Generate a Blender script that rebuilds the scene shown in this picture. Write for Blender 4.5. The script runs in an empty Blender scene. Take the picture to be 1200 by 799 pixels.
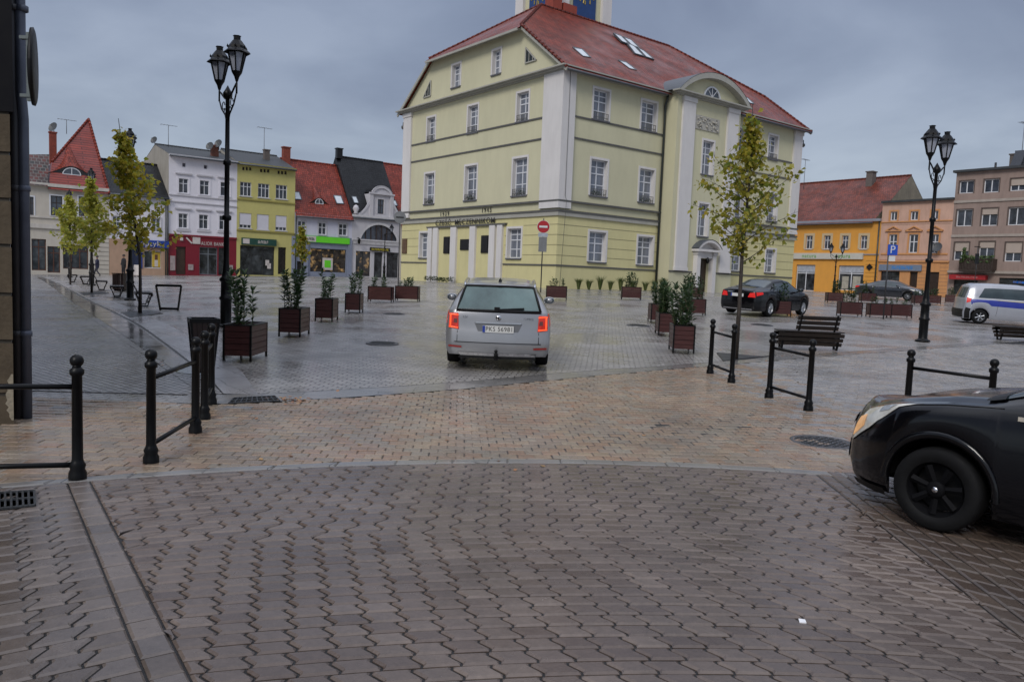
import bpy, bmesh, math, random
import numpy as np
from mathutils import Vector, Matrix
random.seed(7)
rnd = random.random
def ru(a, b): return a + (b - a) * rnd()
scene = bpy.context.scene
COL = scene.collection
# ------------------------------------------------------------------ camera
FPX = 905.0
PITCH = math.atan(75.0 / FPX); ROLL = math.atan(0.0395)
CAM = Vector((0, 0, 1.7))
r0 = Vector((1, 0, 0)); u0 = Vector((0, math.sin(PITCH), math.cos(PITCH))); f0 = Vector((0, math.cos(PITCH), -math.sin(PITCH)))
rr = r0 * math.cos(ROLL) + u0 * math.sin(ROLL)
uu = u0 * math.cos(ROLL) - r0 * math.sin(ROLL)
def ray(px, py): return f0 + rr * ((px - 600) / FPX) - uu * ((py - 399.5) / FPX)
def at(px, py, Y):
    d = ray(px, py); return CAM + d * (Y / d.y)
cam_d = bpy.data.cameras.new('camera'); cam = bpy.data.objects.new('camera', cam_d); COL.objects.link(cam)
cam_d.sensor_width = 36; cam_d.lens = FPX / 1200 * 36; cam_d.clip_end = 3000; cam_d.clip_start = .05
mw = Matrix.Identity(4)
for i in range(3):
    mw[i][0] = rr[i]; mw[i][1] = uu[i]; mw[i][2] = -f0[i]; mw[i][3] = CAM[i]
cam.matrix_world = mw
scene.camera = cam
# ------------------------------------------------------------------ terrain (the square rises gently towards the town hall)
CP = [(at(*c)) for c in [(1095,624,5.5),(85,562,6.05),(580,424,13.9),(870,366,30.5),(650,337.5,46),(470,327.5,60.8),(932,344.5,61.8),
      (198,322.6,78),(60,321.6,71),(470,325.3,94),(1030,345,82),(1140,379,34),(1200,352.5,70),(152,351.5,29.7),(264,383,17.6),(1081,400,23.5),(83,326,57)]]
CP += [Vector((x, y, 0)) for x in (-12, -6, 0, 6, 12) for y in (-3, 2.5)] + [Vector((0, 7, 0)), Vector((-5, 8, 0.0)), Vector((4.5, 8.5, .02))]
_P = np.array([[p.x, p.y] for p in CP]); _Z = np.array([max(0, p.z) for p in CP])
def _phi(r2):
    return np.where(r2 > 1e-9, .5 * r2 * np.log(r2 + 1e-12), 0)
_n = len(CP)
_K = _phi(((_P[:, None] - _P[None]) ** 2).sum(-1)) + np.eye(_n) * 60.0
_A = np.zeros((_n + 3, _n + 3)); _A[:_n, :_n] = _K; _A[:_n, _n] = 1; _A[:_n, _n + 1:] = _P; _A[_n, :_n] = 1; _A[_n + 1:, :_n] = _P.T
_W = np.linalg.solve(_A, np.concatenate([_Z, np.zeros(3)]))
def gfull(X, Y):
    X = np.clip(np.asarray(X, float), -45, 50); Y = np.clip(np.asarray(Y, float), -3, 98)
    r2 = (X[..., None] - _P[:, 0]) ** 2 + (Y[..., None] - _P[:, 1]) ** 2
    z = _phi(r2) @ _W[:_n] + _W[_n] + _W[_n + 1] * X + _W[_n + 2] * Y
    t = np.clip((Y - 6.0) / 6.0, 0, 1); t = t * t * (3 - 2 * t)
    return z * t
GX0, GY0, GS = -150.0, -40.0, 1.0
_gx = np.arange(GX0, 151, GS); _gy = np.arange(GY0, 261, GS)
_G = gfull(*np.meshgrid(_gx, _gy))
def g(x, y):
    fx = min(max((x - GX0) / GS, 0), len(_gx) - 1.001); fy = min(max((y - GY0) / GS, 0), len(_gy) - 1.001)
    i = int(fx); j = int(fy); a = fx - i; b = fy - j
    return float((_G[j, i] * (1 - a) + _G[j, i + 1] * a) * (1 - b) + (_G[j + 1, i] * (1 - a) + _G[j + 1, i + 1] * a) * b)
def gp(px, py):
    """the ground point seen at a place of the photo"""
    d = ray(px, py); t = 2.0
    while t < 160:
        p = CAM + d * t
        if p.z < g(p.x, p.y): break
        t *= 1.01
    lo, hi = t / 1.01, t
    for _ in range(30):
        m = (lo + hi) / 2; p = CAM + d * m
        if p.z < g(p.x, p.y): hi = m
        else: lo = m
    p = CAM + d * hi
    return Vector((p.x, p.y, g(p.x, p.y)))
# ------------------------------------------------------------------ materials
def nodes(name):
    m = bpy.data.materials.new(name); m.use_nodes = True
    nt = m.node_tree; b = nt.nodes['Principled BSDF']
    return m, nt, b
def N(nt, t, **kw):
    n = nt.nodes.new('ShaderNode' + t)
    for k, v in kw.items():
        if k.startswith('i_'):
            key = k[2:].replace('_', ' ')
            n.inputs[key].default_value = v
        else: setattr(n, k, v)
    return n
def ramp(nt, src, stops):
    r = nt.nodes.new('ShaderNodeValToRGB'); e = r.color_ramp.elements
    while len(e) < len(stops): e.new(.5)
    for k, (p, c) in enumerate(stops):
        e[k].position = p; e[k].color = (c, c, c, 1) if isinstance(c, (int, float)) else (*c, 1)
    nt.links.new(src, r.inputs[0]); return r
def rgb(r, g_, b_):
    f = lambda c: ((c / 255 + .055) / 1.055) ** 2.4 if c > 10 else c / 255 / 12.92
    return (f(r), f(g_), f(b_))
_mats = {}
def M(name, col, rough=.6, var=.18, scale=2.0, bump=0.0, bscale=30.0, metal=0.0, spec=.5, coat=0.0, dirt=0.0, emit=None, rvar=.12, stretch=1.0, trans=0.0):
    if name in _mats: return _mats[name]
    m, nt, b = nodes(name); L = nt.links.new
    tc = N(nt, 'TexCoord'); mp = N(nt, 'Mapping'); mp.inputs['Scale'].default_value = (1, 1, stretch)
    L(tc.outputs['Object'], mp.inputs[0])
    nz = N(nt, 'TexNoise'); nz.inputs['Scale'].default_value = scale; nz.inputs['Detail'].default_value = 6; nz.inputs['Roughness'].default_value = .65
    L(mp.outputs[0], nz.inputs[0])
    r = ramp(nt, nz.outputs['Fac'], [(.3, tuple(c * (1 - var) for c in col)), (.7, tuple(min(1, c * (1 + var)) for c in col))])
    out = r.outputs[0]
    if dirt:
        n2 = N(nt, 'TexNoise'); n2.inputs['Scale'].default_value = 1.1; n2.inputs['Detail'].default_value = 8; n2.inputs['Roughness'].default_value = .7
        mp2 = N(nt, 'Mapping'); mp2.inputs['Scale'].default_value = (1.6, 1.6, .35); L(tc.outputs['Object'], mp2.inputs[0]); L(mp2.outputs[0], n2.inputs[0])
        r2 = ramp(nt, n2.outputs['Fac'], [(.42, 0.0), (.75, dirt)])
        mx = N(nt, 'Mix', data_type='RGBA'); L(r2.outputs[0], mx.inputs['Factor']); L(out, mx.inputs['A'])
        mx.inputs['B'].default_value = (col[0] * .38, col[1] * .36, col[2] * .34, 1); out = mx.outputs['Result']
    L(out, b.inputs['Base Color'])
    rr_ = ramp(nt, nz.outputs['Fac'], [(.3, max(0, rough - rvar * rough)), (.7, min(1, rough + rvar * rough))]); L(rr_.outputs[0], b.inputs['Roughness'])
    b.inputs['Metallic'].default_value = metal; b.inputs['Specular IOR Level'].default_value = spec; b.inputs['Coat Weight'].default_value = coat
    b.inputs['Coat Roughness'].default_value = .06
    if emit: b.inputs['Emission Color'].default_value = (*emit[0], 1); b.inputs['Emission Strength'].default_value = emit[1]
    if bump:
        nb = N(nt, 'TexNoise'); nb.inputs['Scale'].default_value = bscale; nb.inputs['Detail'].default_value = 5; L(mp.outputs[0], nb.inputs[0])
        bp = N(nt, 'Bump'); bp.inputs['Strength'].default_value = bump; bp.inputs['Distance'].default_value = .02
        L(nb.outputs['Fac'], bp.inputs['Height']); L(bp.outputs[0], b.inputs['Normal'])
    _mats[name] = m; return m
def brickmat(name, c1, c2, mortar, bw, bh, msize=.01, rough=.5, bump=.5, offset=.5, wet=0.0, var=.25, uv=True, rot=0.0, rbase=(.3, .6), squash=1.0, spec=.5, island=False, puddle=(.35,.65)):
    m, nt, b = nodes(name); L = nt.links.new
    tc = N(nt, 'TexCoord'); mp = N(nt, 'Mapping'); mp.inputs['Rotation'].default_value = (0, 0, rot)
    L(tc.outputs['UV' if uv else 'Object'], mp.inputs[0])
    # a little wobble keeps the joints from being ruler straight
    wz = N(nt, 'TexNoise'); wz.inputs['Scale'].default_value = 2.5; L(mp.outputs[0], wz.inputs[0])
    wm = N(nt, 'VectorMath', operation='MULTIPLY_ADD'); L(wz.outputs['Color'], wm.inputs[0]); wm.inputs[1].default_value = (bh * .35,) * 3; L(mp.outputs[0], wm.inputs[2])
    br = N(nt, 'TexBrick'); br.offset = offset; br.squash = squash
    for k, v in (('Scale', 1.0), ('Mortar Size', msize), ('Mortar Smooth', .3), ('Brick Width', bw), ('Row Height', bh), ('Bias', 0.0)): br.inputs[k].default_value = v
    br.inputs['Color1'].default_value = (*c1, 1); br.inputs['Color2'].default_value = (*c2, 1); br.inputs['Mortar'].default_value = (*mortar, 1)
    L(wm.outputs[0], br.inputs[0])
    nz = N(nt, 'TexNoise'); nz.inputs['Scale'].default_value = .7; nz.inputs['Detail'].default_value = 8; nz.inputs['Roughness'].default_value = .7; L(mp.outputs[0], nz.inputs[0])
    rv = ramp(nt, nz.outputs['Fac'], [(.3, 1 - var), (.7, 1 + var)])
    mu = N(nt, 'Mix', data_type='RGBA', blend_type='MULTIPLY'); mu.inputs['Factor'].default_value = 1; L(br.outputs['Color'], mu.inputs['A']); L(rv.outputs[0], mu.inputs['B'])
    L(mu.outputs['Result'], b.inputs['Base Color'])
    n3 = N(nt, 'TexNoise'); n3.inputs['Scale'].default_value = .45; n3.inputs['Detail'].default_value = 5; n3.inputs['Roughness'].default_value = .6; L(mp.outputs[0], n3.inputs[0])
    rg = ramp(nt, n3.outputs['Fac'], [(puddle[0], rbase[0]), (puddle[1], rbase[1])]); L(rg.outputs[0], b.inputs['Roughness'])
    b.inputs['Specular IOR Level'].default_value = spec
    n4 = N(nt, 'TexNoise'); n4.inputs['Scale'].default_value = 45; n4.inputs['Detail'].default_value = 3; L(mp.outputs[0], n4.inputs[0])
    ad = N(nt, 'Math', operation='MULTIPLY_ADD'); L(n4.outputs['Fac'], ad.inputs[0]); ad.inputs[1].default_value = .35
    iv = N(nt, 'Math', operation='SUBTRACT'); iv.inputs[0].default_value = 1; L(br.outputs['Fac'], iv.inputs[1]); L(iv.outputs[0], ad.inputs[2])
    bp = N(nt, 'Bump'); bp.inputs['Strength'].default_value = bump; bp.inputs['Distance'].default_value = .015; L(ad.outputs[0], bp.inputs['Height']); L(bp.outputs[0], b.inputs['Normal'])
    _mats[name] = m; return m
def stonemat(name, cols, rough=(.12, .4), var=.2, bump=.35, spec=.5, nscale=.8):
    """separate stones: each island takes its own tone"""
    m, nt, b = nodes(name); L = nt.links.new
    ge = N(nt, 'NewGeometry'); tc = N(nt, 'TexCoord')
    st = [((k + .5) / len(cols), c) for k, c in enumerate(cols)]
    r = ramp(nt, ge.outputs['Random Per Island'], st)
    nz = N(nt, 'TexNoise'); nz.inputs['Scale'].default_value = nscale; nz.inputs['Detail'].default_value = 7; nz.inputs['Roughness'].default_value = .65; L(tc.outputs['Object'], nz.inputs[0])
    rv = ramp(nt, nz.outputs['Fac'], [(.3, 1 - var), (.7, 1 + var)])
    mu = N(nt, 'Mix', data_type='RGBA', blend_type='MULTIPLY'); mu.inputs['Factor'].default_value = 1; L(r.outputs[0], mu.inputs['A']); L(rv.outputs[0], mu.inputs['B'])
    n5 = N(nt, 'TexNoise'); n5.inputs['Scale'].default_value = 22; n5.inputs['Detail'].default_value = 8; n5.inputs['Roughness'].default_value = .75; L(tc.outputs['Object'], n5.inputs[0])
    r5 = ramp(nt, n5.outputs['Fac'], [(.3, .82), (.7, 1.15)])
    m2 = N(nt, 'Mix', data_type='RGBA', blend_type='MULTIPLY'); m2.inputs['Factor'].default_value = 1; L(mu.outputs['Result'], m2.inputs['A']); L(r5.outputs[0], m2.inputs['B'])
    L(m2.outputs['Result'], b.inputs['Base Color'])
    n3 = N(nt, 'TexNoise'); n3.inputs['Scale'].default_value = .6; n3.inputs['Detail'].default_value = 7; n3.inputs['Roughness'].default_value = .7; L(tc.outputs['Object'], n3.inputs[0])
    ad0 = N(nt, 'Math', operation='MULTIPLY_ADD'); L(ge.outputs['Random Per Island'], ad0.inputs[0]); ad0.inputs[1].default_value = .16; L(n3.outputs['Fac'], ad0.inputs[2])
    rg = ramp(nt, ad0.outputs[0], [(.47, rough[0]), (.70, rough[1])]); L(rg.outputs[0], b.inputs['Roughness'])
    b.inputs['Specular IOR Level'].default_value = spec
    n4 = N(nt, 'TexNoise'); n4.inputs['Scale'].default_value = 90; n4.inputs['Detail'].default_value = 4; L(tc.outputs['Object'], n4.inputs[0])
    bp = N(nt, 'Bump'); bp.inputs['Strength'].default_value = bump; bp.inputs['Distance'].default_value = .004; L(n4.outputs['Fac'], bp.inputs['Height']); L(bp.outputs[0], b.inputs['Normal'])
    _mats[name] = m; return m
# ------------------------------------------------------------------ mesh builder
ORG = {}
def org(o): return ORG.get(o.name, Vector((0, 0, 0))) if o is not None else Vector((0, 0, 0))
class MB:
    def __init__(s): s.v = []; s.f = []; s.sm = []
    def quad(s, *p, smooth=False):
        k = len(s.v); s.v += [Vector(q) for q in p]; s.f.append(tuple(range(k, k + len(p)))); s.sm.append(smooth)
    poly = quad
    def box(s, c, size, rot=0.0, ax=None):
        cx, cy, cz = c; a, b_, d = [q / 2 for q in size]
        if ax is None: X, Y, Z = Vector((math.cos(rot), math.sin(rot), 0)), Vector((-math.sin(rot), math.cos(rot), 0)), Vector((0, 0, 1))
        else: X, Y, Z = ax
        C = Vector(c); P = [C + X * (i * a) + Y * (j * b_) + Z * (k * d) for k in (-1, 1) for j in (-1, 1) for i in (-1, 1)]
        k = len(s.v); s.v += P
        for q in ((0, 2, 3, 1), (4, 5, 7, 6), (0, 1, 5, 4), (2, 6, 7, 3), (0, 4, 6, 2), (1, 3, 7, 5)): s.f.append(tuple(k + i for i in q)); s.sm.append(False)
    def bar(s, a, b_, w, h=None, up=Vector((0, 0, 1))):
        a = Vector(a); b_ = Vector(b_); d = (b_ - a); l = d.length; d = d.normalized(); h = h or w
        if abs(d.dot(up)) > .98: up = Vector((0, 1, 0))
        y = up.cross(d).normalized(); z = d.cross(y)
        s.box((a + b_) / 2, (l, w, h), ax=(d, y, z))
    def tube(s, pts, rads, n=10, cap=True, smooth=True):
        pts = [Vector(p) for p in pts]
        if isinstance(rads, (int, float)): rads = [rads] * len(pts)
        rings = []; prev = None
        for i, p in enumerate(pts):
            d = (pts[min(i + 1, len(pts) - 1)] - pts[max(i - 1, 0)])
            d = d.normalized() if d.length > 1e-9 else Vector((0, 0, 1))
            if prev is None: x = d.orthogonal().normalized()
            else:
                x = prev - d * prev.dot(d); x = x.normalized() if x.length > 1e-6 else d.orthogonal().normalized()
            prev = x; y = d.cross(x); k = len(s.v)
            s.v += [p + (x * math.cos(2 * math.pi * j / n) + y * math.sin(2 * math.pi * j / n)) * rads[i] for j in range(n)]; rings.append(k)
        for a, b_ in zip(rings, rings[1:]):
            for j in range(n): s.f.append((a + j, a + (j + 1) % n, b_ + (j + 1) % n, b_ + j)); s.sm.append(smooth)
        if cap:
            s.f.append(tuple(rings[0] + j for j in reversed(range(n)))); s.sm.append(False); s.f.append(tuple(rings[-1] + j for j in range(n))); s.sm.append(False)
    def lathe(s, prof, c=(0, 0, 0), n=16, axis='z', smooth=True):
        c = Vector(c); ks = []
        for r_, z in prof:
            k = len(s.v); ks.append(k)
            for j in range(n):
                a = 2 * math.pi * j / n; q = (r_ * math.cos(a), r_ * math.sin(a), z)
                if axis == 'y': q = (q[0], q[2], q[1])
                if axis == 'x': q = (q[2], q[0], q[1])
                s.v.append(c + Vector(q))
        for a, b_ in zip(ks, ks[1:]):
            for j in range(n): s.f.append((a + j, a + (j + 1) % n, b_ + (j + 1) % n, b_ + j)); s.sm.append(smooth)
    def grid(s, rows, smooth=True, flip=False):
        ks = []
        for r_ in rows: ks.append(len(s.v)); s.v += [Vector(p) for p in r_]
        for i in range(len(rows) - 1):
            for j in range(len(rows[0]) - 1):
                q = (ks[i] + j, ks[i] + j + 1, ks[i + 1] + j + 1, ks[i + 1] + j)
                s.f.append(q[::-1] if flip else q); s.sm.append(smooth)
    def build(s, name, mat, parent=None, merge=0.0, recalc=False):
        o_ = org(parent); me = bpy.data.meshes.new(name)
        me.from_pydata([tuple(p - o_) for p in s.v], [], s.f)
        me.polygons.foreach_set('use_smooth', s.sm)
        if merge or recalc:
            bm = bmesh.new(); bm.from_mesh(me)
            if merge: bmesh.ops.remove_doubles(bm, verts=bm.verts, dist=merge)
            if recalc: bmesh.ops.recalc_face_normals(bm, faces=bm.faces)
            bm.to_mesh(me); bm.free()
        uvl = me.uv_layers.new(name='uv'); V = me.vertices
        for p in me.polygons:
            n = p.normal
            if abs(n.z) > .97: u = Vector((1, 0, 0)); v = Vector((0, 1, 0))
            else:
                u = Vector((-n.y, n.x, 0)).normalized(); v = n.cross(u)
            for li in p.loop_indices:
                q = V[me.loops[li].vertex_index].co + o_; uvl.data[li].uv = (q.dot(u), q.dot(v))
        me.materials.append(mat)
        o = bpy.data.objects.new(name, me); COL.objects.link(o)
        if parent is not None: o.parent = parent
        ORG[o.name] = o_
        return o
def empty(name, loc, label, cat, group=None):
    o = bpy.data.objects.new(name, None); COL.objects.link(o); o.location = loc; o.empty_display_size = .3
    ORG[o.name] = Vector(loc); o['label'] = label; o['category'] = cat
    if group: o['group'] = group
    return o
def tag(o, label=None, cat=None, group=None, kind=None):
    if label: o['label'] = label
    if cat: o['category'] = cat
    if group: o['group'] = group
    if kind: o['kind'] = kind
    return o
def dup(o, parent=None, label=None):
    c = o.copy(); COL.objects.link(c)
    if parent is not None: c.parent = parent
    if label: c['label'] = label
    for ch in list(o.children): dup(ch, c)
    return c
def place(o, p, rz=0.0): o.location = p; o.rotation_euler = (0, 0, rz)
def text(parent, name, body, F, s, z, size, mat, v=.02, align='CENTER', wscale=1.0, ext=.008, bold=0.0):
    c = bpy.data.curves.new(name, 'FONT'); c.body = body; c.size = size; c.offset = bold; c.space_character = 1.12; c.align_x = align; c.align_y = 'CENTER'; c.extrude = ext
    c.materials.append(mat)
    o = bpy.data.objects.new(name, c); COL.objects.link(o)
    X = F.d3 * wscale; Z = Vector((0, 0, 1)); P = F.p(s, v, z) - org(parent)
    m = Matrix(((X.x, 0, F.n.x, P.x), (X.y, 0, F.n.y, P.y), (0, 1, 0, P.z), (0, 0, 0, 1)))
    me = bpy.data.meshes.new_from_object(o); bpy.data.objects.remove(o); me.transform(m)
    o = bpy.data.objects.new(name, me); COL.objects.link(o); o.parent = parent; ORG[o.name] = org(parent)
    return o
class Frame:
    """a vertical facade: s runs to the viewer's right, v outwards, z up"""
    def __init__(f, o, d):
        f.o = Vector((o[0], o[1], 0)); f.d3 = Vector((d[0], d[1], 0)).normalized(); f.n = Vector((f.d3.y, -f.d3.x, 0))
    def p(f, s, v, z): return f.o + f.d3 * s + f.n * v + Vector((0, 0, z))
    def px(f, px, py, v=0.0):
        d = ray(px, py); q = f.o + f.n * v - CAM
        t = q.dot(f.n) / d.dot(f.n); P = CAM + d * t
        return (P - f.o).dot(f.d3), P.z
    def rect(f, x0, y0, x1, y1, v=0.0):
        xc, yc = (x0 + x1) / 2, (y0 + y1) / 2
        a = f.px(x0, yc, v)[0]; b = f.px(x1, yc, v)[0]; zt = f.px(xc, y0, v)[1]; zb = f.px(xc, y1, v)[1]
        return ((a + b) / 2, zb, b - a, zt - zb)
    def sub(f, v): return Frame(f.p(0, v, 0), f.d3)
    def box(f, mb, s0, s1, v0, v1, z0, z1):
        mb.box(f.p((s0 + s1) / 2, (v0 + v1) / 2, (z0 + z1) / 2), (s1 - s0, v1 - v0, z1 - z0), ax=(f.d3, f.n, Vector((0, 0, 1))))
def wall(mb, F, s0, s1, z0, z1, ops=(), depth=.16, v=0.0, rv=None):
    """a wall sheet with real openings and their reveals; openings (s centre, z bottom, w, h)"""
    ops = [o for o in ops if o[0] - o[2] / 2 > s0 and o[0] + o[2] / 2 < s1 and o[1] > z0 - 1e-6 and o[1] + o[3] < z1]
    S = sorted({s0, s1} | {o[0] - o[2] / 2 for o in ops} | {o[0] + o[2] / 2 for o in ops})
    Z = sorted({z0, z1} | {max(z0, o[1]) for o in ops} | {o[1] + o[3] for o in ops})
    for a, b in zip(S, S[1:]):
        for c, d in zip(Z, Z[1:]):
            ms, mz = (a + b) / 2, (c + d) / 2
            if any(abs(ms - o[0]) < o[2] / 2 and o[1] < mz < o[1] + o[3] for o in ops): continue
            mb.quad(F.p(a, v, c), F.p(b, v, c), F.p(b, v, d), F.p(a, v, d))
    mb = rv or mb
    for s, z, w, h in ops:
        a, b, c, d = s - w / 2, s + w / 2, z, z + h; q = v - depth
        mb.quad(F.p(a, v, c), F.p(a, q, c), F.p(a, q, d), F.p(a, v, d)); mb.quad(F.p(b, q, c), F.p(b, v, c), F.p(b, v, d), F.p(b, q, d))
        mb.quad(F.p(a, v, d), F.p(a, q, d), F.p(b, q, d), F.p(b, v, d)); mb.quad(F.p(a, q, c), F.p(a, v, c), F.p(b, v, c), F.p(b, q, c))
def shell(mb, F, s0, s1, z0, z1, dep, front=False):
    """side and back walls of a house"""
    c = [F.p(s0, 0, z0), F.p(s1, 0, z0), F.p(s1, -dep, z0), F.p(s0, -dep, z0)]; H = Vector((0, 0, z1 - z0))
    for i in ((1, 2), (2, 3), (3, 0)) + (((0, 1),) if front else ()):
        a, b = c[i[0]], c[i[1]]; mb.quad(a, b, b + H, a + H)
WHITE = M('white_window_frame', (.62, .63, .66), .4, .06)
BLACK = M('black_painted_iron', (.0035, .0035, .004), .38, .3, 8, spec=.22)
PANE = M('window_glass', (.055, .065, .085), .07, .6, .9, spec=.8, rvar=.5)
PANEC = M('window_glass_with_net_curtain', (.15, .165, .20), .14, .45, 1.6, spec=.8, stretch=.25)
def window(F, s, z, w, h, parent, frame=WHITE, pane=PANE, cols=2, bars=(), v=0.0, depth=.16, fw=.06, sill=None, surround=None, sw=.12, name='window', blind=None, label=None, reveal=None):
    b = MB(); q = v - depth + .04
    F.box(b, s - w / 2, s - w / 2 + fw, q - .03, q + .03, z, z + h); F.box(b, s + w / 2 - fw, s + w / 2, q - .03, q + .03, z, z + h)
    F.box(b, s - w / 2 + fw, s + w / 2 - fw, q - .03, q + .03, z, z + fw); F.box(b, s - w / 2 + fw, s + w / 2 - fw, q - .03, q + .03, z + h - fw, z + h)
    for i in range(1, cols):
        x = s - w / 2 + w * i / cols; t = fw * .55; F.box(b, x - t, x + t, q - .028, q + .034, z + fw, z + h - fw)
    for fr in bars:
        t = .028 if fr < 0 else fw * .5; y = z + h * abs(fr); F.box(b, s - w / 2 + fw, s + w / 2 - fw, q - .026, q + .036 if t > .028 else q + .02, y - t, y + t)
    o = b.build(name, frame, parent)
    if label: o['label'] = label
    b = MB(); b.quad(F.p(s - w / 2, q, z), F.p(s + w / 2, q, z), F.p(s + w / 2, q, z + h), F.p(s - w / 2, q, z + h)); b.build('pane', pane, o)
    if reveal:
        b = MB(); a, c, d, e = s - w / 2 + .002, s + w / 2 - .002, z + .002, z + h - .002
        b.quad(F.p(a, v, d), F.p(a, q, d), F.p(a, q, e), F.p(a, v, e)); b.quad(F.p(c, q, d), F.p(c, v, d), F.p(c, v, e), F.p(c, q, e)); b.quad(F.p(a, v, e), F.p(a, q, e), F.p(c, q, e), F.p(c, v, e))
        b.build('reveal', reveal, o)
    if sill: b = MB(); F.box(b, s - w / 2 - .09, s + w / 2 + .09, v - .1, v + .09, z - .09, z - .004); b.build('sill', sill, o)
    if surround:
        b = MB(); a0, a1, t = s - w / 2, s + w / 2, sw
        F.box(b, a0 - t, a0 - .002, v - .01, v + .035, z, z + h + t); F.box(b, a1 + .002, a1 + t, v - .01, v + .035, z, z + h + t); F.box(b, a0 - .002, a1 + .002, v - .01, v + .033, z + h + .002, z + h + t)
        b.build('surround', surround, o)
    if blind:
        m_, fr = blind; b = MB(); F.box(b, s - w / 2 + .03, s + w / 2 - .03, v - .09, v - .05, z + h * (1 - fr), z + h - .02); b.build('roller_blind', m_, o)
    return o
# ------------------------------------------------------------------ ground
WETGREY = (.125, .125, .13)
SLAB = brickmat('wet_grey_setts', (.345, .325, .305), (.25, .235, .222), (.09, .085, .08), .20, .10, .013, bump=.35, uv=False, rbase=(.13, .40), var=.3, rot=.12, puddle=(.4, .62))
SLAB_BIG = brickmat('wet_grey_slabs', (.31, .30, .30), (.25, .24, .24), (.11, .11, .11), .8, .4, .008, bump=.25, uv=False, rbase=(.13, .38), var=.25, rot=.9, puddle=(.4, .62))
COBBLE = brickmat('grey_path_cobbles', (.34, .325, .315), (.23, .22, .212), (.08, .077, .075), .13, .10, .016, bump=.6, uv=False, rbase=(.15, .42), var=.25, rot=.65)
STRIP = brickmat('smooth_wet_kerb_slabs', (.21, .20, .19), (.165, .155, .145), (.06, .06, .06), .9, .5, .006, bump=.15, uv=False, rbase=(.12, .34), var=.25, rot=.05)
WATER = M('standing_water_film', (.13, .125, .12), .13, .3, 1.5, spec=.6, rvar=.8)
JOINT = M('dark_wet_joint_sand', (.009, .008, .007), .45, .4, 6, bump=.4, bscale=80)
PAVER = stonemat('zigzag_concrete_pavers', [(.098, .073, .061), (.13, .10, .083), (.112, .086, .073), (.15, .117, .098), (.112, .086, .074)], rough=(.04, .34), var=.34, nscale=.5)
PAVER_B = stonemat('brown_concrete_pavers', [(.092, .068, .055), (.115, .086, .068), (.082, .062, .052), (.104, .08, .064)], rough=(.08, .34), var=.25)
PAVER_L = stonemat('side_lane_pavers', [(.100, .080, .068), (.135, .11, .095), (.110, .092, .084), (.14, .115, .10)], rough=(.04, .32), var=.36, nscale=.6)
SETT = stonemat('granite_setts', [(.255, .188, .132), (.26, .172, .118), (.215, .18, .145), (.285, .215, .15), (.245, .155, .103), (.235, .20, .155), (.22, .17, .13)], rough=(.09, .34), var=.28, bump=.6)
SETT_G = stonemat('grey_granite_setts', [(.22, .21, .205), (.27, .255, .24), (.24, .21, .18), (.18, .175, .175), (.23, .22, .215)], rough=(.09, .36), var=.3, bump=.6)
b = MB()
xs = [-1600, -600, -250] + [x for x in np.arange(-130, 131, 2.0)] + [250, 600, 1600]
ys = [-60, -30] + [y for y in np.arange(-16, 141, 2.0)] + [200, 300, 600, 1500, 2400]
b.grid([[(x, y, g(x, y) - .016) for x in xs] for y in ys])
tag(b.build('ground', SLAB), kind='structure')
def yarc(x): return 7.10 - .055 * (x - 1.5) ** 2
def clip(poly, p, n):
    out = []
    for i in range(len(poly)):
        a, c = poly[i], poly[(i + 1) % len(poly)]
        da = (a[0] - p[0]) * n[0] + (a[1] - p[1]) * n[1]; dc = (c[0] - p[0]) * n[0] + (c[1] - p[1]) * n[1]
        if da >= 0: out.append(a)
        if (da > 0 > dc) or (da < 0 < dc):
            t = da / (da - dc); out.append((a[0] + (c[0] - a[0]) * t, a[1] + (c[1] - a[1]) * t))
    return out
def area(p): return .5 * sum(p[i][0] * p[(i + 1) % len(p)][1] - p[(i + 1) % len(p)][0] * p[i][1] for i in range(len(p)))
def inset(poly, d):
    n = len(poly); out = []
    for i in range(n):
        a, c, e = Vector(poly[i - 1]), Vector(poly[i]), Vector(poly[(i + 1) % n])
        u = (c - a); w = (e - c)
        if u.length < 1e-6 or w.length < 1e-6: out.append(tuple(c)); continue
        u.normalize(); w.normalize(); nu = Vector((-u.y, u.x)); nw = Vector((-w.y, w.x)); m = nu + nw
        k = m.length_squared
        out.append(tuple(c + m * (d * 2 / max(k, .8)) ) if k > 1e-6 else tuple(c + nu * d))
    return out
def stone(mb, poly, gap=.0058, ch=.012, lift=0.0, drop=.013, tilt=.0016):
    if len(poly) < 3: return
    if area(poly) < 0: poly = poly[::-1]
    if area(poly) < .0012: return
    cx = sum(p[0] for p in poly) / len(poly); cy = sum(p[1] for p in poly) / len(poly); z0 = g(cx, cy) + lift
    tx, ty, dz = ru(-tilt, tilt) * 6, ru(-tilt, tilt) * 6, ru(-tilt, tilt)
    A = inset(poly, gap + ch); B = inset(poly, gap); k = len(mb.v); n = len(poly)
    for p in A: mb.v.append(Vector((p[0], p[1], z0 + dz + tx * (p[0] - cx) + ty * (p[1] - cy))))
    for p in B: mb.v.append(Vector((p[0], p[1], z0 + dz - ch * .75)))
    for p in B: mb.v.append(Vector((p[0], p[1], z0 - drop)))
    mb.f.append(tuple(range(k, k + n))); mb.sm.append(False)
    for i in range(n):
        j = (i + 1) % n
        mb.f.append((k + n + i, k + n + j, k + j, k + i)); mb.sm.append(False)
        mb.f.append((k + 2 * n + i, k + 2 * n + j, k + n + j, k + n + i)); mb.sm.append(False)
SEAM = [(-.029, 0), (-.029, .22), (.029, .74), (.029, 1.0)]
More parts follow.
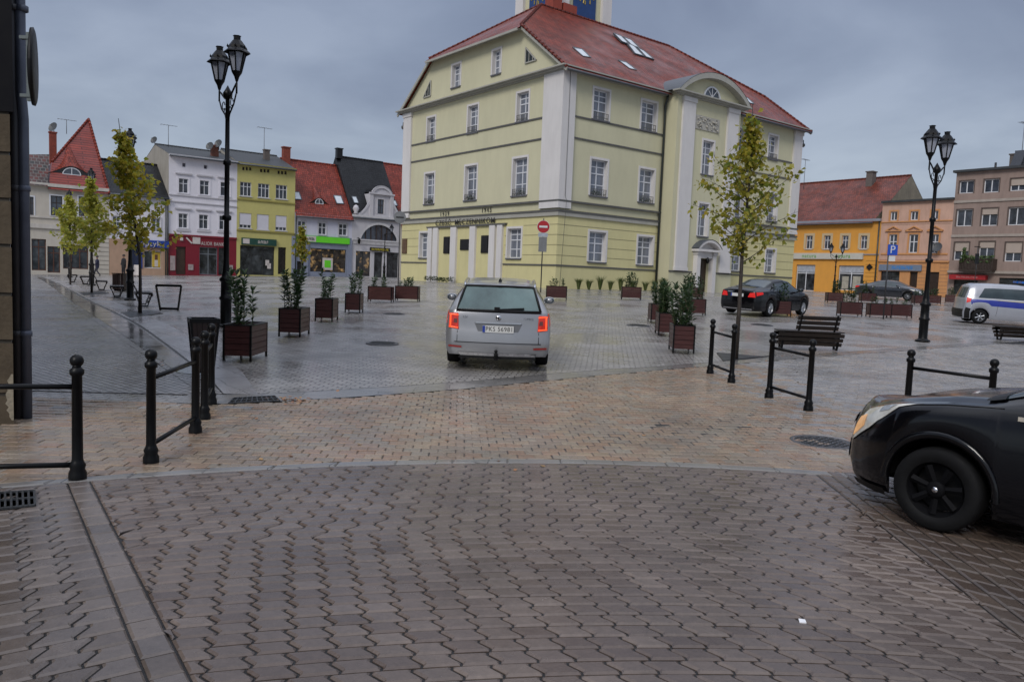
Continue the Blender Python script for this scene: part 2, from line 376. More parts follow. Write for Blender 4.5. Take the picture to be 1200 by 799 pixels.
def zig(mb, P, cols, rows, w, h, clips, first=0, switch=99, edge=None):
    for r in range(rows):
        off = 0 if r < switch else (((r // 2) * .39) % 1) * w + (.02 if r % 2 else 0)
        for c in range(cols[0], cols[1]):
            def sg(j): return (1 if (r + j) % 2 else -1) if r < switch else 1
            L_ = [P(c * w + off + sg(c) * x, (r + t) * h) for x, t in SEAM]
            R_ = [P((c + 1) * w + off + sg(c + 1) * x, (r + t) * h) for x, t in SEAM]
            poly = L_ + R_[::-1]
            for p, n in clips: poly = clip(poly, p, n) if poly else poly
            if poly: stone(mb, poly)
S1, S2 = gp(112, 576), gp(226, 799); sd = (S2 - S1).normalized(); sn = Vector((-sd.y, sd.x, 0))   # seam of the side lane, sn points right
if sn.x < 0: sn = -sn
T1, T2 = gp(1003, 592), gp(1200, 748); td = (T2 - T1).normalized(); tn = Vector((-td.y, td.x, 0))
if tn.x > 0: tn = -tn
main_clips = [((S1.x + sn.x * .0, S1.y + sn.y * .0), (sn.x, sn.y)), ((T1.x, T1.y), (tn.x, tn.y))]
b = MB(); zig(b, lambda a, r: (a, yarc(a) - r), (-33, 46), 50, .17, .119, main_clips, switch=16)
tag(b.build('road_paving', PAVER), kind='structure')
b = MB()
def PR(a, r):
    q = T1 + td * a - tn * r; return (q.x, q.y)
zig(b, PR, (-8, 30), 26, .19, .13, [((T1.x - tn.x * .004, T1.y - tn.y * .004), (-tn.x, -tn.y)), ((1.5, 7.08), (0.04, -1))], switch=0)
tag(b.build('road_paving_edge', PAVER_B), kind='structure')
b = MB()
def PL(a, r):
    q = S1 - sn * a + sd * r; return (q.x, q.y)
arcclip = lambda x: ((x, yarc(x) - .002), Vector((-(.11 * (x - 1.5)), -1)).normalized()[:])
for r in range(-4, 40):
    poly = [PL(.0, r * .2), PL(.15, r * .2), PL(.15, r * .2 + .2), PL(.0, r * .2 + .2)]
    c_ = arcclip(-3.2); poly = clip(poly, *c_)
    if poly: stone(b, poly)
def zigL():
    for r in range(-6, 48):
        for c in range(0, 26):
            w, h = .175, .145
            sg = lambda j: 1
            L_ = [PL(.15 + (c + 1) * w + sg(c + 1) * x * 1.1, (r + t) * h) for x, t in SEAM]
            R_ = [PL(.15 + c * w + (sg(c) * x * 1.1 if c else 0), (r + t) * h) for x, t in SEAM]
            poly = clip(L_ + R_[::-1], *arcclip(-3.9))
            if poly: stone(b, poly, tilt=.0022)
zigL()
tag(b.build('side_lane_paving', PAVER_L), kind='structure')
# kerb stones following the arc
b = MB(); x = -9.0
while x < 14:
    x2 = x + .5
    stone(b, [(x, yarc(x) + .004), (x2, yarc(x2) + .004), (x2, yarc(x2) + .15), (x, yarc(x) + .15)], gap=.002, lift=.002)
    x = x2
tag(b.build('kerb', STRIP), kind='structure')
# band of granite setts between the arc and the drain line
KL = [gp(*p) for p in [(252, 474), (330, 470), (430, 464), (540, 456), (700, 440), (840, 428), (1000, 415), (1200, 400)]]
def ykl(x):
    if x < KL[0].x: return KL[0].y + (x - KL[0].x) * -.02
    for a, c in zip(KL, KL[1:]):
        if x <= c.x: return a.y + (c.y - a.y) * (x - a.x) / (c.x - a.x)
    return KL[-1].y + (x - KL[-1].x) * (KL[-1].y - KL[-2].y) / (KL[-1].x - KL[-2].x)
def xpath(y):   # right edge of the cobbled footpath on the left
    return -5.05 + (y - 10) * -.0
b = MB(); b2 = MB(); PSET = .15
ang = .07
ca, sa = math.cos(ang), math.sin(ang)
for i in range(-95, 190):
    for j in range(-30, 110):
        a0 = (i + (.5 if j % 2 else 0)) * PSET * 1.12 + ru(-.004, .004); c0 = j * PSET + ru(-.003, .003)
        cx = a0 * ca - c0 * sa; cy = 6.2 + a0 * sa + c0 * ca
        if cx > 5.0:   # the right part is laid on the slant
            cx, cy = cx, cy
        if not (-8.6 < cx < 21 and yarc(cx) + .09 < cy < ykl(cx) + .06): continue
        if cx < -5.75 and False: continue
        w, h = PSET * 1.12 / 2 + .0022, PSET / 2 - .0005
        poly = [(cx + (sx * w * ru(.985, 1.0)) * ca - (sy * h * ru(.96, 1.0)) * sa, cy + (sx * w) * sa + (sy * h * ru(.96, 1.0)) * ca) for sx, sy in ((-1, -1), (1, -1), (1, 1), (-1, 1))]
        poly = clip(poly, (cx, yarc(cx) + .152), (.11 * (cx - 1.5), 1)); poly = clip(poly, (cx, ykl(cx) - .004), (0.02, -1)) if poly else poly
        if not poly: continue
        grey = (cx > 4.2 + ru(-1, 1) and cy > 8.5 + ru(-1, 1)) or (cx > 7 + ru(-1.5, 1.5)) or (cx < -3 and cy > 10 + ru(-1.5, 1.5))
        stone(b2 if grey else b, poly, gap=.0038, ch=.008, tilt=.003, drop=.012)
tag(b.build('sett_paving', SETT), kind='structure')
tag(b2.build('grey_sett_paving', SETT_G), kind='structure')
b = MB()
xs = np.arange(-14, 24, .5)
b.grid([[(x, (-1.5 if k == 0 else ykl(x) + .02) if k in (0, 5) else -1.5 + (ykl(x) + 1.52) * k / 5, g(x, -1.5 + (ykl(x) + 1.5) * k / 5) - .0125) for x in xs] for k in range(6)])
tag(b.build('joint_bed', JOINT), kind='structure')
# smooth kerb slabs beyond the setts and the drain line
def strip(mb, A, B, lift, n=24):
    def ev(L_, t):
        t *= len(L_) - 1; i = min(int(t), len(L_) - 2); q = L_[i].lerp(L_[i + 1], t - i); return q
    rows = []
    for k in range(n + 1):
        a, c = ev(A, k / n), ev(B, k / n); rows.append([Vector((q.x, q.y, g(q.x, q.y) + lift)) for q in (a, a.lerp(c, .33), a.lerp(c, .66), c)])
    mb.grid(rows)
off = lambda L_, dx, dy: [Vector((p.x + dx, p.y + dy, 0)) for p in L_]
KX = [Vector((x, ykl(x), 0)) for x in np.arange(-4.1, 21, .6)]
b = MB(); strip(b, KX, [Vector((p.x, p.y + (.62 if p.x < 2 else .45), 0)) for p in KX], .0, 60); tag(b.build('kerb_slabs', STRIP), kind='structure')
b = MB(); strip(b, [Vector((p.x, p.y + (.62 if p.x < 2 else .45) + .004, 0)) for p in KX], [Vector((p.x, p.y + (.62 if p.x < 2 else .45) + .055, 0)) for p in KX], -.004, 60); tag(b.build('drain_slot', JOINT), kind='structure')
# the cobbled footpath, its gutter full of water, and the slab zone under the trees
gl = [gp(*p) for p in [(40, 324.5), (70, 347), (106, 373), (150, 403), (200, 436), (238, 462)]]
gr = [gp(*p) for p in [(50, 324.5), (104.5, 351.5), (164.5, 381), (205, 410), (243, 440), (262, 461)]]
pl = [gp(*p) for p in [(22, 326), (22, 345), (22, 372), (22, 402), (22, 436), (22, 462)]]
b = MB(); strip(b, [Vector((p.x - 3.5, p.y, 0)) for p in pl], gl, -.005, 60); tag(b.build('footpath', COBBLE), kind='structure')
b = MB(); strip(b, gl, [p.lerp(q, .93) for p, q in zip(gl, gr)], -.001, 60); tag(b.build('gutter', COBBLE), kind='structure')
b = MB(); strip(b, [p.lerp(q, .2) for p, q in zip(gl[:-1], gr[:-1])], [p.lerp(q, .86) for p, q in zip(gl[:-1], gr[:-1])], .003, 60); tag(b.build('gutter_water', WATER), kind='structure')
b = MB(); strip(b, [p.lerp(q, .935) for p, q in zip(gl, gr)], gr, -.004, 60); tag(b.build('drain_line', JOINT), kind='structure')
go = [gp(*p) for p in [(60, 324.5), (126, 350), (193, 378), (240, 405), (284, 436), (303, 462)]]
b = MB(); strip(b, [p.lerp(q, 1.0) + Vector((.005, 0, 0)) for p, q in zip(gl, gr)], go, -.002, 60); tag(b.build('slab_zone', SLAB_BIG), kind='structure')
# ------------------------------------------------------------------ world
w = bpy.data.worlds.new('World'); scene.world = w; w.use_nodes = True; nt = w.node_tree; nt.nodes.clear(); L = nt.links.new
SUN_EL, SUN_AZ = math.radians(38), math.radians(205)
sky = nt.nodes.new('ShaderNodeTexSky'); sky.sky_type = 'NISHITA'; sky.sun_disc = False; sky.sun_elevation = SUN_EL; sky.sun_rotation = SUN_AZ; sky.dust_density = 2.0; sky.air_density = 1.2
hs = nt.nodes.new('ShaderNodeHueSaturation'); hs.inputs['Saturation'].default_value = .5; L(sky.outputs[0], hs.inputs['Color'])
tc = nt.nodes.new('ShaderNodeTexCoord'); sp = nt.nodes.new('ShaderNodeSeparateXYZ'); L(tc.outputs['Generated'], sp.inputs[0])
# clouds: stretched near the horizon by projecting on a plane
pz = nt.nodes.new('ShaderNodeMath'); pz.operation = 'MAXIMUM'; L(sp.outputs['Z'], pz.inputs[0]); pz.inputs[1].default_value = .0
pa = nt.nodes.new('ShaderNodeMath'); pa.operation = 'ADD'; L(pz.outputs[0], pa.inputs[0]); pa.inputs[1].default_value = .25
dx = nt.nodes.new('ShaderNodeVectorMath'); dx.operation = 'SCALE'; L(tc.outputs['Generated'], dx.inputs[0])
iv = nt.nodes.new('ShaderNodeMath'); iv.operation = 'DIVIDE'; iv.inputs[0].default_value = 1; L(pa.outputs[0], iv.inputs[1]); L(iv.outputs[0], dx.inputs['Scale'])
cn = nt.nodes.new('ShaderNodeTexNoise'); cn.inputs['Scale'].default_value = 1.5; cn.inputs['Detail'].default_value = 7; cn.inputs['Roughness'].default_value = .5; cn.inputs['Distortion'].default_value = .3; L(dx.outputs[0], cn.inputs[0])
cr = ramp(nt, cn.outputs['Fac'], [(.34, (.78, .79, .83)), (.5, (1.0, 1.0, 1.0)), (.64, (1.26, 1.23, 1.18))])
vr = ramp(nt, sp.outputs['Z'], [(0.0, rgb(182, 196, 210)), (.10, rgb(168, 182, 200)), (.22, rgb(150, 164, 188)), (.34, rgb(137, 151, 178)), (.42, rgb(132, 144, 170)), (.65, rgb(176, 182, 196))])
m1 = nt.nodes.new('ShaderNodeMix'); m1.data_type = 'RGBA'; m1.blend_type = 'MULTIPLY'; m1.inputs['Factor'].default_value = 1; L(vr.outputs[0], m1.inputs['A']); L(cr.outputs[0], m1.inputs['B'])
# an overcast sky is several times brighter overhead than at the horizon
ov = ramp(nt, sp.outputs['Z'], [(.42, 1.0), (.9, 3.4)]); 
zb = nt.nodes.new('ShaderNodeMapRange'); L(sp.outputs['Z'], zb.inputs['Value']); zb.inputs['From Min'].default_value = .42; zb.inputs['From Max'].default_value = .95; zb.inputs['To Min'].default_value = 1.0; zb.inputs['To Max'].default_value = 2.9
m2 = nt.nodes.new('ShaderNodeVectorMath'); m2.operation = 'SCALE'; L(m1.outputs['Result'], m2.inputs[0]); L(zb.outputs[0], m2.inputs['Scale'])
bg = nt.nodes.new('ShaderNodeBackground'); bg.inputs['Strength'].default_value = .10
m3 = nt.nodes.new('ShaderNodeVectorMath'); m3.operation = 'SCALE'; L(m2.outputs[0], m3.inputs[0]); m3.inputs['Scale'].default_value = 9.2
m4 = nt.nodes.new('ShaderNodeMix'); m4.data_type = 'RGBA'; m4.inputs['Factor'].default_value = .9; L(hs.outputs[0], m4.inputs['A']); L(m3.outputs[0], m4.inputs['B'])
L(m4.outputs['Result'], bg.inputs[0]); wo = nt.nodes.new('ShaderNodeOutputWorld'); L(bg.outputs[0], wo.inputs[0])
sl = bpy.data.lights.new('sun', 'SUN'); sl.energy = 1.6; sl.angle = math.radians(20); sl.color = (1, .96, .9)
so = bpy.data.objects.new('sun', sl); COL.objects.link(so)
sdir = Vector((math.sin(SUN_AZ) * math.cos(SUN_EL), math.cos(SUN_AZ) * math.cos(SUN_EL), math.sin(SUN_EL)))
so.rotation_euler = sdir.to_track_quat('Z', 'Y').to_euler(); so.location = sdir * 100
scene.view_settings.view_transform = 'Standard'; scene.view_settings.look = 'None'; scene.view_settings.exposure = 0
scene.cycles.max_bounces = 6
# ------------------------------------------------------------------ town hall
azi = lambda p: (lambda d: Vector((d.x, d.y, 0)).normalized())(ray(*p))
dB = azi((1745, 370)); dA_ = azi((-100, 296.5))
_e = (dA_.angle(dB) - math.pi / 2) / 2
def rot2(v, a): return Vector((v.x * math.cos(a) - v.y * math.sin(a), v.x * math.sin(a) + v.y * math.cos(a), 0))
dB = rot2(dB, _e); dA = rot2(dB, math.pi / 2)
HC = at(654, 250, 46); HC.z = 0
FLh = Frame(HC, -dA); FRh = Frame(HC, dB)
FLh.d3 = -dA; FLh.n = Vector((FLh.d3.y, -FLh.d3.x, 0))
YEL = M('pale_yellow_render', (.56, .53, .36), .85, .04, .35, bump=.12, bscale=60, dirt=.12)
YEL2 = M('warm_yellow_plinth_render', (.61, .555, .29), .85, .05, .5, bump=.12, bscale=60, dirt=.14)
WHT = M('white_lilac_render', (.63, .605, .59), .8, .04, .5, bump=.1, bscale=60, dirt=.16)
CORN = M('grey_cream_cornice', (.36, .35, .31), .75, .08, 1.2, bump=.15, dirt=.2)
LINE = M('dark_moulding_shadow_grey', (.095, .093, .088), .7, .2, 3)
LEAD = M('grey_zinc_sheet', (.09, .10, .115), .45, .2, 2, metal=.3)
DARKPLATE = M('dark_bronze_plate', (.012, .012, .013), .35, .4, 5, metal=.3)
PIPE = M('dark_green_downpipe', (.03, .037, .035), .4, .2, 3)
def tiles(name, c, v=.3): return brickmat(name, tuple(x * 1.25 for x in c), tuple(x * .72 for x in c), tuple(x * .25 for x in c), .24, .30, .02, bump=1.0, rbase=(.3, .55), var=v, spec=.25)
TILE = tiles('wet_red_roof_tiles', (.19, .030, .014), .5)
zb0 = FLh.px(652, 337)[1]; BZ = min(FLh.px(470, 327.5)[1], FRh.px(932, 344.5)[1], zb0) - .5
PLz = FLh.px(640, 310.5)[1]; DZ = FLh.px(640, 245.4)[1]; CZ = FLh.px(640, 236)[1]; B2 = FLh.px(640, 162)[1]; A2 = FLh.px(640, 137.3)[1]
EV0 = FLh.px(640, 86.5)[1]; EV = FLh.px(652, 78)[1]
sL = FLh.px(473, 200)[0]; sR = FRh.px(934, 240)[0]
print('TH', sL, sR, 'z', [round(q, 2) for q in (BZ, zb0, PLz, DZ, CZ, B2, A2, EV0, EV)])
th = empty('town_hall', (HC.x, HC.y, g(HC.x, HC.y)), 'large pale yellow town hall with red tiled roof and white corner pilasters', 'town hall')
opsL, opsR = [], []
def thwin(F, ops, r, row, v=0.0, **k):
    s, z, w, h = F.rect(*r, v=v); ops.append((s, z, w, h)); return (s, z, w, h)
wl = [thwin(FLh, opsL, r, 0) for r in [(500.8, 138, 510, 165.5), (548.5, 124, 560, 155.5), (606, 108.5, 619.5, 142), (497.8, 203.5, 508.8, 239), (545, 194.5, 558.6, 234.5), (601, 185.5, 617.4, 229), (492, 273, 503, 302), (594.8, 268, 610.5, 302.5)]]
wg = [FLh.rect(*r) for r in [(530, 76, 539.5, 102), (577.3, 59, 586.7, 87)]]
wr = [thwin(FRh, opsR, r, 0) for r in [(695.5, 105.5, 713.5, 141), (751.5, 119.5, 769, 153.5), (692, 187.5, 711, 230), (749, 198.5, 766, 237.5), (690, 272, 709.5, 307), (747, 277.5, 764.5, 310.5),
      (900.5, 159, 911, 187), (899, 227, 910, 259.5), (897, 292.5, 908, 319.5), (861, 150, 872.5, 180), (858.5, 220, 871, 254), (857, 289.5, 869.5, 317.5)]]
RV = 1.05   # the middle bay stands this far out
r0s = FRh.px(787.5, 250, RV)[0]; r1s = FRh.px(861, 250, RV)[0]
opsM = []
wm = [thwin(FRh.sub(RV), opsM, r, 0) for r in [(823, 165.5, 835.5, 205), (818.2, 239, 829.5, 277), (815.5, 303, 829.5, 344.5)]]
opsM[2] = (opsM[2][0], opsM[2][1] - .35, opsM[2][2], opsM[2][3] + .35); wm[2] = opsM[2]
FM = FRh.sub(RV)
# walls: warm ground floor, paler above; sheets meet end to end
b = MB(); b2 = MB()
for F, a, c, ops in ((FLh, sL, 0, opsL), (FRh, 0, r0s, opsR), (FRh, r1s, sR, opsR)):
    b3 = MB(); wall(b3, F, a, c, BZ, DZ, [o for o in ops if o[1] < DZ - 1], depth=.3); b3.build('ground_floor_wall', YEL2, th); wall(b, F, a, c, DZ, EV, [o for o in ops if o[1] > DZ - 1], depth=.3)
wall(b2, FM, r0s, r1s, BZ, PLz, [(opsM[2][0], BZ + .001, opsM[2][2], PLz - BZ - .01)]) if False else None
b.quad(FRh.p(sR, 0, BZ), FRh.p(sR, sL, BZ), FRh.p(sR, sL, EV), FRh.p(sR, 0, EV)); b.quad(FRh.p(0, sL, BZ), FRh.p(sR, sL, BZ), FRh.p(sR, sL, EV), FRh.p(0, sL, EV))
wall(b, FM, r0s, r1s, BZ, EV, opsM, depth=.3)
for s in (r0s, r1s): b.quad(FRh.p(s, 0, BZ), FRh.p(s, RV, BZ), FRh.p(s, RV, EV), FRh.p(s, 0, EV))
# gable with hipped top
gs1, gz1 = FLh.px(610, 34); gs0, gz0 = FLh.px(503, 73)
gz = (gz1 + gz0) / 2; slope = (gz - EV) / ((-gs1 + (gs0 - sL)) / 2); ins = (gz - EV) / slope; W = -sL; RZ = EV + slope * W / 2
print('roof', gz0, gz1, gs0 - sL, -gs1, 'W', W, 'L', sR, 'RZ', RZ)
trap = [(sL, EV), (0, EV), (-ins, gz), (sL + ins, gz)]
opsg = [(s, z, w_, h_) for s, z, w_, h_ in wg]
# gable sheet in three strips so the windows are real openings
zA, zB_ = min(o[1] for o in opsg), max(o[1] + o[3] for o in opsg)
wall(b, FLh, sL + ins, -ins, EV, gz, opsg, depth=.3)
b.quad(FLh.p(sL, 0, EV), FLh.p(sL + ins, 0, EV), FLh.p(sL + ins, 0, gz)); b.quad(FLh.p(-ins, 0, EV), FLh.p(0, 0, EV), FLh.p(-ins, 0, gz))
b.build('upper_wall', YEL, th)
# horizontal lines
def line(mb, F, s0, s1, z, t=.09, pr=.05, v=0.0): F.box(mb, s0, s1, v - .01, v + pr, z - t / 2, z + t / 2)
b = MB()
pw = FRh.px(670.5, 170)[0]; pwl = -FLh.px(636.5, 170)[0]; plL = FLh.px(482, 200)[0]
for z, t, pr in ((A2, .10, .06), (B2, .10, .06)):
    line(b, FLh, plL, -pwl, z, t, pr); line(b, FRh, pw, r0s - .02, z, t, pr); line(b, FRh, r1s + .02, sR - 1.1, z, t, pr)
for z, t, pr in ((CZ, .11, .16), (DZ - .1, .12, .14)):
    line(b, FLh, sL - pr, pr, z, t, pr); line(b, FRh, .0, r0s - .02, z, t, pr); line(b, FRh, r1s + .02, sR + pr, z, t, pr)
line(b, FLh, FLh.px(590, 300)[0], .03, PLz, .09, .05); line(b, FLh, sL - .03, FLh.px(503, 300)[0] , PLz, .09, .05); line(b, FRh, 0, r0s - .02, PLz, .09, .05); line(b, FRh, r1s + .02, sR, PLz, .09, .05); 
line(b, FM, r0s - .03, opsM[2][0] - opsM[2][2] / 2 - .5, PLz, .09, .05); line(b, FM, opsM[2][0] + opsM[2][2] / 2 + .5, r1s + .03, PLz, .09, .05)
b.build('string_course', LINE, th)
for F, a, c in ((FLh, sL - .1, .1), (FRh, -.0, r0s - .02), (FRh, r1s + .02, sR + .1)): b = MB(); F.box(b, a, c, -.01, .10, DZ - .40, DZ - .162); b.build('pale_moulding', CORN, th)
b = MB()   # thin grooves of the ground floor render
n_ = 5
for k in range(1, n_):
    z = PLz + (DZ - .3 - PLz) * k / n_
    def seg(F, a, c, ops, v=0.0):
        cuts = sorted([(o[0] - o[2] / 2 - .2, o[0] + o[2] / 2 + .2) for o in ops if o[1] - .25 < z < o[1] + o[3] + .2 and a < o[0] < c]); x = a
        for q0, q1 in cuts:
            if q0 > x: line(b, F, x, q0, z, .025, .012, v)
            x = q1
        if x < c: line(b, F, x, c, z, .025, .012, v)
    seg(FLh, FLh.px(590, 290)[0] + .1, 0, opsL); seg(FLh, sL, FLh.px(491, 290)[0], []); seg(FRh, 0, r0s - .05, opsR); seg(FRh, r1s + .05, sR, opsR)
b.build('render_groove', M('groove_shadow', (.24, .215, .13), .9, .1, 3), th)
# cornice
b = MB()
hC = EV - EV0
def cornice(F, s0, s1, v=0.0, e0=0, e1=0):
    for k, (pr, a, c) in enumerate(((.18, 0, .30), (.36, .302, .62), (.56, .622, .94))):
        F.box(b, s0 - pr * e0, s1 + pr * e1, v - .02, v + pr, EV0 + hC * a - .12, EV0 + hC * c - .12)
cornice(FLh, sL, 0, 0, 1, 1); cornice(FRh, 0.0, r0s - .01); cornice(FRh, r1s + .01, sR, 0, 0, 1)
cornice(FM, r0s, r1s, 0, 1, 1)
b.build('cornice', CORN, th)
# pilasters
def pil(F, s0, s1, z0, z1, v=0.0, pr=.14):
    b = MB(); F.box(b, s0, s1, v - .02, v + pr, z0, z1); F.box(b, s0 - .05, s1 + .05, v - .02, v + pr + .06, z1 - .28, z1 - .004); F.box(b, s0 - .04, s1 + .04, v - .02, v + pr + .05, z0 - .002, z0 + .22)
    b.build('pilaster', WHT, th)
b = MB(); z0, z1 = DZ + .05, EV0 - .1
FLh.box(b, -pwl, .15, -.02, .15, z0, z1); FRh.box(b, -.001, pw, -.02, .148, z0, z1)
b.build('corner_pilaster', WHT, th)
pil(FLh, sL + .02, plL, DZ + .05, EV0 - .13); pil(FRh, sR - 1.1, sR - .02, DZ + .05, EV0 - .13)
p1 = (FM.px(797, 170)[0], FM.px(811.5, 170)[0]); p2_ = (FM.px(845, 250)[0], FM.px(857.5, 250)[0])
pil(FM, p1[0], p1[1], PLz + .06, EV0 - .13); pil(FM, p2_[0], p2_[1], PLz + .06, EV0 - .13)
# windows
SILL = M('dark_window_sill', (.10, .10, .11), .5, .2, 4)
def W_(F, r, v=0.0, big=True, sill=True, rail=False):
    s, z, w_, h_ = r
    o = window(F, s, z, w_, h_, th, cols=2, bars=(.62, -.31, -.81) if big else (.62, -.31), pane=PANEC, v=v, depth=.3 if F is FLh else .3, fw=.07, sill=SILL if sill else None, surround=WHT, sw=.14, reveal=WHT)
    if rail:
        b = MB()
        for zz in (.12, .38): F.box(b, s - w_ / 2 + .03, s + w_ / 2 - .03, .03, .055, z + zz, z + zz + .03)
        for k in range(8):
            x = s - w_ / 2 + .05 + (w_ - .1) * k / 7; F.box(b, x - .012, x + .012, .032, .05, z + .0, z + .4)
        b.build('rail', LINE, o)
LV = M('window_box_leaves', (.03, .055, .025), .6, .5, 12)
def W2_(F, r, **k): W_(F, r, **k)
for i, r in enumerate(wl + wg): W_(FLh, r, rail=i < 6)
for i, r in enumerate(wr): W_(FRh, r, rail=i in (0, 1, 2, 3, 6, 7))
for r in wm[:2]: W_(FM, r)
# window boxes: low flower rails on the sills of the middle floor
for F, r in [(FLh, x) for x in wl[3:6]] + [(FRh, x) for x in wr[2:4]]:
    s, z, w_, h_ = r; b = MB()
    for k in range(60):
        c = F.p(s + ru(-.36, .36) * w_, ru(-.06, .02), z + ru(.02, .3)); u = Vector((ru(-1, 1), ru(-1, 1), ru(-1, 1))).normalized() * .07; v_ = u.orthogonal().normalized() * .03
        b.quad(c - u, c + v_, c + u, c - v_)
    b.build('window_box_plant', LV, th)
# triangular gable windows
for (x0, y0, x1, y1, fl) in ((616.8, 56, 629, 74.5, 1), (496.8, 94.5, 505.5, 112.5, -1)):
    s0, zt = FLh.px(x0 if fl > 0 else x1, y0); s1, zb_ = FLh.px(x1 if fl > 0 else x0, y1)
    zb_ = FLh.px(x0 if fl > 0 else x1, y1)[1]
    b = MB(); b.quad(*[FLh.p(s, .03, z) for s, z in ((s0, zb_), (s1, zb_), (s0, zt))][::fl]); o = b.build('window', M('dark_gable_glass', (.02, .024, .02), .15, .3, 3), th)
    b = MB(); P = [FLh.p(s, .05, z) for s, z in ((s0, zb_), (s1, zb_), (s0, zt))]
    for a, c in ((P[0], P[1]), (P[1], P[2]), (P[2], P[0])): b.bar(a, c, .07, .07)
    mid = [FLh.p(s0 + (s1 - s0) * t, .05, zb_) for t in (.33, .66)]
    for m_, t in zip(mid, (.33, .66)): b.bar(m_, FLh.p(s0 + (s1 - s0) * t, .05, zt + (zb_ - zt) * t), .04, .04)
    b.build('frame', CORN, o)
# main roof with a half hip at each end
OV = .62
def RP(s, v, z): return FRh.p(s, v, z)           # s along the right front, v outwards; the ridge lies at v = sL / 2
ze = EV - .08; eo = OV * slope
rb = W / 2; hipd = ins * 1.0
hx = 5.5; RZ = 21.0
b = MB()
ridge0, ridge1 = RP(hx + .0, sL / 2, RZ), RP(sR - hx, sL / 2, RZ)
for sgn in (1, -1):
    def Q(s, t, z): return RP(s, (0 + t) if sgn > 0 else (sL - t), z)
    # front / back slope polygon: eave, gable rake, hip, ridge
    pts = [Q(-.35, OV, ze - eo * .55), Q(sR + .35, OV, ze - eo * .55), Q(sR + .35, -ins, gz + .05), (ridge1), (ridge0), Q(-.35, -ins, gz + .05)]
    b.quad(*(pts if sgn > 0 else pts[::-1]))
for s_, rd, d in ((-.35, ridge0, -1), (sR + .35, ridge1, 1)):
    a, c = RP(s_, -ins, gz + .05), RP(s_, sL + ins, gz + .05); a2, c2 = RP(s_ + d * .3, -ins + .2, gz - .2), RP(s_ + d * .3, sL + ins - .2, gz - .2)
    b.quad(*([a, rd, c] if d < 0 else [c, rd, a])); b.quad(*([a2, a, c, c2] if d < 0 else [c2, c, a, a2]))
b.build('roof', TILE, th)
# ridge tiles and verge boards
b = MB()
def tilesalong(a, c, r_=.13, st=.38):
    a, c = Vector(a), Vector(c); d = (c - a); n = int(d.length / st); d = d / max(n, 1)
    for k in range(n): b.tube([a + d * k, a + d * (k + 1.06)], [r_, r_ * .8], 7)
tilesalong(ridge0, ridge1)
for s_, rd in ((-.35, ridge0), (sR + .35, ridge1)):
    for v_ in (-ins, sL + ins): tilesalong(RP(s_, v_, gz + .08), rd, .11)
for s_ in (-.35, sR + .35):
    tilesalong(RP(s_, OV, ze - eo * .5), RP(s_, -ins, gz + .08), .10)
b.build('ridge_tile', tiles('ridge_tiles', (.15, .03, .02)), th)
b = MB()
for s_ in (-.33, sR + .33):
    for v0, v1 in ((OV, -ins), (sL - OV, sL + ins)): b.bar(RP(s_, v0, ze - eo * .55 - .12), RP(s_, v1, gz - .1), .08, .2)
    b.bar(RP(s_ - .3 * (1 if s_ < 0 else -1), -ins, gz - .25), RP(s_ - .3 * (1 if s_ < 0 else -1), sL + ins, gz - .25), .08, .14)
    b.quad(RP(s_, -ins, gz - .1), RP(s_ , sL + ins, gz - .1), RP(0 if s_ < 0 else sR, sL + ins, gz - .1), RP(0 if s_ < 0 else sR, -ins, gz - .1))
b.build('verge_board', CORN, th)
b = MB(); b.tube([RP(-.3, OV + .03, ze - eo * .55 - .08), RP(r0s - .6, OV + .03, ze - eo * .55 - .08)], .07, 8); b.tube([RP(r1s + .6, OV + .03, ze - eo * .55 - .08), RP(sR + .3, OV + .03, ze - eo * .55 - .08)], .07, 8)
b.build('gutter', LEAD, th)
# segmental pediment over the middle bay
cs = (r0s + r1s) / 2; hw = (r1s - r0s) / 2 + .45; zt0 = EV - .12; hgt = FM.px(829, 86.5)[1] - zt0
Rr = (hw * hw + hgt * hgt) / (2 * hgt)
def arc(hw_, hg_, n=24, c0=cs, z=zt0):
    R_ = (hw_ ** 2 + hg_ ** 2) / (2 * hg_); a = math.asin(min(1, hw_ / R_)) if hg_ <= hw_ else math.pi - math.asin(hw_ / R_)
    return [(c0 + R_ * math.sin(-a + 2 * a * k / n), z + hg_ - R_ + R_ * math.cos(-a + 2 * a * k / n)) for k in range(n + 1)]
A1, A0 = arc(hw, hgt), arc(hw - .38, hgt - .36)
b = MB(); b.quad(*[FM.p(s, .0, z) for s, z in arc(hw - .3, hgt - .28)][::-1]); b.build('pediment_wall', YEL, th)
b = MB()
for k in range(24):
    for v0, v1, X, Y in ((.5, .5, A1, A0),):
        b.quad(FM.p(*(A0[k][0], .5, A0[k][1])), FM.p(A0[k + 1][0], .5, A0[k + 1][1]), FM.p(A1[k + 1][0], .5, A1[k + 1][1]), FM.p(A1[k][0], .5, A1[k][1]))
    b.quad(FM.p(A0[k][0], 0, A0[k][1]), FM.p(A0[k + 1][0], 0, A0[k + 1][1]), FM.p(A0[k + 1][0], .5, A0[k + 1][1]), FM.p(A0[k][0], .5, A0[k][1]))
b.build('pediment_moulding', CORN, th)
b = MB()
for k in range(24):
    s0_, z0_ = A1[k]; s1_, z1_ = A1[k + 1]
    back = lambda z: -RV - (z - EV) / slope - .5
    b.quad(FM.p(s0_, .52, z0_ + .02), FM.p(s1_, .52, z1_ + .02), FM.p(s1_, back(z1_), z1_ + .02), FM.p(s0_, back(z0_), z0_ + .02))
b.build('pediment_roof', LEAD, th)
lr = arc(.85, .72, 14, cs, zt0 + .05)
b = MB(); b.quad(*[FM.p(s, .03, z) for s, z in lr][::-1]); o = b.build('window', PANE, th)
b = MB()
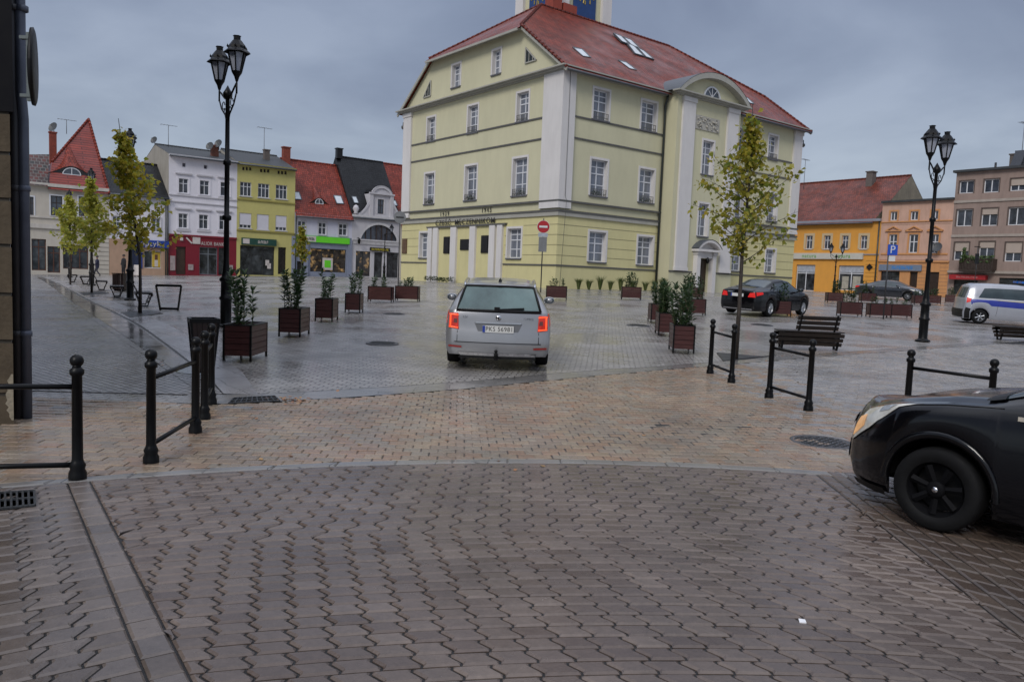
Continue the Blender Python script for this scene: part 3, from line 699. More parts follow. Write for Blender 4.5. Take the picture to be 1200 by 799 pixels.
for k in range(14): b.bar(FM.p(lr[k][0], .06, lr[k][1]), FM.p(lr[k + 1][0], .06, lr[k + 1][1]), .08, .1)
for k in (4, 7, 10): b.bar(FM.p(cs, .05, zt0 + .1), FM.p(lr[k][0], .05, lr[k][1]), .04, .04)
b.build('frame', WHITE, o)
# relief panel over the bay
sp0, zp0 = FM.px(814.5, 134); sp1, zp1 = FM.px(842, 157)
b = MB(); FM.box(b, sp0, sp1, 0, .05, zp1, zp0)
for k in range(40):
    c = FM.p(ru(sp0 + .15, sp1 - .15), .05, ru(zp1 + .1, zp0 - .1)); b.tube([c, c + Vector((ru(-.2, .2), 0, ru(-.15, .15))) + FM.n * .05], [.07, .03], 6)
b.build('relief_panel', M('pale_relief_plaster', (.40, .38, .33), .8, .12, 4, bump=.3), th)
# portal
s, z, w_, h_ = wm[2]; zg = g(*FM.p(s, 0, 0).xy)
b = MB()
for sg_ in (-1, 1):
    FM.box(b, s + sg_ * (w_ / 2 + .2) - .18, s + sg_ * (w_ / 2 + .2) + .18, .0, .35, BZ, z + h_ + .25)
    FM.box(b, s + sg_ * (w_ / 2 + .2) - .24, s + sg_ * (w_ / 2 + .2) + .24, .0, .42, z + h_ + .25, z + h_ + .45)
FM.box(b, s - w_ / 2 - .02, s + w_ / 2 + .02, 0, .28, z + h_ + .02, z + h_ + .44)
FM.box(b, s - w_ / 2 - .6, s + w_ / 2 + .6, 0, .6, z + h_ + .45, z + h_ + .6)
zc = z + h_ + .62; ar = arc(w_ / 2 + .62, .62, 14, s, zc); ar2 = arc(w_ / 2 + .42, .45, 14, s, zc)
for k in range(14):
    b.quad(FM.p(ar2[k][0], .6, ar2[k][1]), FM.p(ar2[k + 1][0], .6, ar2[k + 1][1]), FM.p(ar[k + 1][0], .6, ar[k + 1][1]), FM.p(ar[k][0], .6, ar[k][1]))
    b.quad(FM.p(ar2[k][0], .1, ar2[k][1]), FM.p(ar2[k + 1][0], .1, ar2[k + 1][1]), FM.p(ar2[k + 1][0], .6, ar2[k + 1][1]), FM.p(ar2[k][0], .6, ar2[k][1]))
b.quad(*[FM.p(a, .1, c) for a, c in ar2][::-1])
portal = b.build('portal', WHT, th)
b = MB()
for k in range(14): b.quad(FM.p(ar[k][0], .64, ar[k][1] + .03), FM.p(ar[k + 1][0], .64, ar[k + 1][1] + .03), FM.p(ar[k + 1][0], 0, ar[k + 1][1] + .03), FM.p(ar[k][0], 0, ar[k][1] + .03))
b.build('portal_canopy', LEAD, portal)
b = MB(); FM.box(b, s - w_ / 2, s + w_ / 2, -.28, -.2, BZ, z + h_); 
for sg_ in (-1, 1):
    for zz in (.35, 1.3): FM.box(b, s + sg_ * w_ / 4 - w_ / 6, s + sg_ * w_ / 4 + w_ / 6, -.2, -.17, zg + zz, zg + zz + .75)
b.build('door', M('dark_oak_door', (.035, .02, .013), .4, .3, 5), th)
b = MB(); b.lathe([(.0, -.25), (.09, -.2), (.13, 0), (.07, .12), (0, .2)], FM.p(s, .4, z + h_ - .1), 8); b.build('portal_lantern', BLACK, th)
# downpipe
b = MB(); q = r0s - .14; b.tube([FRh.p(q, .3, EV - .15), FRh.p(q, .25, EV - .6), FRh.p(q, .12, EV - .9), FRh.p(q, .12, BZ)], .075, 10); b.build('downpipe', PIPE, th)
# memorial front on the left face: pilaster strips, plaques, lettering
MS0, MS1 = FLh.px(503, 275)[0], FLh.px(592, 262)[0]; zMem = FLh.px(545, 262.5)[1]
b = MB(); FLh.box(b, MS0 - .25, MS1 + .25, 0, .14, zMem - .14, zMem - .08); FLh.box(b, MS0 - .15, MS1 + .15, 0, .15, zMem - .2, zMem - .084)
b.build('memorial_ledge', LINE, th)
for x0, x1, y in ((503.5, 508, 270), (509.5, 515, 270), (530, 536.5, 268), (552.5, 559, 267), (575.5, 582, 266), (584.5, 590.5, 265)):
    a = FLh.px(x0, y)[0]; c = FLh.px(x1, y)[0]; b = MB(); FLh.box(b, a, c, 0, .16, BZ, zMem - .2); b.build('pilaster', WHT, th)
for x0, y0, x1, y1 in ((520.5, 277.5, 527.5, 297), (540, 280.5, 551.5, 293), (564.5, 276, 573, 296.5)):
    s, z, w_, h_ = FLh.rect(x0, y0, x1, y1); b = MB(); FLh.box(b, s - w_ / 2, s + w_ / 2, 0, .07, z, z + h_); FLh.box(b, s - w_ / 2 + .06, s + w_ / 2 - .06, .07, .09, z + .06, z + h_ - .06); b.build('plaque', DARKPLATE, th)
s, z, w_, h_ = FLh.rect(471.8, 280, 477.2, 297); b = MB(); FLh.box(b, s - w_ / 2, s + w_ / 2, 0, .06, z, z + h_); FLh.box(b, s - w_ / 2 + .05, s + w_ / 2 - .05, .06, .075, z + .05, z + h_ - .05); b.build('plaque', M('brown_bronze_plate', (.12, .07, .04), .4, .3, 5), th)
LET = M('dark_metal_letters', (.03, .028, .022), .5, .2, 5)
s0_, z_ = FLh.px(510, 260.7); s1_, z1_ = FLh.px(583.5, 256.6)
text(th, 'lettering', 'CZEŚĆ  MĘCZENNIKOM', FLh, (s0_ + s1_) / 2, (z_ + z1_) / 2 - .10, .52, LET, v=.10, wscale=(s1_ - s0_) / 6.6, bold=.004)
for a, c, y, t in ((514, 529.5, 250, '1 9 3 9'), (562.5, 579.5, 245.5, '1 9 4 5')):
    s0_, z_ = FLh.px(a, y); s1_ = FLh.px(c, y)[0]; text(th, 'lettering', t, FLh, (s0_ + s1_) / 2, z_ - .10, .42, LET, v=.06, wscale=(s1_ - s0_) / 2.0, bold=.006)
# skylights
SKYG = M('bright_skylight_glass', (.55, .6, .64), .12, .15, 3, spec=.9)
def roofpt(px, py, F=FRh, sl=slope, z0=EV, lift=.06):
    # the front slope: z = z0 + sl * (-v)
    n = (F.n * sl + Vector((0, 0, 1))).normalized(); P0 = F.p(0, 0, z0); d = ray(px, py); t = (P0 - CAM).dot(n) / d.dot(n); return CAM + d * t + n * lift
def skylight(quad, par, F=FRh, sl=slope, z0=EV, gm=SKYG):
    P = [roofpt(x, y, F, sl, z0, .09) for x, y in quad]; b = MB(); b.quad(*P[::-1]); o = b.build('skylight', gm, par)
    n = (F.n * sl + Vector((0, 0, 1))).normalized(); b = MB()
    for a, c in zip(P, P[1:] + P[:1]): b.bar(a - n * .04, c - n * .04, .09, .12, up=n)
    b.build('frame', LEAD, o); return o
K = lambda x, y: (460 + x / 4.7, y / 4.7); K3 = lambda x, y: (710 + x / 4.7, 20 + y / 4.7)
skylight([K(990, 270), K(1040, 278), K(1088, 325), K(1045, 318)], th)
skylight([K3(66, 246), K3(108, 256), K3(165, 300), K3(128, 292)], th)
skylight([K3(752, 446), K3(775, 450), K3(812, 484), K3(792, 482)], th)
for qd in ([(40, 96), (82, 112), (128, 158), (86, 142)], [(92, 116), (135, 132), (182, 178), (140, 162)], [(112, 148), (150, 165), (206, 222), (158, 208)], [(172, 176), (205, 192), (262, 240), (218, 226)]):
    skylight([K3(*q) for q in qd], th)
# chimney and clock tower, set back on the ridge
tc0 = RP(11.3, sL / 2, 0); bt = MB(); tw = 2.55
TWZ = RZ - 2.5
def tbox(mb, a, z0, z1, c=tc0): mb.box((c.x, c.y, (z0 + z1) / 2), (a * 2, a * 2, z1 - z0), ax=(dB, dA, Vector((0, 0, 1))))
tc0 = RP(10.6, -12.6, 0)
tw = 2.65
tbox(bt, tw - .25, TWZ, RZ + 7, tc0); bt.build('tower_wall', YEL, th)
bt = MB()
for i in (-1, 1):
    for j in (-1, 1): bt.box((tc0 + dB * i * (tw - .45) + dA * j * (tw - .45) + Vector((0, 0, (TWZ + RZ + 7) / 2 - tc0.z))), (.95, .95, RZ + 7 - TWZ), ax=(dB, dA, Vector((0, 0, 1))))
bt.build('pilaster', WHT, th)
CLK = M('blue_clock_face', (.012, .045, .16), .4, .15, 3); GOLD = M('gold_paint', (.5, .36, .09), .4, .15, 3, metal=.6)
for d_, e_ in ((-dA, dB), (-dB, -dA)):
    cc = tc0 + d_ * (tw - .22); cc.z = RZ + 3.3; b = MB(); F_ = Frame((cc.x, cc.y), e_); F_.box(b, -1.15, 1.15, 0, .06, RZ - 1.5, RZ + 5.0); o = b.build('clock_face', CLK, th)
    b = MB()
    for k in range(12):
        a = k * math.pi / 6; c = F_.p(1.0 * math.sin(a), .08, RZ + 2.6 + 1.0 * math.cos(a)); b.box(c, (.1, .03, .28), ax=(F_.d3, F_.n, Vector((0, 0, 1))))
    b.bar(F_.p(0, .09, RZ + 2.6), F_.p(.5, .09, RZ + 3.3), .08, .04); b.bar(F_.p(0, .09, RZ + 2.6), F_.p(-.2, .09, RZ + 1.5), .06, .04); b.build('clock_hand', GOLD, o)
bt = MB(); pr_ = [(3.4, RZ + 7), (3.5, RZ + 7.3), (2.6, RZ + 8.6), (1.2, RZ + 10), (.3, RZ + 12.5), (0, RZ + 13)]; bt.lathe(pr_, (tc0.x, tc0.y, 0), 8, smooth=False); bt.build('tower_roof', LEAD, th)
RED = M('red_chimney_brick', (.26, .045, .025), .7, .2, 4)
c1 = RP(7.1, sL / 2 - .5, 0); b = MB(); b.box((c1.x, c1.y, RZ + .2), (.85, .9, 3.4), ax=(dB, dA, Vector((0, 0, 1)))); c2 = c1 + dB * 1.25; b.box((c2.x, c2.y, RZ - .9), (1.3, .9, 3.2), ax=(dB, dA, Vector((0, 0, 1)))); b.build('chimney', RED, th)
# lightning conductor on the corner and cameras under the eaves
b = MB(); b.tube([FRh.p(.35, .17, EV0), FRh.p(.35, .17, CZ + .3), FRh.p(.35, .3, CZ), FRh.p(.25, .1, BZ)], .014, 5); b.build('lightning_conductor', LINE, th)
for F, s_, sg_ in ((FLh, sL, -1), (FRh, sR, 1)):
    b = MB(); b.tube([F.p(s_, -.2, EV0 - .7), F.p(s_ + sg_ * .6, -.2, EV0 - .6), F.p(s_ + sg_ * .62, -.2, EV0 - .85)], .04, 6); b.lathe([(0, -.2), (.13, -.1), (.14, .08), (0, .12)], F.p(s_ + sg_ * .62, -.2, EV0 - .95), 10); b.build('security_camera', LINE, th)
# ------------------------------------------------------------------ rows of houses
PL_ = at(198, 322, 78); FL = Frame((PL_.x, PL_.y), dB)
PR_ = at(1030, 345, 82); FR = Frame((PR_.x, PR_.y), -dA)
SLATE = tiles('dark_slate_roof', (.014, .015, .017), .3)
REDT = tiles('bright_red_roof_tiles', (.23, .04, .024), .35)
REDO = tiles('old_orange_red_roof_tiles', (.16, .038, .022), .5)
FELT = M('grey_roofing_felt', (.035, .039, .042), .6, .25, 1.5)
DOORB = M('dark_shop_interior', (.02, .017, .016), .25, .6, 2)
CREAMW = M('cream_sandstone_render', (0.525, 0.481, 0.413), .8, .07, .8, dirt=.2)
LILAC = M('lilac_white_render', (0.700, 0.679, 0.728), .8, .05, .8, dirt=.15)
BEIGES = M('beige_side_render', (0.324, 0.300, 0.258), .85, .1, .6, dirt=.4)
MUST = M('mustard_yellow_render', (.50, .455, .165), .8, .05, .8, dirt=.14)
PALEB = M('pale_blue_lilac_render', (0.567, 0.567, 0.661), .8, .05, .8, dirt=.15)
BLUEG = M('blue_grey_shopfront_render', (0.221, 0.247, 0.325), .7, .06, 1.5, dirt=.3)
GREYS = M('light_grey_stucco', (0.520, 0.507, 0.533), .8, .07, 1, dirt=.2)
REDF = M('dark_red_bank_front', (.19, .008, .02), .5, .1, 1.5, dirt=.2)
ORANGE = M('orange_yellow_render', (0.667, 0.310, 0.052), .8, .06, .8, dirt=.15)
PINK = M('salmon_pink_render', (0.552, 0.348, 0.264), .8, .06, .8, dirt=.35)
PEACH = M('orange_peach_render', (0.576, 0.276, 0.108), .8, .06, .8, dirt=.35)
TAUPE = M('taupe_brown_render', (0.299, 0.221, 0.189), .85, .07, .8, dirt=.4)
TRIM = M('cream_plaster_trim', (0.540, 0.504, 0.456), .75, .06, 2, dirt=.3)
def shopglass(name, base, glow, s=1.5):
    m, nt, b = nodes(name); L = nt.links.new; tc = N(nt, 'TexCoord')
    v = N(nt, 'TexNoise'); v.inputs['Scale'].default_value = s; v.inputs['Detail'].default_value = 3; L(tc.outputs['Object'], v.inputs[0])
    r = ramp(nt, v.outputs['Fac'], [(.35, tuple(c * .3 for c in base)), (.65, tuple(c * 1.3 for c in base))]); L(r.outputs[0], b.inputs['Base Color'])
    n = N(nt, 'TexNoise'); n.inputs['Scale'].default_value = s * 1.3; n.inputs['Detail'].default_value = 5; L(tc.outputs['Object'], n.inputs[0])
    r2 = ramp(nt, n.outputs['Fac'], [(.54, (0, 0, 0)), (.74, glow)]); L(r2.outputs[0], b.inputs['Emission Color']); b.inputs['Emission Strength'].default_value = .35
    b.inputs['Roughness'].default_value = .08; return m
SHOPW = shopglass('lit_shop_window', (.05, .04, .035), (.9, .55, .22))
SHOPD = shopglass('dim_shop_window', (.04, .045, .05), (.07, .08, .09))
def R_(F, lst, v=0.0): return [F.rect(*q, v=v) for q in lst]
def gable_roof(name, par, F, s0, s1, ze, zr, dep, mat, ov=.35, left_mat=None, wallm=None, ends=(True, True), ridge_in=None):
    half = dep / 2 if ridge_in is None else ridge_in; sl = (zr - ze) / half
    b = MB(); t = .14
    P = lambda s, v, z: F.p(s, v, z)
    for (v0, z0, v1, z1) in ((ov, ze - ov * sl, -half, zr), (-dep - ov, zr - (dep + ov - half) * (zr - ze) / (dep - half), -half, zr)):
        a = [P(s0 - .02, v0, z0), P(s1 + .02, v0, z0), P(s1 + .02, v1, z1), P(s0 - .02, v1, z1)]
        if v0 < 0: a = a[::-1]
        b.quad(*a)
        d = Vector((0, 0, -t)); b.quad(a[0] + d, a[1] + d, a[1], a[0]) if v0 > 0 else None
    o = b.build(name, mat, par)
    b = MB()
    for s in (s0, s1):
        b.quad(P(s, 0, ze), P(s, -half, zr - .05), P(s, -dep, ze))
    b.build('gable_wall', wallm or BEIGES, par)
    b = MB(); n = int((s1 - s0) / .4)
    for k in range(n):
        a = s0 + (s1 - s0) * k / n; b.tube([P(a, -half, zr + .02), P(a + .42, -half, zr + .02)], [.12, .1], 6)
    b.build('ridge', mat, o)
    b = MB(); b.tube([P(s0, ov + .06, ze - ov * sl - .06), P(s1, ov + .06, ze - ov * sl - .06)], .07, 8); b.build('gutter', LEAD, par)
    return sl
def chimney(par, p, w, h, mat=None):
    b = MB(); b.box((p.x, p.y, p.z + h / 2), (w, w * .8, h), ax=(dB, dA, Vector((0, 0, 1)))); b.box((p.x, p.y, p.z + h + .06), (w * 1.2, w, .12), ax=(dB, dA, Vector((0, 0, 1))))
    b.build('chimney', mat or M('old_chimney_brick', (.16, .06, .04), .85, .3, 5), par)
def antenna(par, p, h, style=0):
    b = MB(); b.tube([p, p + Vector((0, 0, h))], .03, 5); t = p + Vector((0, 0, h))
    for k in range(6): 
        q = t - Vector((0, 0, .04)) + dB * (-.7 + k * .28); b.tube([q - dA * (.35 - k * .03), q + dA * (.35 - k * .03)], .015, 4)
    b.tube([t - Vector((0, 0, .04)) - dB * .8, t - Vector((0, 0, .04)) + dB * .9], .02, 4); b.build('antenna', M('weathered_aluminium', (.13, .13, .14), .5, .2, 5, metal=.5), par)
def dish(par, p, r=.4, aim=None):
    aim = aim or Vector((-.3, -1, .4)); b = MB(); aim = aim.normalized(); x = aim.orthogonal().normalized(); y = aim.cross(x); rows = []
    for k in range(5):
        rr_ = r * k / 4; rows.append([p + (x * math.cos(2 * math.pi * j / 14) + y * math.sin(2 * math.pi * j / 14)) * rr_ - aim * (.1 * (1 - (k / 4) ** 2)) for j in range(15)])
    b.grid(rows); b.tube([p - aim * .1, p - aim * .2 - Vector((0, 0, .6))], .03, 5); b.tube([p - y * r * .8, p + aim * .4], .02, 4)
    b.build('satellite_dish', M('dark_dish_metal', (.05, .055, .06), .5, .2, 5), par)
def scribble(par, F, s, z, w_, h_, mat, v, n=8):
    """writing too small to read: a row of short upright and level strokes"""
    b = MB(); st = random.getstate(); random.seed(int(abs(s) * 97) + n)
    for k in range(n):
        a = s - w_ / 2 + w_ * (k + .12) / n; c = s - w_ / 2 + w_ * (k + .82) / n; t = (c - a) * .26; j = k % 4
        F.box(b, a, a + t, v, v + .02, z - h_ / 2, z + h_ / 2)
        if j != 1: F.box(b, a + t, c, v, v + .02, z + h_ * .32, z + h_ / 2)
        if j != 2: F.box(b, a + t, c, v, v + .02, z - h_ / 2, z - h_ * .32)
        if j in (0, 2): F.box(b, c - t, c, v, v + .02, z - h_ * .32, z + h_ * .32)
        else: F.box(b, a + t, c - t * .4, v, v + .02, z - h_ * .08, z + h_ * .1)
    random.setstate(st); return b.build('lettering', mat, par)
def base(F, s): p = F.p(s, 0, 0); return (p.x, p.y, g(p.x, p.y))
GZ = lambda F, s: g(*F.p(s, 0, 0).xy) - .35
def fbox(par, name, F, r, v0, v1, mat):
    s, z, w_, h_ = r; b = MB(); F.box(b, s - w_ / 2, s + w_ / 2, v0, v1, z, z + h_); return b.build(name, mat, par)
def shop(par, F, r, mat=None, cols=3, frame=None, bars=(.75,)):
    return window(F, *r, par, frame=frame or M('dark_shop_frame', (.03, .032, .035), .4, .2, 4), pane=mat or SHOPD, cols=cols, bars=bars, depth=.25, fw=.08, name='shop_window')
def door(par, F, r, mat, depth=.25):
    s, z, w_, h_ = r; b = MB(); F.box(b, s - w_ / 2, s + w_ / 2, -depth, -depth + .06, z, z + h_)
    for sg_ in (-1, 1):
        for zz in (.12, .55): F.box(b, s + sg_ * w_ / 4 - w_ / 6, s + sg_ * w_ / 4 + w_ / 6, -depth + .06, -depth + .09, z + h_ * zz, z + h_ * (zz + .33))
    return b.build('door', mat, par)
Z = lambda x, y: (160 + x / 4.206, 150 + y / 4.206)       # pixel of the photo from an enlarged view
def zr_(fn, *q): x0, y0 = fn(q[0], q[1]); x1, y1 = fn(q[2], q[3]); return (x0, y0, x1, y1)
# --- tall lilac white house with the dark red bank front
sA, sB_ = FL.px(197.7, 250)[0], FL.px(277.5, 250)[0]; DEP = 11.0
ze = FL.px(198, 180)[1]; zf = FL.px(240, 277)[1]
h = empty('town_house', base(FL, sA + 3), 'three storey lilac white house with a dark red bank front and beige side wall', 'house')
o_up = R_(FL, [zr_(Z, *q) for q in [(208, 250, 255, 321), (312, 260, 358, 330), (414, 268, 460, 336), (207, 422, 252, 493), (308, 428, 353, 497), (408, 434, 452, 502)]])
o_at = R_(FL, [zr_(Z, *q) for q in [(225, 172, 244, 194), (331, 182, 350, 204), (433, 192, 452, 212)]])
o_gr = R_(FL, [zr_(Z, 195, 585, 243, 722), zr_(Z, 310, 588, 400, 724), zr_(Z, 404, 590, 436, 724)])
b = MB(); wall(b, FL, sA, sB_, zf, ze, o_up + o_at); b.build('upper_wall', LILAC, h)
b = MB(); wall(b, FL, sA, sB_, GZ(FL, 3), zf, o_gr); FL.box(b, sA, sB_, -.01, .1, zf - .12, zf + .06); b.build('bank_front', REDF, h)
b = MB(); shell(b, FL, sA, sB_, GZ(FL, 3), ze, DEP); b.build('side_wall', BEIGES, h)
for r in o_up: window(FL, *r, h, cols=2, bars=(.66,), pane=PANE, sill=LILAC, surround=LILAC, sw=.16)
for r in o_at: window(FL, *r, h, cols=1, pane=PANE, fw=.05)
b = MB()
for s, z, w_, h_ in o_up: FL.box(b, s - w_ / 2 - .35, s + w_ / 2 + .35, -.01, .16, z + h_ + .42, z + h_ + .56); FL.box(b, s - w_ / 2 - .22, s + w_ / 2 + .22, -.01, .08, z - .32, z - .12)
for y in (330, 362): zz = FL.px(*Z(330, y + 12))[1]; FL.box(b, sA, sB_, -.01, .1, zz - .05, zz + .05)
FL.box(b, sA, sB_, -.01, .3, ze - .2, ze); b.build('moulding', GREYS, h)
door(h, FL, o_gr[0], M('brown_timber_door', (.05, .028, .018), .45, .25, 4)); shop(h, FL, o_gr[1], cols=2, frame=M('grey_aluminium', (.22, .24, .27), .4, .1, 5, metal=.5)); shop(h, FL, o_gr[2], cols=1)
gable_roof('roof', h, FL, sA, sB_, ze, ze + 1.5, DEP, FELT, ov=.5, wallm=BEIGES)
WTXT = M('off_white_sign_letters', (.55, .5, .47), .5, .1, 4)
s_, z_ = FL.px(*Z(295, 558)); fbox(h, 'logo_panel', FL, (s_, z_ - .28, .75, .7), .0, .06, WTXT)
b = MB(); b.bar(FL.p(s_ - 1.0, .05, z_ + .3), FL.p(s_ - .45, .05, z_ - .25), .05, .14); b.build('logo_stroke', WTXT, h)
s0_, z0_ = FL.px(*Z(308, 563)); s1_ = FL.px(*Z(425, 568))[0]; text(h, 'lettering', 'ALIOR BANK', FL, (s0_ + s1_) / 2 + .15, z0_ - .12, .52, WTXT, v=.06, wscale=(s1_ - s0_) / 3.4)
fbox(h, 'logo_panel', FL, FL.rect(*zr_(Z, 214, 540, 228, 555)), .0, .12, WTXT)
for q in ((165, 630, 190, 702), (254, 672, 279, 700), (458, 676, 474, 702)): fbox(h, 'notice_board', FL, FL.rect(*zr_(Z, *q)), .0, .08, M('pale_notice_board', (.34, .28, .27), .5, .3, 3))
p = FL.p(sA + 5.1, -2.2, ze + .5); chimney(h, p, .7, 1.1); dish(h, FL.p(sA + 4.4, -1.6, ze + 1.5), .45); dish(h, FL.p(sA + 5.3, -1.7, ze + 1.9), .45); dish(h, FL.p(sA - .0, -6, ze + 2), .4); antenna(h, FL.p(sA + 1.2, -5, ze + 1), 2.6)
b = MB(); b.tube([FL.p(sA - .12, .12, ze - 4.4), FL.p(sA - .12, .12, GZ(FL, 0))], .06, 8); b.build('downpipe', PIPE, h)
# --- mustard yellow house
sC = FL.px(345.5, 250)[0]; ze2 = FL.px(280, 190)[1]
h = empty('town_house', base(FL, sB_ + 3), 'narrow mustard yellow three storey house with white roller blinds and green shop sign', 'house')
Y_ = lambda x, y: (160 + x / 3.75, 140 + y / 3.75)
o_up = R_(FL, [zr_(Y_, *q) for q in [(455, 276, 505, 337), (534, 283, 584, 344), (612, 289, 662, 350), (452, 412, 505, 478), (529, 418, 582, 485), (611, 423, 660, 489)]])
o_at = [r for q in [(463, 208, 508, 224), (541, 217, 587, 233), (618, 225, 663, 241)] for r in R_(FL, [zr_(Y_, q[0] + (q[2] - q[0]) * k / 3 + 2, q[1] + k, q[0] + (q[2] - q[0]) * (k + 1) / 3 - 2, q[3] + k) for k in range(3)])]
o_gr = R_(FL, [zr_(Y_, 455, 556, 606, 684), zr_(Y_, 622, 562, 657, 680)])
b = MB(); wall(b, FL, sB_, sC, GZ(FL, 8), ze2, o_up + o_at + o_gr); b.build('front_wall', MUST, h)
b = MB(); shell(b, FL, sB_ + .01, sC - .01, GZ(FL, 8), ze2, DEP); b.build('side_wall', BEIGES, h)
BLIND = M('white_roller_blind', (.58, .57, .62), .6, .05, 2)
for k, r in enumerate(o_up): window(FL, *r, h, cols=3, bars=(.68,), sill=GREYS, blind=(BLIND, (1.0 if k == 4 else .78)) if k > 2 else None)
for r in o_at: window(FL, *r, h, cols=1, fw=.03, pane=DOORB, frame=MUST)
b = MB()
for y in (358, 492): zz = FL.px(*Y_(550, y))[1]; FL.box(b, sB_, sC, -.01, .12, zz - .07, zz + .07)
FL.box(b, sB_, sC, -.01, .3, ze2 - .25, ze2); b.build('moulding', M('olive_moulding', (.30, .26, .07), .8, .1, 2), h)
shop(h, FL, o_gr[0], cols=3, bars=(.72,)); door(h, FL, o_gr[1], DOORB)
DG = M('dark_green_sign', (.015, .06, .045), .4, .2, 3)
s, z, w_, h_ = FL.rect(*zr_(Y_, 460, 524, 612, 553)); fbox(h, 'shop_sign', FL, (s, z, w_, h_), .0, .25, DG); scribble(h, FL, s + w_ * .1, z + h_ * .5, w_ * .3, .3, WTXT, .25, 7); fbox(h, 'logo_panel', FL, (s - w_ * .38, z + .1, .7, h_ - .2), .25, .27, WTXT)
for q in ((568, 618, 584, 642), (576, 632, 592, 656)): fbox(h, 'notice', FL, FL.rect(*zr_(Y_, *q)), -.12, -.1, WTXT)
gable_roof('roof', h, FL, sB_ + .02, sC - .02, ze2, ze2 + 1.9, DEP, FELT, ov=.45)
chimney(h, FL.p(sB_ + 4.2, -3, ze2 + .8), .6, 1.2, M('grey_brown_chimney', (.12, .10, .09), .8, .2, 4)); antenna(h, FL.p(sB_ + 4.0, -3.2, ze2 + 1.5), 3.0)
# --- pale blue house, red roof
G_ = lambda x, y: (320 + x / 4.7, 170 + y / 4.7)
sD = FL.px(412, 290)[0]; ze3 = FL.px(346, 247)[1]; zf3 = FL.px(380, 277)[1]
h = empty('town_house', base(FL, sC + 3), 'two storey pale blue house with red tiled roof, eyelid dormer and bright green shop sign', 'house')
o_up = R_(FL, [zr_(G_, *q) for q in [(136, 418, 180, 488), (250, 427, 293, 494), (362, 434, 408, 499)]])
o_gr = R_(FL, [zr_(G_, 205, 572, 402, 700), zr_(G_, 132, 640, 172, 715)])
b = MB(); wall(b, FL, sC, sD, zf3, ze3, o_up)
for k in range(46): s = sC + .15 + (sD - sC - .3) * k / 45; FL.box(b, s - .04, s + .04, 0, .16, ze3 - .42, ze3 - .2)
b.build('upper_wall', PALEB, h)
b = MB(); wall(b, FL, sC, sD, GZ(FL, 14), zf3, o_gr)
for x in (112, 180, 420): s = FL.px(*G_(x, 650))[0]; FL.box(b, s - .25, s + .25, 0, .14, GZ(FL, 14), zf3 - .2)
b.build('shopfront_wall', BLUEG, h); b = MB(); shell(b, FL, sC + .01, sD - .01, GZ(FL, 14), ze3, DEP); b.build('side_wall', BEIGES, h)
for r in o_up: window(FL, *r, h, cols=2, bars=(.6,), fw=.08, sill=GREYS, surround=GREYS)
shop(h, FL, o_gr[0], mat=SHOPW, cols=3, bars=()); door(h, FL, o_gr[1], DOORB)
GREENS = M('bright_green_sign', (.11, .50, .02), .5, .08, 2, emit=((.1, .55, .02), .12))
s, z, w_, h_ = FL.rect(*zr_(G_, 128, 505, 418, 538)); fbox(h, 'shop_sign', FL, (s, z, w_, h_), .0, .2, GREENS); fbox(h, 'sign_panel', FL, (s - w_ * .26, z + .04, w_ * .22, h_ - .08), .2, .22, WTXT); scribble(h, FL, s - w_ * .26, z + h_ / 2, w_ * .17, h_ * .4, DG, .22, 6)
s, z, w_, h_ = FL.rect(*zr_(G_, 274, 622, 330, 688)); fbox(h, 'sign_panel', FL, (s, z, w_, h_), -.12, -.08, WTXT); fbox(h, 'sign_panel', FL, (s, z + h_ * .2, w_ * .6, h_ * .6), -.08, -.06, GREENS)
zr3 = FL.px(350, 188.5, -4.6)[1]
sl3 = gable_roof('roof', h, FL, sC, sD, ze3, zr3, 9.2, REDT, ov=.4)
def rp(F, px, py, sl, z0, lift=.05): return roofpt(px, py, F, sl, z0, lift)
for qd in ([(118, 262), (142, 262), (156, 303), (120, 301)], [(332, 280), (372, 283), (388, 326), (350, 324)]): skylight([G_(*q) for q in qd], h, FL, sl3, ze3, SKYG)
def eyelid(par, F, c, w_, h_, sl, z0, mat):
    """a low swept dormer: the roof lifts over a small half-round window"""
    P = rp(F, c[0], c[1], sl, z0, 0); s0 = (P - F.o).dot(F.d3); v0 = (P - F.o).dot(F.n); zz = P.z; b = MB(); rows = []
    n = 20
    for k in range(n + 1):
        t = -1 + 2 * k / n; hh = h_ * (math.cos(t * math.pi) + 1) / 2; s = s0 + t * w_
        fr = F.p(s, v0 + .15, zz - .15 * sl + hh); back = hh / sl; rows.append([fr, F.p(s * .5 + (s0 + t * w_ * .35) * .5, v0 - back * .6, zz + hh * .98 + (.6 * back) * sl * .25), F.p(s0 + t * w_ * .2, v0 - back * 2.2 - .8, zz + (back * 2.2 + .8) * sl + .03)])
    b.grid(rows, flip=True); o = b.build('eyelid_dormer', mat, par)
    b = MB()
    for k in range(n):
        a, c_ = rows[k][0], rows[k + 1][0]; za = zz - .15 * sl; q = lambda p: Vector((p.x, p.y, za + .02)) - F.n * .1
        b.quad(q(a), q(c_), c_ - F.n * .1, a - F.n * .1)
    b.build('dormer_wall', DOORB, o); b = MB(); ww = w_ * .32; hr = h_ * .72
    pts = [F.p(s0 + ww * math.cos(math.pi * k / 10), v0 + .12, zz - .15 * sl + .08 + hr * math.sin(math.pi * k / 10)) for k in range(11)]; b.quad(*pts); b.build('pane', PANE, o)
    b = MB()
    for a, c_ in zip(pts, pts[1:]): b.bar(a, c_, .07, .07)
    b.bar(pts[0], pts[-1], .07, .07); b.bar((pts[0] + pts[-1]) / 2, pts[5], .05, .05); b.build('frame', WHITE, o)
eyelid(h, FL, G_(252, 318), 1.5, .75, sl3, ze3, REDT)
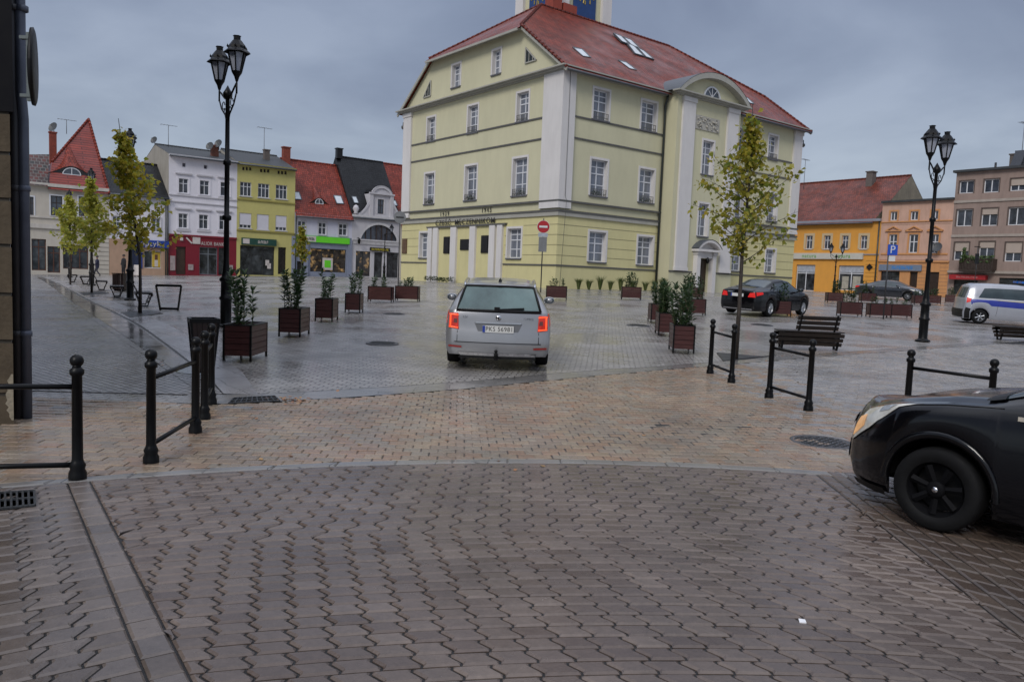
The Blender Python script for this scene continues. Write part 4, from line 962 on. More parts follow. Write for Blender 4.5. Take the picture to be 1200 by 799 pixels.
chimney(h, FL.p(sC + .6, -4.3, zr3 - .8), .8, 2.0, M('red_brick_chimney', (.22, .05, .03), .8, .3, 5))
b = MB(); b.tube([FL.p(sC + .1, .12, ze3 - .1), FL.p(sC + .1, .12, GZ(FL, 14))], .07, 8); b.build('downpipe', PIPE, h)
# --- ornate grey house with dark steep roof
sE = FL.px(468.5, 290)[0]; ze4 = FL.px(412, 251)[1]
h = empty('town_house', base(FL, sD + 3), 'ornate grey house with black tiled roof, curved gable dormer and big arched window', 'house')
o_gr = R_(FL, [zr_(G_, 455, 585, 536, 722), zr_(G_, 556, 590, 602, 730), zr_(G_, 625, 592, 690, 730)])
s, z, w_, h_ = FL.rect(*zr_(G_, 482, 440, 684, 524)); ac = arc(w_ / 2, h_, 16, s, z)
b = MB(); wall(b, FL, sD, sE, GZ(FL, 20), ze4, o_gr + [(s, z, w_, h_)]); 
for k in range(16):   # spandrels of the arch
    b.quad(FL.p(ac[k][0], 0, ac[k][1]), FL.p(ac[k + 1][0], 0, ac[k + 1][1]), FL.p(ac[k + 1][0], 0, z + h_), FL.p(ac[k][0], 0, z + h_))
b.build('front_wall', GREYS, h); b = MB(); shell(b, FL, sD + .01, sE - .01, GZ(FL, 20), ze4, DEP); b.build('side_wall', BEIGES, h)
b = MB(); b.quad(*[FL.p(a, -.14, c) for a, c in ac][::-1]); o = b.build('arched_window', PANE, h)
b = MB()
for k in range(1, 7):
    x = s - w_ / 2 + w_ * k / 7; top = np.interp(x, [q[0] for q in ac], [q[1] for q in ac]); FL.box(b, x - .05, x + .05, -.13, -.06, z, float(top))
b.build('mullion', M('dark_brown_frame', (.04, .025, .02), .5, .2, 4), o)
b = MB(); ac2 = arc(w_ / 2 + .28, h_ + .28, 16, s, z)
for k in range(16): b.quad(FL.p(ac[k][0], .1, ac[k][1]), FL.p(ac[k + 1][0], .1, ac[k + 1][1]), FL.p(ac2[k + 1][0], .1, ac2[k + 1][1]), FL.p(ac2[k][0], .1, ac2[k][1])); 
zz = FL.px(*G_(580, 528))[1]; FL.box(b, sD + .1, sE - .1, 0, .12, zz - .08, zz + .06)
for k in range(36): x = sD + .3 + (sE - sD - .6) * k / 35; FL.box(b, x - .05, x + .05, 0, .1, zz - .5, zz - .15)
FL.box(b, sD, sE, -.01, .22, ze4 - .25, ze4); b.build('moulding', M('pale_stucco_moulding', (.55, .54, .55), .8, .08, 2, dirt=.2), h)
for k, r in enumerate(o_gr): shop(h, FL, r, mat=SHOPW if k == 0 else SHOPD, cols=1 if k == 1 else 2, bars=())
YS = M('yellow_sign_panel', (.5, .42, .05), .5, .1, 3)
s_, z_, w2, h2 = FL.rect(*zr_(G_, 530, 566, 640, 586)); fbox(h, 'shop_sign', FL, (s_, z_, w2, h2), .14, .2, DARKPLATE); scribble(h, FL, s_, z_ + h2 / 2, w2 * .86, h2 * .55, YS, .2, 12)
zr4 = FL.px(430, 188, -4.8)[1]; sl4 = gable_roof('roof', h, FL, sD, sE, ze4, zr4, 9.6, SLATE, ov=.2, wallm=SLATE)
dr = FL.rect(*zr_(G_, 540, 262, 652, 388)); s, z, w_, h_ = dr; wn = FL.rect(*zr_(G_, 576, 300, 610, 380))
z = ze4; h_ = dr[1] + dr[3] - ze4 - .2
b = MB(); wall(b, FL, s - w_ / 2, s + w_ / 2, z, z + h_, [wn]); 
for k, (sx) in enumerate((s - w_ / 2, s + w_ / 2)):
    b.quad(FL.p(sx, 0, z), FL.p(sx, -3.2, z), FL.p(sx, -3.2, z + h_), FL.p(sx, 0, z + h_)); FL.box(b, sx - .22, sx + .22, -.02, .16, z, z + h_)
ag = arc(w_ / 2 - .1, .75, 12, s, z + h_ + .1); b.quad(*[FL.p(a, .05, c) for a, c in ag][::-1]); FL.box(b, s - w_ / 2 - .3, s + w_ / 2 + .3, -.02, .25, z + h_ - .08, z + h_ + .1)
for k in range(12): b.bar(FL.p(ag[k][0], .1, ag[k][1]), FL.p(ag[k + 1][0], .1, ag[k + 1][1]), .16, .3)
for sg_ in (-1, 1):   # the gable sweeps down in a concave curve on both sides
    for k in range(8):
        t0, t1 = k / 8, (k + 1) / 8; f = lambda t: (s + sg_ * (w_ / 2 + .2 + 1.7 * t), z + h_ * .62 * (1 - math.sqrt(max(0, 1 - (1 - t) ** 2))) ** 1.0)
        a, c = f(t0), f(t1); a = (a[0], z + h_ * .62 * (1 - t0) ** 2); c = (c[0], z + h_ * .62 * (1 - t1) ** 2)
        b.quad(FL.p(a[0], .04, z), FL.p(c[0], .04, z), FL.p(c[0], .04, c[1]), FL.p(a[0], .04, a[1])); b.bar(FL.p(a[0], .05, a[1]), FL.p(c[0], .05, c[1]), .1, .25)
b.build('gable_dormer', GREYS, h); window(FL, *wn, h, cols=2, bars=(.6,), frame=M('dark_brown_frame', (.04, .025, .02)), surround=GREYS, sw=.18)
b = MB()
for k in range(12): b.quad(FL.p(ag[k][0], .2, ag[k][1] + .1), FL.p(ag[k + 1][0], .2, ag[k + 1][1] + .1), FL.p(ag[k + 1][0], -3.3, ag[k + 1][1] + .1), FL.p(ag[k][0], -3.3, ag[k][1] + .1))
b.build('dormer_roof', SLATE, h)
b = MB(); b.lathe([(0, 0), (.3, .1), (.2, .3), (.38, .65), (.25, 1.0), (.0, 1.15)], FL.p(sD + .45, 0, ze4), 10); b.build('urn', GREYS, h)
skylight([G_(*q) for q in [(432, 286), (456, 287), (470, 322), (446, 321)]], h, FL, sl4, ze4, SKYG); skylight([G_(*q) for q in [(655, 308), (672, 308), (684, 336), (666, 336)]], h, FL, sl4, ze4, SKYG)
chimney(h, FL.p(sD + .3, -4.5, zr4 - .3), .7, 1.1, DARKPLATE)
b = MB(); q = FL.px(*G_(462, 530)); b.lathe([(0, -.35), (.14, -.25), (.2, .1), (.1, .3), (0, .4)], FL.p(q[0], .55, q[1]), 8); b.tube([FL.p(q[0], 0, q[1] + .35), FL.p(q[0], .5, q[1] + .4)], .03, 5); b.build('wall_lantern', BLACK, h)
# --- next house along, its red roof above the town hall's shoulder
h = empty('town_house', base(FL, sE + 5), 'red roofed house half hidden behind the left corner of the town hall', 'house')
zE = ze4 - .4; b = MB(); wall(b, FL, sE, sE + 9, GZ(FL, 27), zE); shell(b, FL, sE + .01, sE + 9, GZ(FL, 27), zE, DEP); b.build('wall', CREAMW, h); gable_roof('roof', h, FL, sE + .02, sE + 9, zE, FL.px(465, 193.5, -4.8)[1], 9.6, REDT)
h = empty('town_house', base(FL, sE + 14), 'plain cream house at the hidden end of the left row', 'house')
b = MB(); wall(b, FL, sE + 9, sE + 18, GZ(FL, 33), zE); shell(b, FL, sE + 9, sE + 18, GZ(FL, 33), zE, DEP); b.build('wall', LILAC, h); gable_roof('roof', h, FL, sE + 9.02, sE + 18, zE, zE + 4, 9.6, REDO)
# --- low white house with the optician
O_ = lambda x, y: (30 + x / 5.706, 210 + y / 5.706)
sF = FL.px(128, 290)[0]; ze5 = FL.px(170, 227)[1]; zf5 = FL.px(160, 281)[1]; zf5b = FL.px(160, 291)[1]
h = empty('town_house', base(FL, sF + 3), 'low white two storey house with slate roof and blue optician sign', 'house')
o_up = R_(FL, [zr_(O_, 582, 248, 634, 338), zr_(O_, 845, 262, 902, 354)])
o_gr = R_(FL, [zr_(O_, 556, 470, 630, 625), zr_(O_, 700, 460, 762, 610), zr_(O_, 792, 480, 908, 596)])
b = MB(); wall(b, FL, sF, sA - .02, zf5, ze5, o_up); b.build('upper_wall', LILAC, h)
b = MB(); wall(b, FL, sF, sA - .02, GZ(FL, -4), zf5, o_gr); b.build('ground_wall', M('peach_shopfront_wall', (.44, .29, .20), .8, .08, 1.5, dirt=.3), h); b = MB(); shell(b, FL, sF + .01, sA - .03, GZ(FL, -4), ze5, DEP); b.build('side_wall', BEIGES, h)
for r in o_up: window(FL, *r, h, cols=2, bars=(.6, -.3), sill=GREYS, surround=GREYS)
door(h, FL, o_gr[0], M('white_panel_door', (.5, .5, .52), .5, .06, 3)); door(h, FL, o_gr[1], M('dark_blue_door', (.02, .03, .07), .4, .2, 3)); o = shop(h, FL, o_gr[2], cols=2, bars=(), frame=WHITE)
BLUES = M('blue_optician_sign', (.012, .05, .28), .45, .12, 2)
s, z, w_, h_ = FL.rect(*zr_(O_, 690, 408, 955, 455)); fbox(h, 'shop_sign', FL, (s, z, w_, h_), .0, .2, BLUES); text(h, 'lettering', 'optyk', FL, s + .1, z + h_ / 2, .75, WTXT, v=.22)
s, z, w_, h_ = FL.rect(*zr_(O_, 848, 490, 904, 588)); fbox(h, 'poster', FL, (s, z, w_, h_), -.18, -.16, M('yellow_poster', (.55, .38, .04), .5, .15, 1.2)); fbox(h, 'poster_figure', FL, (s, z + .05, w_ * .4, h_ * .45), -.16, -.15, WTXT); fbox(h, 'poster_figure', FL, (s, z + h_ * .5, w_ * .34, h_ * .35), -.16, -.145, M('brown_hair_print', (.12, .05, .03), .6, .2, 5))
s, z, w_, h_ = FL.rect(*zr_(O_, 764, 470, 780, 595)); fbox(h, 'blue_panel', FL, (s, z, w_, h_), 0, .06, BLUES)
zr5 = FL.px(150, 190, -4.5)[1]; gable_roof('roof', h, FL, sF, sA - .05, ze5, zr5, 9.0, SLATE, ov=.35)
b = MB(); b.tube([FL.p(sA - .3, .12, ze5 - .2), FL.p(sA - .3, .12, GZ(FL, 0))], .06, 8); b.build('downpipe', PIPE, h)
# --- sandstone house under the big steep red roof
sG = FL.px(20, 290)[0]; ze6 = FL.px(100, 219)[1]
h = empty('town_house', base(FL, sF - 5), 'sandstone coloured house with steep bright red pointed roof and eyelid window', 'house')
o_up = R_(FL, [zr_(O_, 20, 118, 54, 240), zr_(O_, 168, 112, 246, 244), zr_(O_, 355, 118, 420, 248)])
o_gr = R_(FL, [zr_(O_, 40, 400, 138, 610), zr_(O_, 146, 450, 232, 625), zr_(O_, 250, 440, 420, 600)])
b = MB(); wall(b, FL, sG, sF - .02, GZ(FL, -12), ze6, o_up + o_gr)
b.build('front_wall', CREAMW, h); b = MB(); shell(b, FL, sG, sF - .03, GZ(FL, -12), ze6, DEP); b.build('side_wall', BEIGES, h)
b = MB()
zz = FL.px(*O_(200, 312))[1]; FL.box(b, sG, sF - .03, 0, .15, zz - .3, zz + .1); zz = FL.px(*O_(200, 262))[1]; FL.box(b, sG, sF - .03, 0, .1, zz - .05, zz + .12); FL.box(b, sG, sF - .03, 0, .3, ze6 - .3, ze6); b.build('moulding', TRIM, h)
b = MB()
for k in range(11): zz = GZ(FL, -12) + .6 + k * .42; [FL.box(b, a_, c_, 0, .02, zz - .015, zz + .015) for a_, c_ in ((FL.px(*O_(430, 400))[0], sF - .05),)]
b.build('render_groove', M('groove_brown', (.15, .13, .11), .8), h)
for r in o_up: window(FL, *r, h, cols=2, bars=(.65,), frame=M('dark_brown_frame', (.04, .025, .02)), surround=WHITE, sill=GREYS)
BRW = M('brown_timber_shopfront', (.09, .035, .02), .5, .2, 4)
for k, r in enumerate(o_gr): shop(h, FL, r, mat=SHOPD, cols=3 if k == 2 else 2, frame=BRW)
zap = 0; ap = FL.px(104, 140, -4.5); sl6 = (ap[1] - ze6) / 4.5
b = MB(); e0, e1 = FL.p(FL.px(56, 219)[0], .35, ze6 - .35 * sl6), FL.p(sF - .02, .35, ze6 - .35 * sl6); apx = FL.p(ap[0], -4.5, ap[1]); lp = rp(FL, 61, 190, sl6, ze6, 0); bk0, bk1 = FL.p(FL.px(56, 219)[0] - 1, -9.4, ze6 - .3), FL.p(sF - .02, -9.4, ze6 - .3)
b.quad(e0, e1, apx, lp); b.quad(e1, bk1, apx); b.quad(bk1, bk0, lp, apx); b.quad(bk0, e0, lp); o = b.build('roof', brickmat('bright_red_pantiles', (.27, .04, .024), (.19, .03, .02), (.06, .01, .008), 3.0, .28, .03, bump=1.0, rbase=(.25, .5)), h)
for a, c in ((e1, apx), (lp, apx)):
    b = MB(); tilesalong(a + Vector((0, 0, .05)), c + Vector((0, 0, .05)), .13); b.build('ridge', REDT, o)
b = MB(); q0, q1 = FL.p(sG - .5, .4, ze6 - .3), FL.p(FL.px(55, 219)[0], .4, ze6 - .3); q2, q3 = rp(FL, 58, 181, sl6 * .8, ze6, 0), rp(FL, 20, 181, sl6 * .8, ze6, 0); b.quad(q0, q1, q2, q3); b.build('side_roof', brickmat('tiles_with_moss', (.10, .025, .018), (.02, .02, .018), (.12, .11, .10), .4, .4, .04, bump=.6), h)
eyelid(h, FL, (84, 203), 2.3, .85, sl6, ze6, REDT)
cp = FL.p(FL.px(62, 180, -5)[0], -5, 0); cp.z = FL.px(62, 193, -5)[1]; chimney(h, cp, .6, 3.0, M('red_brick_chimney', (.22, .05, .03))); dish(h, cp + Vector((0, 0, 3.6)), .5); antenna(h, apx - Vector((2.2, 0, 1.5)), 1.4)
h = empty('town_house', base(FL, sG - 8), 'plain house at the far left end of the row behind the stone corner', 'house')
b = MB(); wall(b, FL, sG - 16, sG - .05, GZ(FL, -24), ze6); shell(b, FL, sG - 16, sG - .05, GZ(FL, -24), ze6, DEP); b.build('wall', LILAC, h); gable_roof('roof', h, FL, sG - 16, sG - .6, ze6, ze6 + 4, 9.0, REDO)
# ---------------- right hand row
V_ = lambda x, y: (920 + x / 3.994, 160 + y / 3.994)
U_ = lambda x, y: (1040 + x / 3.994, 160 + y / 3.994)
s0, s1 = FR.px(925, 300)[0], FR.px(1030, 300)[0]; ze = FR.px(980, 258)[1]; zf = FR.px(980, 302)[1]
h = empty('town_house', base(FR, -5), 'orange yellow house with big old red tiled roof and cream shop sign band', 'house')
o_up = R_(FR, [zr_(V_, *q) for q in [(98, 464, 128, 526), (182, 464, 212, 526), (266, 464, 296, 526), (353, 464, 384, 526)]])
o_gr = R_(FR, [zr_(V_, 50, 600, 138, 722), zr_(V_, 177, 600, 208, 742), zr_(V_, 248, 604, 366, 720)])
s0 -= 4
b = MB(); wall(b, FR, s0, s1, GZ(FR, -5), ze, o_up + o_gr); b.build('front_wall', ORANGE, h); b = MB(); shell(b, FR, s0, s1 - .01, GZ(FR, -5), ze, 13); b.build('side_wall', BEIGES, h)
b = MB()
for k in range(9): zz = GZ(FR, -5) + .5 + k * .42; FR.box(b, FR.px(*V_(370, 600))[0] + .15, s1 - .05, 0, .02, zz - .015, zz + .015)
b.build('render_groove', M('groove_orange', (.25, .12, .02), .8), h)
b = MB(); FR.box(b, s0, s1, -.01, .35, ze - .28, ze - .02); zz = FR.px(*V_(400, 552))[1]; FR.box(b, s0, s1, -.01, .1, zz - .05, zz + .05); b.build('moulding', M('grey_blue_gutter_board', (.25, .26, .3), .6, .1, 2), h)
for r in o_up: window(FR, *r, h, cols=2, bars=(.65,), sill=TRIM, surround=M('cream_window_surround', (.52, .40, .24), .8, .05, 2), sw=.26, depth=.2)
LACE = M('pale_window_lace', (.36, .38, .42), .5, .25, 4)
for k, r in enumerate(o_gr): shop(h, FR, r, mat=SHOPD, cols=1 if k == 1 else 2, frame=WHITE, bars=(.68,)); k != 1 and fbox(h, 'window_foil', FR, (r[0], r[1] + r[3] * .72, r[2] - .16, r[3] * .26), -.2, -.17, LACE)
for q in ((262, 654, 292, 712), (312, 654, 348, 712)): fbox(h, 'poster', FR, FR.rect(*zr_(V_, *q)), -.2, -.18, M('faded_poster', (.35, .33, .27), .6, .3, 3))
s, z, w_, h_ = FR.rect(*zr_(V_, 46, 546, 368, 574)); fbox(h, 'shop_sign', FR, (s - 2, z, w_ + 4, h_), 0, .25, M('cream_sign_board', (.5, .48, .42), .6, .06, 2)); GT = M('green_sign_letters', (.12, .35, .08), .5, .1, 3)
for x in (118, 275): q = FR.px(*V_(x, 560)); text(h, 'lettering', 'natura', FR, q[0], z + h_ / 2, .62, GT, v=.27)
q = FR.px(*V_(397, 611)); b = MB(); c = FR.p(q[0], .1, q[1]); b.box(c, (.5, .08, .5), ax=((FR.d3 + Vector((0, 0, 1))).normalized(), FR.n, (FR.d3 - Vector((0, 0, 1))).normalized())); b.build('wall_sign', DARKPLATE, h)
hd = 7.2; zr = FR.px(1010, 210, -hd)[1]; sl = gable_roof('roof', h, FR, s0, FR.px(1068, 207, -hd)[0], ze, zr, 14.4, REDO, ov=.5, wallm=M('worn_gable_render', (.22, .19, .14), .85, .2, 1, dirt=.5))
qq = FR.px(*V_(402, 205), -hd * .85); chimney(h, FR.p(qq[0], -hd * .85, zr - 1.5), .9, 2.0, M('grey_brown_chimney', (.12, .10, .09)))
b = MB(); b.tube([FR.p(s1 - .15, .15, ze - .3), FR.p(s1 - .15, .15, GZ(FR, 0))], .08, 8); b.build('downpipe', PIPE, h)
h = empty('town_house', base(FR, -18), 'salmon house with flat grey roof glimpsed behind the town hall edge', 'house')
zz = FR.px(932, 218)[1]; b = MB(); wall(b, FR, s0 - 14, s0 - .05, GZ(FR, -18), zz); shell(b, FR, s0 - 14, s0 - .05, GZ(FR, -18), zz, 12); b.build('wall', PINK, h)
b = MB(); FR.box(b, s0 - 14.2, s0 + .1, -12, .3, zz, zz + .25); b.build('roof', FELT, h)
p = at(942, 222, FR.p(s0 - 1, -9, 0).y); h2 = p; antenna(h, FR.p(s0 + 1.5, -6, zz), 4.0)
# sliver of salmon house standing behind, higher
# --- pink house
s2 = FR.px(1113, 300)[0]; zt = FR.px(1070, 236.5)[1]; zf = FR.px(1070, 306)[1]
h = empty('town_house', base(FR, 3.5), 'salmon pink house with small pediments over its windows and blue shop sign', 'house')
o_up = R_(FR, [zr_(U_, *q) for q in [(14, 352, 46, 394), (108, 350, 144, 392), (206, 348, 238, 390), (6, 458, 44, 544), (100, 458, 142, 545), (202, 458, 238, 546)]])
o_gr = R_(FR, [zr_(U_, -34, 630, 54, 725), zr_(U_, 102, 632, 138, 730), zr_(U_, 188, 634, 238, 742)])
b = MB(); wall(b, FR, s1, s2, zf, zt, o_up)
b.build('upper_wall', PINK, h); b = MB(); wall(b, FR, s1, s2, GZ(FR, 4), zf, o_gr); b.build('ground_wall', PEACH, h); b = MB(); shell(b, FR, s1 + .01, s2 - .01, GZ(FR, 4), zt, 8); b.build('side_wall', BEIGES, h)
for r in o_up: window(FR, *r, h, cols=2, bars=(.6,) if r[3] > 1.2 else (), fw=.09, surround=PEACH, sw=.16, depth=.2, sill=PEACH)
b = MB()
for s, z, w_, h_ in o_up[3:]:
    P = [(s - w_ / 2 - .4, z + h_ + .35), (s + w_ / 2 + .4, z + h_ + .35), (s, z + h_ + .8)]
    for a, c in zip(P, P[1:] + P[:1]): b.bar(FR.p(a[0], .1, a[1]), FR.p(c[0], .1, c[1]), .16, .1)
zz = FR.px(*U_(120, 398))[1]; FR.box(b, s1, s2, 0, .1, zz - .05, zz + .05); FR.box(b, s1, s2, 0, .12, zf - .1, zf + .05); zz = FR.px(*U_(120, 550))[1]; FR.box(b, s1 + .2, s2 - .2, 0, .08, zz - .08, zz + .08); b.build('moulding', PEACH, h)
b = MB()
for k in range(26):
    zz = GZ(FR, 4) + .4 + k * .36
    if zz < zt - .3 and not any(o[1] - .4 < zz < o[1] + o[3] + .9 for o in o_up[3:4] + o_up[:1]): FR.box(b, s1 + .1, s2 - .1, 0, .012, zz - .015, zz + .015) if zz > zf + .1 else [FR.box(b, a, c, 0, .012, zz - .015, zz + .015) for a, c in ((FR.px(*U_(144, 650))[0], FR.px(*U_(184, 650))[0]), (FR.px(*U_(242, 650))[0], s2 - .05))]
b.build('render_groove', M('groove_pink', (.24, .14, .10), .8), h)
b = MB(); FR.box(b, s1 - .05, s2 + .02, -8, .35, zt, zt + .2); b.build('roof', FELT, h)
for k, r in enumerate(o_gr): shop(h, FR, r, mat=SHOPD, cols=2) if k == 0 else door(h, FR, r, M('dark_brown_doors', (.03, .017, .012), .5, .2, 4))
s, z, w_, h_ = FR.rect(*zr_(U_, -36, 600, 162, 628)); fbox(h, 'shop_sign', FR, (s, z, w_, h_), 0, .2, M('pale_blue_sign', (.16, .20, .27), .5, .1, 3)); scribble(h, FR, s + w_ * .06, z + h_ / 2, w_ * .5, h_ * .45, M('bright_blue_letters', (.01, .22, .62), .5, .1, 3), .2, 9)
q = FR.px(*U_(243, 518)); dish(h, FR.p(q[0], .6, q[1]), .5, FR.n + Vector((.2, 0, .35)))
# --- brown block
s3 = s2 + 22; zt = FR.px(1113, 203.5)[1]; zf = FR.px(1113, 317)[1]
h = empty('apartment_block', base(FR, s2 + 5), 'four storey taupe brown flat roofed block with wide windows and a balcony', 'apartment block')
o_up = R_(FR, [zr_(U_, *q) for q in [(337, 208, 404, 266), (452, 200, 522, 262), (576, 196, 650, 254), (323, 342, 396, 420), (440, 336, 515, 418), (565, 332, 645, 415), (312, 495, 380, 578), (428, 492, 500, 575), (550, 495, 628, 585)]])
for k in range(3):
    for r in (2, 5, 8): o_up.append((o_up[r][0] + 3.4 * (k + 1), o_up[r][1], o_up[r][2], o_up[r][3]))
o_gr = [FR.rect(*zr_(U_, 308, 672, 420, 740)), FR.rect(*zr_(U_, 520, 662, 640, 735))]
b = MB(); wall(b, FR, s2, s3, GZ(FR, 12), zt, o_up + o_gr); b.build('front_wall', TAUPE, h); b = MB(); shell(b, FR, s2 + .01, s3, GZ(FR, 12), zt, 10); b.build('side_wall', TAUPE, h)
BL2 = M('cream_roller_blind', (.40, .33, .28), .7, .06, 2)
for k, r in enumerate(o_up): window(FR, *r, h, cols=2, surround=M('dark_window_reveal', (.09, .065, .055), .8, .1, 3), sw=.09, blind=(BL2, (.5, .35, .55)[k % 3]) if k in (2, 4, 6, 7, 8, 9, 11) else None, fw=.08, depth=.2)
b = MB()
for y in (308, 466, 632): zz = FR.px(*U_(300, y))[1]; FR.box(b, s2, s3, 0, .1 if y < 600 else .25, zz - .12, zz + .12)
b.build('moulding', M('beige_floor_band', (.36, .31, .27), .8, .1, 2, dirt=.3), h)
b = MB(); FR.box(b, s2 - .2, s3 + .2, -10, .4, zt, zt + .22); b.build('roof', FELT, h)
RS = M('red_shop_awning', (.34, .015, .02), .6, .15, 2)
s, z, w_, h_ = FR.rect(*zr_(U_, 300, 648, 470, 670)); fbox(h, 'shop_sign', FR, (s, z, w_, h_), 0, .6, RS); scribble(h, FR, s, z + h_ / 2, w_ * .6, h_ * .35, M('faint_pink_letters', (.5, .2, .2), .5, .1, 3), .6, 9)
for k, r in enumerate(o_gr): shop(h, FR, r, cols=3, mat=SHOPD)
for r in [(o_gr[1][0] + 4.5, o_gr[1][1], 3, o_gr[1][3])]: pass
s, z, w_, h_ = FR.rect(*zr_(U_, 360, 570, 512, 626)); b = MB(); FR.box(b, s - w_ / 2, s + w_ / 2, 0, 1.1, z - .15, z); FR.box(b, s - w_ / 2, s + w_ / 2, 1.04, 1.1, z + 1.0, z + 1.08)
for k in range(22): x = s - w_ / 2 + w_ * k / 21; FR.box(b, x - .05, x + .05, 1.05, 1.09, z, z + 1.0)
for sg_ in (-1, 1): FR.box(b, s + sg_ * w_ / 2 - .03, s + sg_ * w_ / 2 + .03, .05, 1.04, z, z + 1.06)
b.build('balcony', M('dark_brown_balcony', (.035, .022, .016), .6, .2, 4), h)
b = MB(); LF = M('balcony_leaves', (.05, .085, .02), .6, .5, 8)
for k in range(500):
    c = FR.p(s - w_ / 2 * ru(-1, 1) * (1 if k % 3 else .0) - (w_ * .42 if k % 3 == 0 else 0), ru(.6, 1.15), z + (ru(.7, 2.1) if k % 3 == 0 else ru(.7, 1.35))); u = Vector((ru(-1, 1), ru(-1, 1), ru(-1, 1))).normalized() * .16; v_ = u.orthogonal().normalized() * .09; b.quad(c - u, c + v_, c + u, c - v_)
b.build('balcony_plant', LF, h)
b = MB()
for k, x in enumerate((549, 599)):
    s, z = FR.px(*U_(x, 150)); P = [FR.p(s + a * 1.6, -1 - c * 1.2, zt + .3 + c * 1.7) for a, c in ((0, 0), (1, 0), (1, 1), (0, 1))]; b.quad(*P); b.bar(P[3], FR.p(s, -2.3, zt + .2), .08, .08); b.bar(P[2], FR.p(s + 1.6, -2.3, zt + .2), .08, .08)
b.build('solar_collector', M('solar_collector_glass', (.015, .018, .025), .12, .2, 3), h)
chimney(h, FR.p(FR.px(*U_(532, 160))[0], -3, zt), .8, 1.7, M('grey_brown_chimney', (.12, .10, .09))); b = MB(); q = FR.px(*U_(463, 160))[0]; b.tube([FR.p(q, -2, zt), FR.p(q, -2, zt + 1.0)], .1, 8); b.build('vent_pipe', DARKPLATE, h); antenna(h, FR.p(FR.px(*U_(562, 160))[0], -3, zt + .5), 4.2)
# ------------------------------------------------------------------ cars
TYRE = M('tyre_rubber', (.006, .006, .0065), .75, .25, 12, spec=.2)
RIMS = M('silver_alloy', (.42, .43, .45), .35, .1, 6, metal=.8)
RIMD = M('black_wheel_trim', (.004, .004, .005), .7, .2, 6, spec=.12)
CGLASS = M('car_window_glass', (.03, .045, .05), .05, .5, 1.2, spec=.9)
BLKP = M('black_car_plastic', (.006, .006, .0065), .5, .2, 10, spec=.25)
REDL = M('lit_red_tail_lamp', (.45, .02, .012), .15, .5, 14, spec=.7, emit=((1, .05, .015), .14))
REDD = M('red_tail_lamp', (.42, .012, .012), .35, .2, 9, spec=.3, emit=((1, .03, .02), .25))
CHROME = M('chrome_trim', (.6, .6, .62), .15, .1, 5, metal=1)
def sm(pts, x, w=.05):
    X = [p[0] for p in pts]; Y = [p[1] for p in pts]
    return float(sum(np.interp(x + d, X, Y) for d in (-w, -w / 2, 0, w / 2, w)) / 5)
